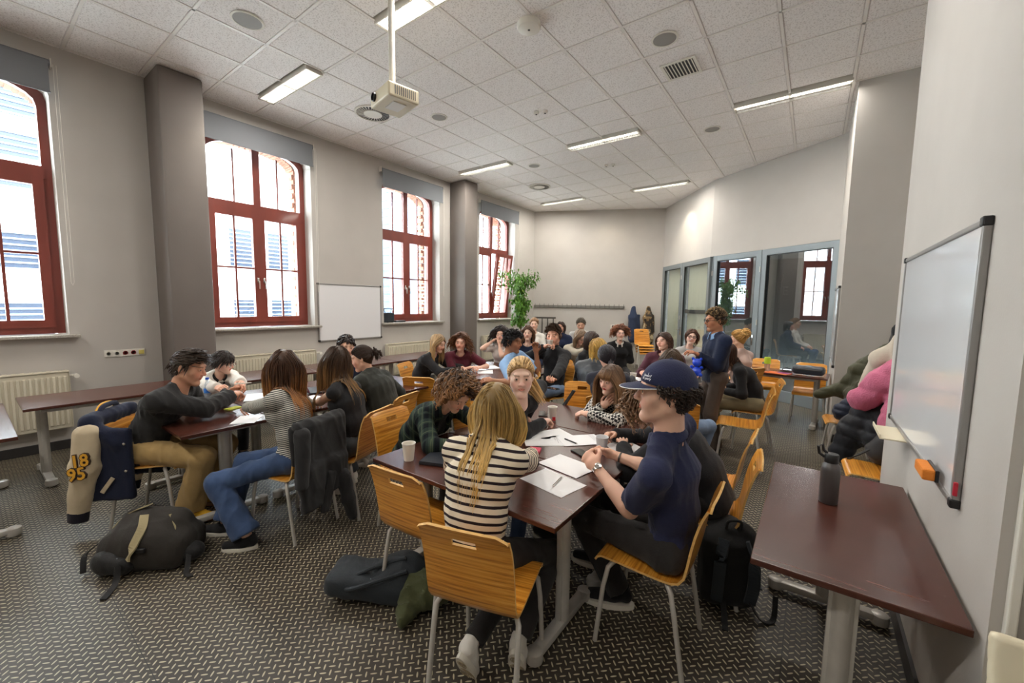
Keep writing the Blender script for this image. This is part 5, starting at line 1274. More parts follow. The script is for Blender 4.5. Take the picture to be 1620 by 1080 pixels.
PP['M'] = person('woman with straight light brown hair and glasses in beige cardigan, looking down', 325, head_at=HA['M'], lean=20, near=0, head=(335, -28, 0), hands=((-2.75, 6.1, 1.0), (-2.82, 5.9, 1.0)), top=dict(mat=beige, fit=.022), bottom=dict(mat=blkj), hair=dict(style='long', col=(128, 106, 84), len=.32, n=220, r=.009), skin=(228, 186, 164), glasses=glas)
PP['O'] = person('woman with dark hair in black top looking right, near the red garment', 0, head_at=HA['O'], lean=18, near=0, head=(15, -4, 0), top=dict(mat=blk), bottom=dict(mat=blkj), hair=dict(style='long', col=(58, 42, 34), len=.26, n=220, r=.009), skin=(214, 162, 134))
PP['P'] = person('woman with wavy blonde bob in black leather jacket, back to camera', 110, head_at=HA['P'], lean=22, near=0, head=(60, -12, 0), top=dict(mat=leather, fit=.034, fold=.008), bottom=dict(mat=blkj), hair=dict(style='bob', col=(176, 138, 72), tip=(224, 186, 100), len=.20, n=280, r=.008, curl=.008, cfreq=8), skin=(228, 184, 160), hands=((-2.1, 4.95, .8), (-1.85, 4.98, .8)))
PP['Q'] = person('woman with sleek black ponytail in dark navy sweater, back to camera', 112, head_at=HA['Q'], lean=26, near=1, head=(128, -8, -6), top=dict(mat=C_('ink_navy', (42, 44, 56)), fit=.018), bottom=dict(mat=blkj), hair=dict(style='tied', col=(30, 27, 36), len=.17, n=300, r=.007, gather=(0, -.11, -.045), taillen=.26, tailn=40, cap=.012), skin=(226, 180, 158), hands=((-2.0, 4.95, .8), (-1.7, 4.98, .8)))
PP['R'] = person('woman with curly auburn hair in black jumper with white collar, facing the camera', 302, head_at=HA['R'], lean=10, near=0, head=(305, -2, 0), top=dict(mat=blk, fit=.024, collar=white), bottom=dict(mat=blkj), hair=dict(style='curly', col=(104, 60, 40), tip=(150, 96, 66), len=.17, n=280, r=.010, curl=.010, steps=14, cfreq=11), skin=(236, 196, 176), hands=((-2.72, 6.95, .82), (-2.88, 6.95, .82)))
PP['Y'] = person('laughing woman with long dark wavy hair in burgundy velvet top', 275, head_at=HA['Y'], lean=4, near=1, head=(250, 2, 6), top=dict(mat=burg, fit=.026, neck=.035, fold=.007), bottom=dict(mat=blkj), hair=dict(style='long', col=(66, 46, 38), tip=(96, 66, 48), len=.34, n=320, r=.0085, curl=.009, cfreq=6), skin=(238, 194, 172), build=1.12, hands=((-1.35, 5.45, .80), (-1.8, 5.40, .80)))
PP['Z'] = person('woman with short brown hair and glasses in grey tee shirt', 285, head_at=HA['Z'], lean=2, near=0, head=(288, 0, -8), top=dict(mat=greyt, sleeve=.42, fit=.018), bottom=dict(mat=jeang), hair=dict(style='bob', col=(86, 56, 42), len=.15, n=240, r=.009), skin=(236, 196, 176), glasses=glas)
PP['AA'] = person('dark haired person seen from behind, half hidden by the navy cap', 112, head_at=HA['AA'], lean=30, near=0, head=(115, -6, 0), top=dict(mat=blk), bottom=dict(mat=jeanl, fit=.02), feet=((-1.2, 4.5), (-.86, 4.42)), knee=((0, 1, .6), (.5, .8, .7)), shoe=sh(sh_w), hair=dict(style='long', col=(78, 60, 44), len=.3, n=240, r=.009), skin=(226, 184, 160), hands=((-1.3, 4.92, .8), (-1.1, 4.9, .8)))
PP['CC'] = person('woman with blonde curly topknot in dusty pink jumper, back to camera', 150, head_at=HA['CC'], H=1.03, lean=4, near=0, head=(165, -4, 0), top=dict(mat=pinkb, fit=.022), bottom=dict(mat=blkj), hair=dict(style='tied', col=(186, 140, 76), tip=(226, 184, 112), len=.17, n=200, r=.009, gather=(0, -.10, .085), taillen=0, tailn=70, bun=.062), skin=(222, 178, 150))
PP['DD'] = person('long haired person in black top and beige trousers bent forward behind the standing man', 190, at=(-.50, 5.66), lean=30, near=0, head=(200, -30, 0), top=dict(mat=blk, fit=.02), bottom=dict(mat=khaki2, fit=.02), hair=dict(style='long', col=(74, 48, 36), len=.24, n=240, r=.009), skin=(222, 180, 155), shoe=sh(sh_b))
PP['BB'] = person('standing man in navy sweater, brown trousers and round black glasses holding a blue toy', 216, at=(-.86, 5.10), stand=True, lean=1, sex='m', H=.965, near=1, head=(214, -4, 0), hands=(('head', .17, .27, -.37), ('head', -.10, .27, -.56)), elbow=((.5, .4, -1), (.5, .5, -1)), curl=(.5, .6), palms=((0, .2, -1), (-.3, -.8, .2)), feet=((-.80, 5.02), (-.90, 5.28)),
    top=dict(mat=navyk, fit=.022, hem=.05, fold=.006, collar=ltblue, neck=.01), bottom=dict(mat=brownt, fit=.02, wide=.02), shoe=sh(sh_b, sole=M['black']), hair=dict(style='short', col=(52, 38, 30), tip=(188, 156, 104), len=.035, n=520, r=.006, sweep=(0, .1, .3), curl=.005, cfreq=30, ramp=.3), skin=(186, 130, 98), glasses=glas, arch=.5)
# ------------------------------------------------------------------ chairs
lab = dict(W='plywood chair under the man in the navy cap', V='plywood chair under the woman in the black and cream stripes, nearest to the camera', U='plywood chair under the person in green plaid', T='plywood chair under the woman in the black cardigan at the near table', S='plywood chair under the woman in the houndstooth jumper', X='plywood chair under the curly haired writer behind the navy cap',
 A='plywood chair under the man in the black sweatshirt, varsity jacket on its back', B='plywood chair under the woman in the cream blouse', C='plywood chair draped with a black jacket, under the woman in fine stripes', D='plywood chair under the woman in the black lace top', E='plywood chair under the woman in the olive jacket',
 F='plywood chair under the woman in the black blazer', G='plywood chair under the woman in maroon', I='plywood chair under the young man in light blue', K='plywood chair under the man in the black turtleneck', P='plywood chair under the woman in the leather jacket', Q='plywood chair under the woman with the sleek black ponytail',
 R='plywood chair under the auburn haired woman', Y='plywood chair under the laughing woman in burgundy', Z='plywood chair under the woman in the grey tee', AA='plywood chair under the person hidden by the navy cap', CC='plywood chair under the woman with the blonde topknot', DD='plywood chair under the person bent forward in beige trousers',
 H='plywood chair under the dark curly woman in the pale top', J='plywood chair under the woman in the navy scoop neck', J2='plywood chair under the light haired person at the back', L='plywood chair under the woman in the navy scarf', M='plywood chair under the woman in the beige cardigan', N='plywood chair under the man at the back wall', O='plywood chair under the dark haired woman in profile', E2='plywood chair under the hidden dark haired person')
CO = {}
adj = {'V': (-1.10, 1.35, 107), 'W': (-.585, 2.02, 181), 'DD': (-.52, 5.66, 190)}
for k, t in lab.items():
    if k in adj: CO[k] = chair(t, adj[k][0], adj[k][1], adj[k][2])
    else: CO[k] = seat_under(PP[k], t)
chair('empty plywood chair at the near left corner of the central table', -1.69, 1.545, 95)
chair('empty plywood chair nearest the aisle, in front of the standing man', -.56, 4.95, 186)
chair('empty light plywood chair behind the plaid person, left one of a pair', -3.72, 3.33, 118); chair('empty plywood chair behind the plaid person, right one of a pair', -3.42, 3.62, 112)
chair('empty plywood chair beside the houndstooth woman, with a dark strap across it', -1.88, 3.80, 296); chair('empty plywood chair tucked behind the strapped chair', -1.72, 4.12, 300)
chair('empty plywood chair right of the houndstooth woman at the central table', -.55, 3.15, 180)
chair('plywood chair behind the far right table, under the black bag', .02, 7.42, 268); chair('plywood chair behind the far right table, behind the green cup', -.56, 7.55, 272); chair('plywood chair behind the far right table, leftmost', -.98, 7.62, 280)
chair('plywood chair by the pillar buried under a quilted coat', .40, 5.78, 184); chair('plywood chair behind the near right wall, holding a dark backpack', .50, 4.12, 182)
for k in range(4): chair('plywood chair in a stack by the far wall, ' + ['lowest', 'second from the floor', 'third from the floor', 'topmost'][k], -3.52 - .01 * k, 10.75 - .012 * k, 305, z=.0 + .07 * k)
# ------------------------------------------------------------------ cap of the man in navy
I = PP['W']; Rh, hs, hl = I['Rh'], I['hs'], I['hloc']
f = Field(); f.ell((0, -.012, .035), (.092, .112, .108), k=.01); f.ell((0, -.012, .03), (.080, .100, .096), k=.004, neg=True)
Tm = lambda V: I['hd'] + (V * hs) @ Rh.T
capo = sdf_obj('cap', f, .0045, navy, I['root'], planes=[(A3(0, .0, .034), A3(0, .12, -1))], T=Tm)
m = MB(); V = []; n = 16
for r_ in range(5):
    for i in range(n + 1):
        a = pi * i / n; t = r_ / 4; x = cos(a) * (.080 + .004 * t); y0 = .02 + .082 * sin(a) ** .9; y = y0 + t * .078 * sin(a) ** .55; V.append((x, y, .040 - .022 * t * sin(a) - .9 * x * x))
for i in range(len(V)): V.append((V[i][0], V[i][1], V[i][2] - .004))
K = 5 * (n + 1); F = []
for r_ in range(4):
    for i in range(n):
        a = r_ * (n + 1) + i; F += [(a, a + 1, a + n + 2, a + n + 1), (K + a, K + a + n + 1, K + a + n + 2, K + a + 1)]
for i in range(n): a = 4 * (n + 1) + i; F.append((a, a + 1, K + a + 1, K + a))
m.add(Tm(np.array(V)), F); br = m.build('brim', navy, capo, True)
m = MB(); m.tube(Tm(np.array([V[4 * (n + 1) + i] for i in range(n + 1)]) + A3(0, .001, -.002)), .0022, 5); m.build('piping', M['paper'], br)
m = MB(); m.lathe([(.008, 0), (.008, .004), (.001, .006)], (0, 0, 0), 10); o = m.build('button', navy, capo); o.location = tuple(hl((0, -.012, .143)))
for tx, z, w_ in (("i", .092, 0), ("Smart?", .082, 0), ("& party", .068, 0)):
    p = A3(-.012 if True else 0, 0, 0); nx = N((.93, .55, .42)); nx = N((-1, .75, .30)) if True else nx
    # logo sits on the front left of the crown
    side = -1
    ang = rad(112); ctr = A3(.0, -.012, .035); el = A3(.0935, .1135, .1095); dirv = N((side * -cos(ang) * -1, sin(ang), (z - .035) / .075)) if False else N((-.42, .80, (z - .035) * 7.5))
    q = 1 / math.sqrt(((dirv / el) ** 2).sum()); P0 = ctr + dirv * q; nn = N(dirv / el ** 2); rt = N(np.cross(A3(0, 0, 1), nn)); up = np.cross(nn, rt)
    Rw = Rh @ np.stack([rt, up, nn], 1); text('cap_lettering', tx, .0165, tuple(hl(P0 + nn * .001)), Rw.tolist(), M['paper'], capo, ext=.0008)
# watch, bracelet
def wrist(info, side, label, face_m, strap_m, off=.028, r=.030, dial=True):
    S, E, T, sg = info['hl'][side]; d = N(T - E); c = T - d * off; w_ = info['W2L'].T; c0 = w_ @ c + info['O']; dw = w_ @ d
    Rw = frame(dw); Rz = np.stack([Rw[:, 0], Rw[:, 2], dw], 1)
    r_ = thing('wristwatch' if dial else 'bracelet', label, 'watch' if dial else 'bracelet', tuple(c0))
    m = MB(); k = 20; V = []
    for i in range(k):
        a = 2 * pi * i / k
        for (rr, zz) in ((r, -.009), (r + .003, -.009), (r + .003, .009), (r, .009)): V.append(Rz @ A3(rr * cos(a) * 1.05, rr * sin(a) * .9, zz * (1 if dial else .55)))
    m.add(V, [(i * 4 + j, i * 4 + (j + 1) % 4, ((i + 1) % k) * 4 + (j + 1) % 4, ((i + 1) % k) * 4 + j) for i in range(k) for j in range(4)]); m.build('strap', strap_m, r_, True)
    if dial:
        b_ = info.get('back', A3(0, 0, 1)); nz = N(A3(*info['dialdir']) - dw * np.dot(info['dialdir'], dw)); x_ = np.cross(dw, nz); R2 = np.stack([x_, dw, nz], 1)
        m = MB(); m.lathe([(.019, 0), (.020, .004), (.018, .008), (.015, .009)], tuple(nz * (r - .003)), 20, R=R2.tolist()); m.build('case', M['chrome'], r_, True)
        m = MB(); m.lathe([(.0155, .0085), (.001, .0092)], tuple(nz * (r - .003)), 20, R=R2.tolist()); m.build('dial', face_m, r_)
PP['W']['dialdir'] = A3(.3, -.5, .9); wrist(PP['W'], 0, 'steel wristwatch with dark dial on the left wrist of the man in the cap', mat('dial_blue', lin((40, 52, 60)), .2), M['chrome'])
wrist(PP['W'], 1, 'thin dark bracelet on the right wrist of the man in the cap', None, M['darksteel'], dial=False, off=.05)
PP['BB']['dialdir'] = A3(-.2, -.8, .6); wrist(PP['BB'], 0, 'steel wristwatch on the standing man', M['plastic_white'], M['black'])
# ------------------------------------------------------------------ papers and table things
TZ = .7405
def sheet(x, y, rot, label, dz=0, w_=.21, l_=.297, lines=0, mt='paper', name='paper_sheet', cat='paper', th=.0012):
    r = thing(name, label, cat, (x, y, TZ + dz), rad(rot)); m = MB(); rng = random.Random(int(x * 1000) ^ int(y * 999)); n = 6; V = []
    for s in (0, 1):
        for j in range(n + 1):
            for i in range(n + 1):
                u, v = i / n - .5, j / n - .5; V.append((u * w_, v * l_, (0 if s == 0 else th) + .0012 * max(0, math.sin(6 * u + 3 * v + rot))))
    q = (n + 1) ** 2; F = []
    for j in range(n):
        for i in range(n): a = j * (n + 1) + i; F += [(q + a, q + a + 1, q + a + n + 2, q + a + n + 1), (a, a + n + 1, a + n + 2, a + 1)]
    for i in range(n): F += [(i, i + 1, q + i + 1, q + i), (n * (n + 1) + i + 1, n * (n + 1) + i, q + n * (n + 1) + i, q + n * (n + 1) + i + 1), ((i + 1) * (n + 1), i * (n + 1), q + i * (n + 1), q + (i + 1) * (n + 1)), (i * (n + 1) + n, (i + 1) * (n + 1) + n, q + (i + 1) * (n + 1) + n, q + i * (n + 1) + n)]
    m.add(V, F); m.build('page', M[mt], r)
    if lines:
        m = MB()
        for k in range(lines): ln = rng.uniform(.3, .8) * w_; m.box((-w_ * .42 + ln / 2, l_ * .42 - k * .013, th + .0016), (ln, .0012, .0004))
        o = m.build('ink_lines', M['ink'], r); o['kind'] = 'stuff'
    return r
sheet(-1.12, 2.10, 79, 'blank white sheet between the phone and the nearest sheet on the central table', .002)
sheet(-1.075, 1.853, 79, 'blank white sheet nearest the camera with a silver pen lying on it', .0)
sheet(-1.27, 2.56, -42, 'white sheet with a pen across it, rightmost of the middle papers', .003, lines=3); sheet(-1.46, 2.40, -50, 'white sheet left of the middle papers on the central table', 0, lines=5)
sheet(-1.50, 2.53, -28, 'white sheet half under the middle papers', .0)
sheet(-.93, 2.60, 60, 'white sheet under the writing hand behind the cap', .0); sheet(-1.72, 2.02, 85, 'white sheet in front of the person in green plaid', .0)
sheet(-3.62, 1.335, 52, 'single blank sheet on the near corner of the left table', .0, w_=.17, l_=.24); sheet(-3.98, 1.72, 30, 'white sheet next to the open notebook on the left table', .0, lines=4)
sheet(-3.92, 1.98, 10, 'white sheet in front of the woman in fine stripes', .0)
sheet(-3.55, 2.50, 10, 'small white menu card by the woman in the olive jacket', .0, w_=.16, l_=.22, lines=6)
for x, y, r_, t in ((-3.65, 4.35, 40, 'white sheet at the near right of the far left table'), (-3.85, 4.72, 60, 'white sheet in the middle of the far left table'), (-3.5, 4.85, 20, 'white sheet at the far right of the far left table'), (-3.95, 4.1, 95, 'white sheet at the near left of the far left table')): sheet(x, y, r_, t, .0, lines=4)
for x, y, r_, t in ((-1.25, 5.02, 10, 'white sheet on the middle table by the standing man'), (-1.62, 5.12, 40, 'white sheet on the middle table by the white cup'), (-1.9, 5.2, -20, 'white sheet on the middle table by the leather jacket')): sheet(x, y, r_, t, .0)
sheet(-4.62, -.02, 88, 'thick white document on the table cut by the left edge', .0, th=.012, lines=8)
sheet(-.85, 7.18, 30, 'stack of white papers on the far right table', .0, th=.03)
o = sheet(-.36, 7.03, 70, 'orange and purple booklet on the far right table', .0, mt='paper', name='booklet', cat='booklet', th=.006)
o.children[0].data = o.children[0].data.copy(); o.children[0].data.materials.clear(); o.children[0].data.materials.append(mat('booklet_orange', lin((232, 120, 60)), .5))
m = MB(); m.box((0.04, -.06, .008), (.12, .15, .002)); m.build('purple_print', mat('booklet_purple', lin((150, 60, 130)), .5), o)
def cup(x, y, label, z=TZ, h=.105, m_='paper_cup', tagc=None, r0=.029, r1=.040, group='paper cups'):
    r = thing('paper_cup', label, 'cup', (x, y, z)); m = MB(); m.lathe([(r0, 0), (r0, .002), (r1, h), (r1 + .002, h + .002), (r1 - .002, h + .001), (r1 - .003, h - .003), (r0 - .002, .006)], n=24); m.build('body', mat(m_, lin((232, 226, 214)) if m_ == 'paper_cup' else lin((228, 228, 230)), .55), r, True)
    m = MB(); m.tube([((r1 + .0005) * cos(a), (r1 + .0005) * sin(a), h) for a in np.linspace(0, 2 * pi, 20)], .002, 5, caps=False); m.build('rim', M['paper'], r, True)
    if tagc:
        m = MB(); m.tube([(r1, 0, h), (r1 + .006, -.01, h - .03), (.05, -.045, .03)], .0008, 4); m.build('string', M['paper'], r); m = MB(); m.bbox((.045, -.052, .022), (.026, .003, .030), .001, rz=.5); t_ = m.build('teabag_tag', mat('tag_red', lin((200, 28, 44)), .5), r)
    return r
cup(-1.93, 1.58, 'cream paper cup by the closed laptop at the near left corner'); cup(-1.70, 2.90, 'cream paper cup with a red teabag tag hanging from it', tagc=1); cup(-1.045, 2.42, 'translucent white plastic cup in front of the man in the cap', m_='plastic_cup', h=.11)
cup(-1.78, 5.02, 'white paper cup on the middle table in front of the laughing woman'); 
def laptop(x, y, rot, label, opened=False):
    r = thing('laptop', label, 'laptop', (x, y, TZ), rad(rot)); m = MB(); m.bbox((0, 0, .008), (.32, .22, .014), .004); m.build('base', mat('laptop_dark', lin((48, 52, 60)), .35, metal=.3), r)
    if opened: m = MB(); m.bbox((0, .14, .11), (.32, .012, .20), .004, R=[[1, 0, 0], [0, .94, .34], [0, -.34, .94]]); m.build('screen', mat('laptop_burgundy', lin((104, 44, 58)), .35), r)
    else: m = MB(); m.bbox((0, 0, .0185), (.318, .218, .005), .002); m.build('lid', mat('laptop_dark', lin((48, 52, 60)), .35, metal=.3), r)
laptop(-1.72, 1.73, 22, 'closed dark grey laptop left of the striped top'); laptop(-4.22, 2.25, 160, 'open laptop with burgundy lid on the left table', True)
def phone(x, y, rot, label, z=TZ):
    r = thing('phone', label, 'phone', (x, y, z), rad(rot)); m = MB(); m.bbox((0, 0, .005), (.075, .155, .009), .004); m.build('body', M['black'], r, True); m = MB(); m.bbox((0, 0, .0095), (.068, .145, .001), .0004); m.build('screen', mat('phone_glass', lin((30, 34, 36)), .12, coat=.5), r)
phone(-1.14, 2.33, 62, 'black phone lying between the papers and the plastic cup'); phone(-1.84, 2.98, 30, 'black phone beside the red-tagged paper cup'); phone(-2.34, 3.98, 80, 'phone held on the lap of the man in the turtleneck', z=.735); phone(-1.14, 2.86, -20, 'dark phone beside the houndstooth sleeve')
def pen(p, q, label, c):
    r = thing('pen', label, 'pen', tuple(p)); v = A3(*q) - A3(*p); m = MB(); m.tube([v * 0, v * .03, v * .93], [.0045, .0048, .0048], 8); m.build('barrel', c, r, True); m = MB(); m.tube([v * .93, v], [.0045, .001], 8); m.build('tip', M['chrome'], r, True)
pen((-1.06, 1.92, .7475), (-1.04, 1.79, .7475), 'silver pen lying on the nearest white sheet', M['chrome']); pen((-1.36, 2.50, .7500), (-1.24, 2.46, .7500), 'thin black pen across the middle papers', M['black']); pen((-1.035, 2.69, .885), (-1.075, 2.665, .762), 'white pen held by the writer behind the cap', M['plastic_white'])
pen((-3.72, 1.22, .80), (-3.84, 1.34, .748), 'pen held over the left table by the woman in fine stripes', M['darksteel']); pen((-4.30, 1.50, .92), (-4.24, 1.62, .92), 'white pen between the hands of the woman in the cream blouse', M['plastic_white'])
r = thing('sticky_notes', 'pink sticky note pad beside the striped sleeve', 'notes', (-1.41, 2.19, TZ), .4); MB().bbox((0, 0, .006), (.076, .076, .012), .001).build('pad', mat('pink_paper', lin((232, 96, 120)), .7), r)
r = thing('sticky_notes', 'yellow green sticky notes under the sweatshirt sleeve on the left table', 'notes', (-4.08, 1.40, TZ), .4); MB().bbox((0, 0, .004), (.076, .12, .008), .001).build('pad', mat('lime_paper', lin((206, 214, 70)), .7), r)
r = thing('notebook', 'open notebook with pale pages in front of the cream blouse', 'notebook', (-4.36, 1.72, TZ), rad(-25))
for s in (-1, 1): MB().bbox((s * .085, 0, .006), (.165, .23, .010), .003).build('page_block', M['paper'], r)
MB().bbox((0, 0, .001), (.35, .24, .002), .0008).build('cover', mat('cover_grey', lin((92, 98, 104)), .5), r)
def pbottle(x, y, label, blue=True):
    r = thing('water_bottle', label, 'bottle', (x, y, TZ)); m = MB(); m.lathe([(.028, 0), (.031, .01), (.030, .05), (.0315, .06), (.030, .12), (.026, .15), (.013, .185), (.013, .20)], n=20); m.build('body', mat('clear_plastic', lin((205, 222, 240)), .12, alpha=.35), r, True)
    m = MB(); m.lathe([(.0155, .197), (.0155, .215), (.001, .216)], n=16); m.build('lid', mat('blue_cap', lin((30, 80, 190)), .4), r, True); m = MB(); m.lathe([(.0318, .07), (.0322, .075), (.0322, .11), (.0318, .115)], n=20); m.build('label_band', mat('blue_label', lin((60, 130, 220)), .4), r, True)
pbottle(-4.62, 1.38, 'small clear water bottle with blue lid between the man and the cream blouse')
r = thing('steel_bottle', 'dark grey insulated bottle standing on the empty right table', 'bottle', (.12, 2.50, TZ)); m = MB(); m.lathe([(.036, 0), (.039, .004), (.0395, .165), (.036, .19), (.026, .203), (.026, .206)], n=28); m.build('body', mat('gunmetal', lin((104, 102, 102)), .35, metal=.6), r, True)
m = MB(); m.lathe([(.029, .204), (.029, .243), (.026, .247), (.001, .248)], n=24); m.build('lid', M['black'], r, True); m = MB(); m.tube([(-.028, 0, .225), (-.05, 0, .24), (-.056, 0, .275), (-.04, 0, .285), (-.034, 0, .26), (-.02, 0, .246)], .007, 8); m.build('carry_loop', M['black'], r, True)
r = thing('tumbler', 'clear tumbler with lime green lid on the far right table', 'cup', (-.50, 7.10, TZ)); m = MB(); m.lathe([(.03, 0), (.041, .16), (.041, .165)], n=20); m.build('body', mat('clear_amber', lin((214, 190, 170)), .2, alpha=.5), r, True); m = MB(); m.lathe([(.043, .12), (.043, .2), (.039, .215), (.001, .216)], n=20); m.build('lid', mat('lime_lid', lin((186, 214, 50)), .4), r, True)
# cables on the left cut table
for k, (y0, s_) in enumerate(((-.05, .2), (-.16, .16))):
    pts = [(-4.75 - .12 * k + .16 * math.sin(t * 2.2 + k), y0 + .10 * math.cos(t * 3.1 + k) + .02 * t, TZ + .006 + .014 * abs(math.sin(t * 2))) for t in np.linspace(0, 3.2, 26)]
    o = MB().tube(pts, .0045, 6).build('cable', M['black'], smooth=True); tag(o, ['black cable coiled on the table cut by the left edge, beside the document', 'second black cable loop farther left on the cut table'][k], 'cable')
r = thing('headset', 'dark looped headset standing at the left frame edge', 'headset', (-5.25, .02, TZ)); m = MB(); m.tube([(0, .10 * cos(a), .13 + .12 * sin(a)) for a in np.linspace(-.5, pi + .5, 18)], .008, 8); m.build('band', M['black'], r, True)
for s in (-1, 1): m = MB(); m.lathe([(.03, 0), (.034, .012), (.028, .022), (.001, .023)], (0, s * .09, .07), 16, R=[[1, 0, 0], [0, 0, s], [0, 1, 0]]); m.build('ear_cup', M['black'], r, True)
# ------------------------------------------------------------------ soft goods
def straps(root, name, pts, w_, mt, th=.006):
    pts = [A3(*p) for p in pts]; m = MB(); V = []
    for i, p in enumerate(pts):
        t = N(pts[min(i + 1, len(pts) - 1)] - pts[max(i - 1, 0)]); s = N(np.cross(t, (0.1, .2, 1.))); n_ = np.cross(s, t)
        for (a, b) in ((-1, -1), (1, -1), (1, 1), (-1, 1)): V.append(p + s * a * w_ / 2 + n_ * b * th / 2)
    F = [(i * 4 + j, i * 4 + (j + 1) % 4, i * 4 + 4 + (j + 1) % 4, i * 4 + 4 + j) for i in range(len(pts) - 1) for j in range(4)] + [(3, 2, 1, 0), tuple((len(pts) - 1) * 4 + j for j in range(4))]
    m.add(V, F); return m.build(name, mt, root)
def curve(P, n=20):
    P = np.array(P, float); t = np.linspace(0, len(P) - 1, n); out = []
    Q = np.vstack([2 * P[0] - P[1], P, 2 * P[-1] - P[-2]])
    for v in t:
        i = min(int(v), len(P) - 2); u = v - i; a, b, c, d = Q[i], Q[i + 1], Q[i + 2], Q[i + 3]
        out.append(.5 * ((2 * b) + (-a + c) * u + (2 * a - 5 * b + 4 * c - d) * u * u + (-a + 3 * b - 3 * c + d) * u ** 3))
    return out
nyl = C_('black_nylon', (30, 30, 31), rough=.6); nyl2 = C_('brown_black_nylon', (42, 38, 34), rough=.7); tan = C_('tan_webbing', (158, 146, 112)); olive = C_('olive_cloth', (74, 78, 50)); slate = C_('slate_fabric', (44, 50, 56), rough=.6)
# left backpack lying at the varsity jacket
r = thing('backpack', 'black backpack with tan trim slumped on the floor below the varsity jacket', 'backpack', (-3.38, .66, 0), rad(38))
f = Field(); f.ell((0, .0, .14), (.27, .17, .15), k=.05); f.cap((-.12, .06, .22), (.12, .06, .23), .10, .09, k=.06); f.cap((-.16, -.08, .09), (.18, -.08, .08), .085, .08, k=.06); f.box((0, .03, .1), (.25, .15, .095), .06, k=.05)
sdf_obj('body', f, .010, nyl2, r, disp=folds(.007, 26, 4), amp=.007)
f = Field(); f.ell((-.14, -.15, .08), (.10, .07, .075), k=.03); f.ell((-.05, -.17, .07), (.08, .05, .06), k=.03); sdf_obj('front_pocket', f, .009, nyl, r, disp=folds(.006, 34, 2), amp=.006)
f = Field(); f.ell((.22, -.02, .07), (.12, .08, .065), k=.03); sdf_obj('side_flap', f, .009, nyl, r, disp=folds(.006, 34, 6), amp=.006)
straps(r, 'trim', curve([(-.24, -.06, .06), (-.24, -.04, .18), (-.17, .02, .29), (-.04, .06, .345)]), .035, tan); straps(r, 'shoulder_strap', curve([(-.02, -.02, .31), (.03, -.10, .27), (.035, -.17, .20), (.02, -.20, .12)]), .045, tan, .012)
straps(r, 'trim', curve([(.13, .02, .30), (.19, -.02, .24), (.24, -.06, .16)]), .05, tan); straps(r, 'loose_strap', curve([(-.02, -.22, .10), (0, -.26, .03), (.02, -.32, .012), (.035, -.38, .008)]), .03, nyl); straps(r, 'loose_strap', curve([(.28, -.06, .10), (.31, -.12, .03), (.33, -.16, .01), (.38, -.19, .008)]), .028, nyl); straps(r, 'loose_strap', curve([(-.26, -.08, .16), (-.31, -.12, .1), (-.28, -.17, .02)]), .028, nyl)
m = MB(); m.bbox((.075, -.17, .165), (.05, .02, .025), .004); m.build('buckle', M['black'], r)
# right backpack behind the cap man's chair
r = thing('backpack', 'tall black backpack standing behind the chair of the man in the cap', 'backpack', (-.30, 2.52, 0), rad(28))
f = Field(); f.box((0, 0, .235), (.155, .09, .225), .07, k=.04); f.cap((0, .02, .40), (0, .02, .44), .12, .07, k=.05, u=(1, 0, 0), sc=1.2); sdf_obj('body', f, .010, nyl, r, disp=folds(.005, 26, 9), amp=.005)
f = Field(); f.box((0, .10, .17), (.13, .045, .14), .04, k=.02); sdf_obj('front_pocket', f, .009, nyl, r, disp=folds(.004, 30, 3), amp=.004)
for s in (-1, 1): straps(r, 'shoulder_strap', curve([(s * .06, -.09, .43), (s * .085, -.125, .33), (s * .09, -.125, .2), (s * .085, -.10, .08)]), .058, slate, .016)
straps(r, 'loose_strap', curve([(.085, -.10, .09), (.13, -.14, .02), (.20, -.12, .012), (.24, -.05, .10)]), .026, nyl); straps(r, 'loose_strap', curve([(-.05, -.10, .08), (-.06, -.16, .015), (-.08, -.23, .008)]), .03, nyl)
m = MB(); m.tube(curve([(-.04, -.05, .47), (-.03, -.06, .52), (.03, -.06, .52), (.04, -.05, .47)]), .008, 8); m.build('grab_handle', nyl, r, True); m = MB(); m.bbox((.155, .02, .21), (.012, .02, .035), .004); m.build('red_tab', mat('red_tab', lin((200, 24, 34)), .5), r)
for z in (.14, .30): straps(r, 'side_strap', [(.155, -.06, z), (.165, 0, z), (.155, .08, z)], .02, slate)
# bag at left foot of the near chair
r = thing('tote_bag', 'large black shoulder bag lying on the floor left of the nearest chairs', 'bag', (-1.93, 1.36, 0), rad(35))
f = Field(); f.box((-.02, 0, .085), (.27, .13, .07), .055, k=.04, R=np.array([[cos(.12), 0, sin(.12)], [0, 1, 0], [-sin(.12), 0, cos(.12)]])); f.ell((.13, .02, .14), (.15, .12, .10), k=.06); sdf_obj('body', f, .010, slate, r, disp=folds(.007, 22, 5), amp=.007)
m = MB(); m.tube(curve([(.18, -.08, .20), (.02, -.13, .17), (-.13, -.13, .12), (-.16, -.08, .13), (-.02, -.04, .19), (.16, -.02, .24)], 26), .012, 8); m.build('handle', slate, r, True)
r = thing('green_jacket', 'olive and lime jacket bundled on the floor behind the black shoulder bag', 'jacket', (-1.66, 1.47, 0), rad(30))
f = Field(); f.ell((0, 0, .09), (.16, .12, .10), k=.04); f.ell((-.06, -.10, .05), (.07, .12, .05), k=.03); sdf_obj('body', f, .009, olive, r, disp=folds(.018, 30, 12), amp=.018)
f = Field(); f.ell((.10, .05, .14), (.10, .07, .06), k=.02); sdf_obj('lime_panel', f, .009, C_('lime_cloth', (146, 156, 40)), r, disp=folds(.012, 34, 3), amp=.012)
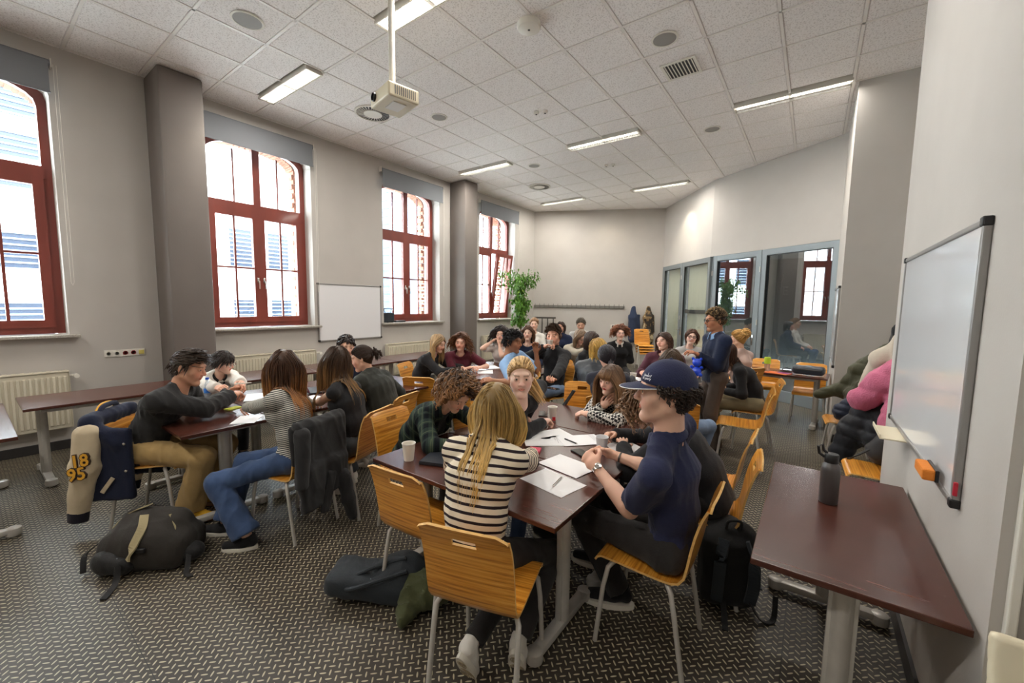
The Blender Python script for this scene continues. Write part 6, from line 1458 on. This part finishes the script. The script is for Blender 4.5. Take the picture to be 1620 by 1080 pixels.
# varsity jacket on A's chair
def chair_local(o, p):
    a = o.rotation_euler.z; return (o.location.x + cos(a) * p[0] - sin(a) * p[1], o.location.y + sin(a) * p[0] + cos(a) * p[1], p[2])
c = CO['A']; r = thing('varsity_jacket', 'navy varsity jacket with cream sleeves and yellow numbers hanging on the chair back', 'jacket', tuple(c.location)[:2] + (0,), c.rotation_euler.z)
nv = C_('navy_wool', (26, 32, 54), bscale=150); crm = C_('cream_leather', (196, 180, 152), rough=.5, bump=.1); yl = mat('gold_rib', lin((218, 160, 44)), .7)
f = Field(); f.box((0, -.30, .53), (.235, .040, .26), .036, k=.03); f.box((.225, -.17, .50), (.030, .15, .27), .03, k=.05); f.box((-.225, -.17, .50), (.030, .13, .25), .03, k=.05); f.cap((-.20, -.285, .82), (.21, -.285, .82), .05, .055, k=.05); f.cap((.22, -.28, .80), (.24, -.10, .66), .045, .03, k=.05); sdf_obj('body', f, .010, nv, r, disp=folds(.009, 20, 8), amp=.009)
slv = []
for s in (1, -1):
    f = Field(); f.cap((s * .25, -.27, .74), (s * .275, -.29, .50), .070, .070, k=.04, u=(0, 1, 0), sc=1.2); f.cap((s * .275, -.29, .50), (s * .27, -.35, .19), .070, .052, k=.03, u=(0, 1, 0), sc=1.25); slv.append(sdf_obj('sleeve', f, .009, crm, r, disp=folds(.008, 26, 4 + s), amp=.008))
    f = Field(); f.cap((s * .27, -.35, .19), (s * .268, -.36, .115), .050, .047, k=.01, fa=True, fb=True, u=(0, 1, 0), sc=1.25); sdf_obj('cuff', f, .007, C_('navy_rib', (28, 26, 38)), slv[-1])
    if s == 1:
        nn = N((.97, .12, .12)); rt = N(np.cross(A3(.0, -.12, 1), nn)) ; up = np.cross(nn, rt); Rw = np.stack([rt, up, nn], 1).tolist()
        bk = mat('number_outline', lin((60, 40, 26)), .8)
        for tx, z, dy, dx_ in (('18', .575, .012, 0.), ('95', .485, -.004, .010)):
            for mt_, sz, e_, dd, of_ in ((bk, .118, .010, .0, .0075), (yl, .118, .0105, .0015, .0026)):
                text('number_patch', tx, sz, (.338 + dd + dx_, -.278 + dy, z), Rw, mt_, slv[-1], ext=e_, sx=.85, off=of_)
m = MB(); m.tube(curve([(-.12, -.33, .82), (-.07, -.30, .89), (.07, -.29, .89), (.15, -.27, .83)]), .018, 8); m.build('collar', nv, r, True); m = MB(); m.tube(curve([(-.13, -.345, .815), (-.06, -.315, .902), (.07, -.305, .905), (.17, -.275, .83), (.22, -.16, .76)]), .007, 6); m.build('collar_stripe', yl, r, True)
for z in (.66, .46): m = MB(); m.lathe([(.009, 0), (.009, .005), (.001, .006)], (.262, -.05, z), 10, R=[[0, 0, 1], [0, 1, 0], [-1, 0, 0]]); m.build('snap_button', M['chrome'], r)
m = MB(); m.bbox((.262, -.17, .36), (.008, .028, .13), .002, R=[[1, 0, 0], [0, .82, .57], [0, -.57, .82]]); m.build('pocket_welt', crm, r)
JV = r
r = None
# black jacket over C's chair
c = CO['C']; r = thing('black_jacket', 'black denim jacket draped over the chair of the woman in fine stripes', 'jacket', tuple(c.location)[:2] + (0,), c.rotation_euler.z)
bj = C_('washed_black_denim', (48, 48, 50), var=.25)
f = Field(); f.box((0, -.295, .62), (.215, .028, .24), .026, k=.03); f.box((0, -.22, .70), (.212, .022, .14), .02, k=.03); f.cap((-.20, -.265, .858), (.20, -.265, .858), .030, .030, k=.04); f.box((-.12, -.31, .40), (.10, .03, .16), .026, k=.05); f.box((.10, -.315, .43), (.09, .03, .13), .026, k=.05); sdf_obj('body', f, .009, bj, r, disp=folds(.011, 26, 15), amp=.011)
f = Field(); f.cap((-.19, -.31, .80), (-.235, -.34, .45), .055, .045, k=.03, fb=True); sdf_obj('sleeve', f, .008, bj, r, disp=folds(.009, 30, 11), amp=.009)
f = Field(); f.cap((.14, -.33, .40), (.17, -.35, .20), .055, .05, k=.03); f.cap((.17, -.35, .20), (.20, -.36, .06), .05, .04, k=.03); sdf_obj('sleeve', f, .008, bj, r, disp=folds(.010, 30, 13), amp=.010)
f = Field(); f.box((.0, -.33, .33), (.04, .018, .15), .016, R=np.array([[.96, 0, .28], [0, 1, 0], [-.28, 0, .96]])); sdf_obj('hem_point', f, .008, bj, r, disp=folds(.006, 30, 2), amp=.006)
# coats in the alcove
r = thing('coat_hooks', 'wall coat rack hidden behind the coats in the alcove', 'coat rack', (1.10, 4.9, 1.66)); m = MB(); m.bbox((0, 0, 0), (.03, 1.4, .08), .005); m.build('rail', M['darksteel'], r)
for k in range(8): m = MB(); m.tube([(-.01, -.6 + k * .17, 0), (-.07, -.6 + k * .17, -.01), (-.08, -.6 + k * .17, .05)], .006, 6); m.build('hook', M['chrome'], r)
def coat(name, label, prims, mt, amp=.024, fq=24, seed=0, cat='coat', h=.013, quilt=0):
    r = thing(name, label, cat, (.7, 4.7, 0)); f = Field(); K_ = 1.12 if name in ('olive_puffer', 'quilted_coat') else 1.
    for p in prims:
        a, b, ra, rb = p[:4]; a, b = [(v[0] * K_, v[1] * K_, 1.7 + (v[2] - 1.7) * K_) for v in (a, b)]; f.cap(A3(*a) - A3(.7, 4.7, 0), A3(*b) - A3(.7, 4.7, 0), ra, rb, k=.05)
    q = folds(amp, fq, seed)
    d = q if not quilt else (lambda X: q(X) * .5 + .014 * (np.abs(np.sin(X @ A3(.15, .1, 1) * pi / quilt)) ** .5 * -1 + .6))
    sdf_obj('body', f, h, mt, r, disp=d, amp=amp + (.015 if quilt else 0)); return r
coat('black_coat', 'black coat at the top of the alcove coats, nearest the near right wall', [((.80, 4.5, 1.60), (.62, 4.75, 1.50), .10, .07), ((.62, 4.75, 1.50), (.60, 4.85, 1.15), .08, .08), ((.85, 4.5, 1.5), (.85, 4.5, .8), .14, .14)], blk, seed=1)
coat('cream_coat', 'cream trench coat hanging over the other coats in the alcove', [((.72, 4.42, 1.55), (.50, 4.62, 1.28), .085, .08), ((.50, 4.62, 1.28), (.42, 4.72, 1.02), .075, .065), ((.66, 4.5, 1.45), (.62, 4.5, 1.0), .11, .11)], C_('cream_cotton', (196, 186, 168)), amp=.02, seed=2)
coat('olive_puffer', 'olive green padded coat spilling over the far chair in the alcove', [((.66, 5.05, 1.35), (.42, 5.15, 1.10), .11, .10), ((.42, 5.15, 1.10), (.30, 5.22, .88), .10, .09), ((.30, 5.22, .90), (.10, 5.28, .80), .075, .055), ((.5, 5.1, 1.0), (.4, 5.1, .85), .13, .12)], C_('olive_nylon', (70, 70, 50), rough=.55), seed=3, quilt=.13)
coat('quilted_coat', 'navy quilted coat resting on the far alcove chair', [((.50, 4.98, .90), (.30, 5.02, .70), .12, .10), ((.55, 4.95, .8), (.40, 5.0, .62), .13, .10)], C_('navy_nylon', (44, 50, 68), rough=.5), seed=4, quilt=.07)
coat('pink_puffer', 'pink corduroy puffer jacket, brightest in the alcove pile', [((.68, 4.30, 1.32), (.50, 4.42, 1.10), .10, .11), ((.50, 4.42, 1.10), (.385, 4.50, .93), .11, .10), ((.66, 4.32, 1.2), (.60, 4.32, .80), .12, .11), ((.60, 4.32, .85), (.56, 4.32, .66), .11, .085)], C_('pink_corduroy', (198, 108, 136), bump=.5, bscale=90), seed=5, quilt=.16)
coat('black_puffer', 'black padded coat hanging down in front of the alcove chairs', [((.50, 4.62, .90), (.36, 4.68, .62), .12, .11), ((.36, 4.68, .62), (.28, 4.70, .38), .11, .09), ((.58, 4.55, .9), (.50, 4.55, .6), .12, .10)], C_('black_padded', (40, 42, 48), rough=.45), seed=6, quilt=.10)
coat('dark_backpack', 'dark grey backpack with blue patch on the near alcove chair', [((.62, 4.26, .76), (.50, 4.30, .56), .12, .10), ((.66, 4.25, .62), (.60, 4.25, .30), .12, .10)], C_('charcoal_nylon', (58, 58, 60), rough=.6), seed=7, cat='backpack')
f = bpy.data.objects['dark_backpack']; m = MB(); m.bbox((-.13, -.50, .80), (.02, .02, .12), .004); m.build('blue_patch', mat('blue_patch', lin((60, 92, 160)), .6), f); straps(f, 'strap', [A3(*p) - A3(.7, 4.7, 0) for p in curve([(.42, 4.16, .60), (.34, 4.12, .54), (.30, 4.14, .50)])], .03, nyl)
# far wall coats
for k, (nm, lb, mt, t, w_, h_) in enumerate([('denim_jacket', 'dark denim jacket hanging on the last hooks of the far wall rack', C_('dark_denim', (48, 58, 82)), .80, .17, .80), ('camouflage_coat', 'camouflage patterned coat hanging rightmost on the far wall rack', None, .90, .15, .85)]):
    if mt is None:
        def _cam(nt, b, L, new):
            tc = new('ShaderNodeTexCoord'); n_ = new('ShaderNodeTexNoise'); n_.inputs['Scale'].default_value = 7; L(tc.outputs['Object'], n_.inputs['Vector']); rp = new('ShaderNodeValToRGB'); rp.color_ramp.interpolation = 'CONSTANT'; L(n_.outputs[0], rp.inputs[0])
            rp.color_ramp.elements[0].color = (*lin((52, 46, 40)), 1); rp.color_ramp.elements[1].position = .58; rp.color_ramp.elements[1].color = (*lin((204, 186, 150)), 1); e = rp.color_ramp.elements.new(.46); e.color = (*lin((128, 104, 72)), 1); L(rp.outputs[0], b.inputs['Base Color'])
        mt = nodes_mat('camouflage', _cam, rough=.85)
    p = lerp2(F0, F1, t if k else .79); r = thing(nm, lb, 'jacket', (p[0] + .06, p[1] - .14, 0), aF); f = Field(); f.cap((0, 0, 1.62), (0, -.01, 1.35), .05, .11, k=.06, u=(1, 0, 0), sc=1.2); f.cap((0, 0, 1.35), (.02, 0, 1.65 - h_ - .1), .11, .12, k=.05, u=(1, 0, 0), sc=1.3); f.cap((w_ * .8, -.02, 1.4), (w_, -.03, .95), .05, .045, k=.03); sdf_obj('body', f, .014, mt, r, disp=folds(.02, 22, 20 + k), amp=.02)
# handbag and phone-like case on the third sill
r = thing('handbag', 'dark grey handbag standing on the sill of the third window', 'bag', (-6.80, 5.08, 1.289)); f = Field(); f.box((0, 0, .10), (.055, .13, .10), .03, k=.02); sdf_obj('body', f, .010, slate, r, disp=folds(.008, 20, 1), amp=.008)
for s in (-1, 1): m = MB(); m.tube(curve([(s * .03, -.08, .19), (s * .03, -.10, .27), (s * .03, .10, .27), (s * .03, .08, .19)]), .007, 6); m.build('handle', M['black'], r, True)
r = thing('glasses_case', 'flat black case on the sill beside the handbag', 'case', (-6.79, 5.36, 1.289)); MB().bbox((0, 0, .018), (.09, .24, .034), .012).build('body', M['black'], r, True)
# shoulder bag on the far right table
r = thing('shoulder_bag', 'black leather shoulder bag lying on the far right table', 'bag', (.0, 7.08, TZ), rad(-6)); f = Field(); f.box((0, 0, .075), (.19, .10, .062), .05, k=.03); sdf_obj('body', f, .010, leather, r, disp=folds(.008, 18, 30), amp=.008); m = MB(); m.bbox((0, -.10, .09), (.30, .008, .012), .003); m.build('zip', M['darksteel'], r)
m = MB(); m.tube(curve([(-.18, -.04, .06), (-.25, -.08, .09), (-.31, -.04, .05), (-.28, .04, .02), (-.18, .04, .05)]), .006, 6); m.build('strap', M['black'], r, True)
# blue stacked toy held by the standing man
I = PP['BB']; hw = I['W2L'].T @ (I['hl'][1][2]) + I['O']; bl = mat('translucent_blue', lin((20, 70, 215)), .15, coat=.6)
r = thing('blue_toy', 'shiny blue toy of stacked rounded lobes held by the standing man', 'toy', (-.985, 4.75, .935)); f = Field(); f.ell((0, 0, .05), (.052, .045, .052), k=.015); f.ell((0, 0, .15), (.048, .042, .045), k=.015)
for s in (-1, 1): f.ell((s * .04, 0, .19), (.016, .014, .018), k=.01); f.ell((s * .05, -.01, .10), (.018, .018, .018), k=.01); f.ell((s * .045, -.02, .02), (.022, .022, .02), k=.01)
sdf_obj('body', f, .005, bl, r)
r = thing('yellow_bag', 'yellow and red snack bag held low beside the blue toy', 'bag', (float(hw[0]) - .20, float(hw[1]) + .05, .99 - .12)); f = Field(); f.box((0, 0, .08), (.05, .022, .075), .02, k=.01); sdf_obj('body', f, .007, mat('snack_yellow', lin((226, 180, 50)), .35), r, disp=folds(.006, 40, 2), amp=.006); MB().bbox((0, -.02, .10), (.07, .012, .05), .004).build('red_print', mat('snack_red', lin((200, 40, 40)), .4), r)
# paper cup at the turtleneck man's mouth
I = PP['K']; hw = I['W2L'].T @ (I['hl'][1][2]) + I['O']; p = I['W2L'].T @ I['hloc']((0, .15, -.055)) + I['O']; cup(float(p[0]), float(p[1]), 'white paper cup at the lips of the man in the turtleneck', z=float(p[2]) - .06, h=.085)
r = thing('red_garment', 'bright red cloth held up by the woman in the beige cardigan', 'cloth', (-2.62, 5.72, .92)); f = Field(); f.box((0, 0, .0), (.11, .03, .12), .02, k=.02, R=np.array([[.8, 0, .6], [0, 1, 0], [-.6, 0, .8]])); f.ell((.08, 0, .1), (.07, .04, .07), k=.03); sdf_obj('body', f, .010, redc, r, disp=folds(.02, 26, 17), amp=.02)
r = thing('dark_strap', 'long dark padded strap leaning across the empty chair beside the houndstooth woman', 'strap', (-1.85, 3.5, 0)); straps(r, 'band', curve([(-.16, -.06, .47), (-.06, -.10, .66), (.06, -.05, .88)], 10), .05, slate, .02)
# dark uprights in the far left corner, of unclear kind
r = thing('uprights', 'dark trolley with black supports in the far left corner by the coat rack', 'uprights', (-6.45, 9.98, 0), aF)
for k in range(4): m = MB(); m.tube([(k * .16, 0, .02), (k * .16, 0, 1.28)], .016, 8); m.build('upright', M['darksteel'], r)
m = MB(); m.bbox((.24, .02, 1.3), (.62, .05, .05), .01); m.bbox((.24, .02, .7), (.60, .03, .04), .01); m.build('top_bar', M['darksteel'], r)
# weeping fig
def plant(x, y, h):
    r = thing('potted_fig', 'tall potted weeping fig with narrow trunk in front of the farthest window', 'plant', (x, y, 0)); rng = np.random.RandomState(5)
    m = MB(); m.lathe([(.15, 0), (.19, .30), (.20, .32), (.18, .32), (.17, .28), (.001, .28)], n=24); m.build('pot', mat('pot_grey', lin((110, 106, 100)), .6), r, True)
    m = MB(); m.tube(curve([(0, 0, .25), (.02, .01, 1.0), (-.01, 0, 1.7), (.01, 0, h - .5)]), .014, 8)
    br = []
    for k in range(26):
        z0 = rng.uniform(1.2, h - .45); a = rng.uniform(0, 2 * pi); L = rng.uniform(.18, .55) * (1.0 if z0 > 1.9 else .4); up = rng.uniform(.1, .5)
        pts = curve([(0, 0, z0), (L * .5 * cos(a), L * .5 * sin(a), z0 + up * L * 1.3), (L * cos(a), L * sin(a), z0 + up * L * .9)], 8); m.tube(pts, .004, 5); br.append(pts)
    m.build('trunk', mat('bark', lin((110, 92, 70)), .8), r, True)
    lv = MB(); s = .032; lv.add([(0, 0, 0), (s * .42, s * .7, .003), (0, s * 2.0, -.004), (-s * .42, s * .7, .003), (0, s * .8, .006)], [(0, 1, 4), (1, 2, 4), (2, 3, 4), (3, 0, 4)])
    lm = [mat('leaf_green', lin((92, 140, 48)), .45, var=.25, vscale=2), mat('leaf_lime', lin((142, 182, 70)), .45, var=.2, vscale=2), mat('leaf_deep', lin((52, 98, 40)), .45)]
    mes = []
    for q in lm: me = lv.mesh('leaf'); me.materials.append(q); mes.append(me)
    spots = []
    for pts in br:
        for p in pts[2:]:
            for _ in range(5): spots.append(A3(*p) + rng.normal(size=3) * .055)
    for _ in range(240): a = rng.uniform(0, 6.28); z = rng.uniform(1.15, h - .5); spots.append(A3(.09 * cos(a), .09 * sin(a), z) * A3(rng.uniform(.3, 1.5), rng.uniform(.3, 1.5), 1))
    for i, p in enumerate(spots[:299]):
        o = bpy.data.objects.new('leaf', mes[rng.choice(3, p=[.5, .3, .2])]); COL.objects.link(o); o.parent = r; o.location = tuple(p); o.rotation_euler = (rng.uniform(-1.9, -.3), rng.uniform(-.6, .6), rng.uniform(0, 6.28)); o.scale = (1.7, 1.7, 1.7)
    V, F, MI = [], [], []; n0 = 0
    for i, p in enumerate(spots[299:] + [s_ + rng.normal(size=3) * .04 for s_ in spots]):
        R3 = Matrix.Rotation(rng.uniform(0, 6.28), 3, 'Z') @ Matrix.Rotation(rng.uniform(-1.9, -.3), 3, 'X'); R3 = np.array(R3) * 1.6
        P = np.array([(0, 0, 0), (s * .42, s * .7, .003), (0, s * 2.0, -.004), (-s * .42, s * .7, .003), (0, s * .8, .006)]) @ R3.T + p; V.append(P); F += [(n0, n0 + 1, n0 + 4), (n0 + 1, n0 + 2, n0 + 4), (n0 + 2, n0 + 3, n0 + 4), (n0 + 3, n0, n0 + 4)]; n0 += 5
    me = raw_mesh('foliage', np.concatenate(V), np.array(F), False); o = link('foliage', me, lm[0], r); o['kind'] = 'stuff'
plant(-6.08, 8.62, 2.80)
# cream shell chair cut by the frame corner
r = thing('shell_chair', 'cream plastic shell chair back cut by the bottom right corner', 'chair', (.625, 1.50, 0), 0); f = Field(); f.box((0, 0, .63), (.20, .018, .24), .016, k=.01, R=np.array([[1, 0, 0], [0, .97, .22], [0, -.22, .97]])); f.box((0, -.20, .42), (.20, .19, .02), .018, k=.08); sdf_obj('shell', f, .010, M['cream'], r)
for sx in (-1, 1):
    for sy in (-1, 1): m = MB(); m.tube([(sx * .14, -.2 + sy * .12, .41), (sx * .19, -.2 + sy * .19, 0)], .011, 8); m.build('leg', M['chrome'], r, True)

whiteboard('whiteboard seen edge-on on the side face of the pillar by the glass doors', 6.60, 7.60, .95, 1.96, .26, -1)
pw = lerp2(F0, F1, .67); r = thing('wall_box', 'white wall box with two dark knobs on the far wall behind the group', 'socket', (pw[0], pw[1] - .02, 1.06), aF)
MB().bbox((0, 0, 0), (.34, .03, .12), .01).build('plate', M['plastic_white'], r)
for s in (-1, 1): m = MB(); m.lathe([(.035, 0), (.035, .03), (.001, .032)], (s * .10, -.015, .02), 16, R=[[1, 0, 0], [0, 0, -1], [0, 1, 0]]); m.build('knob', M['black'], r, True)
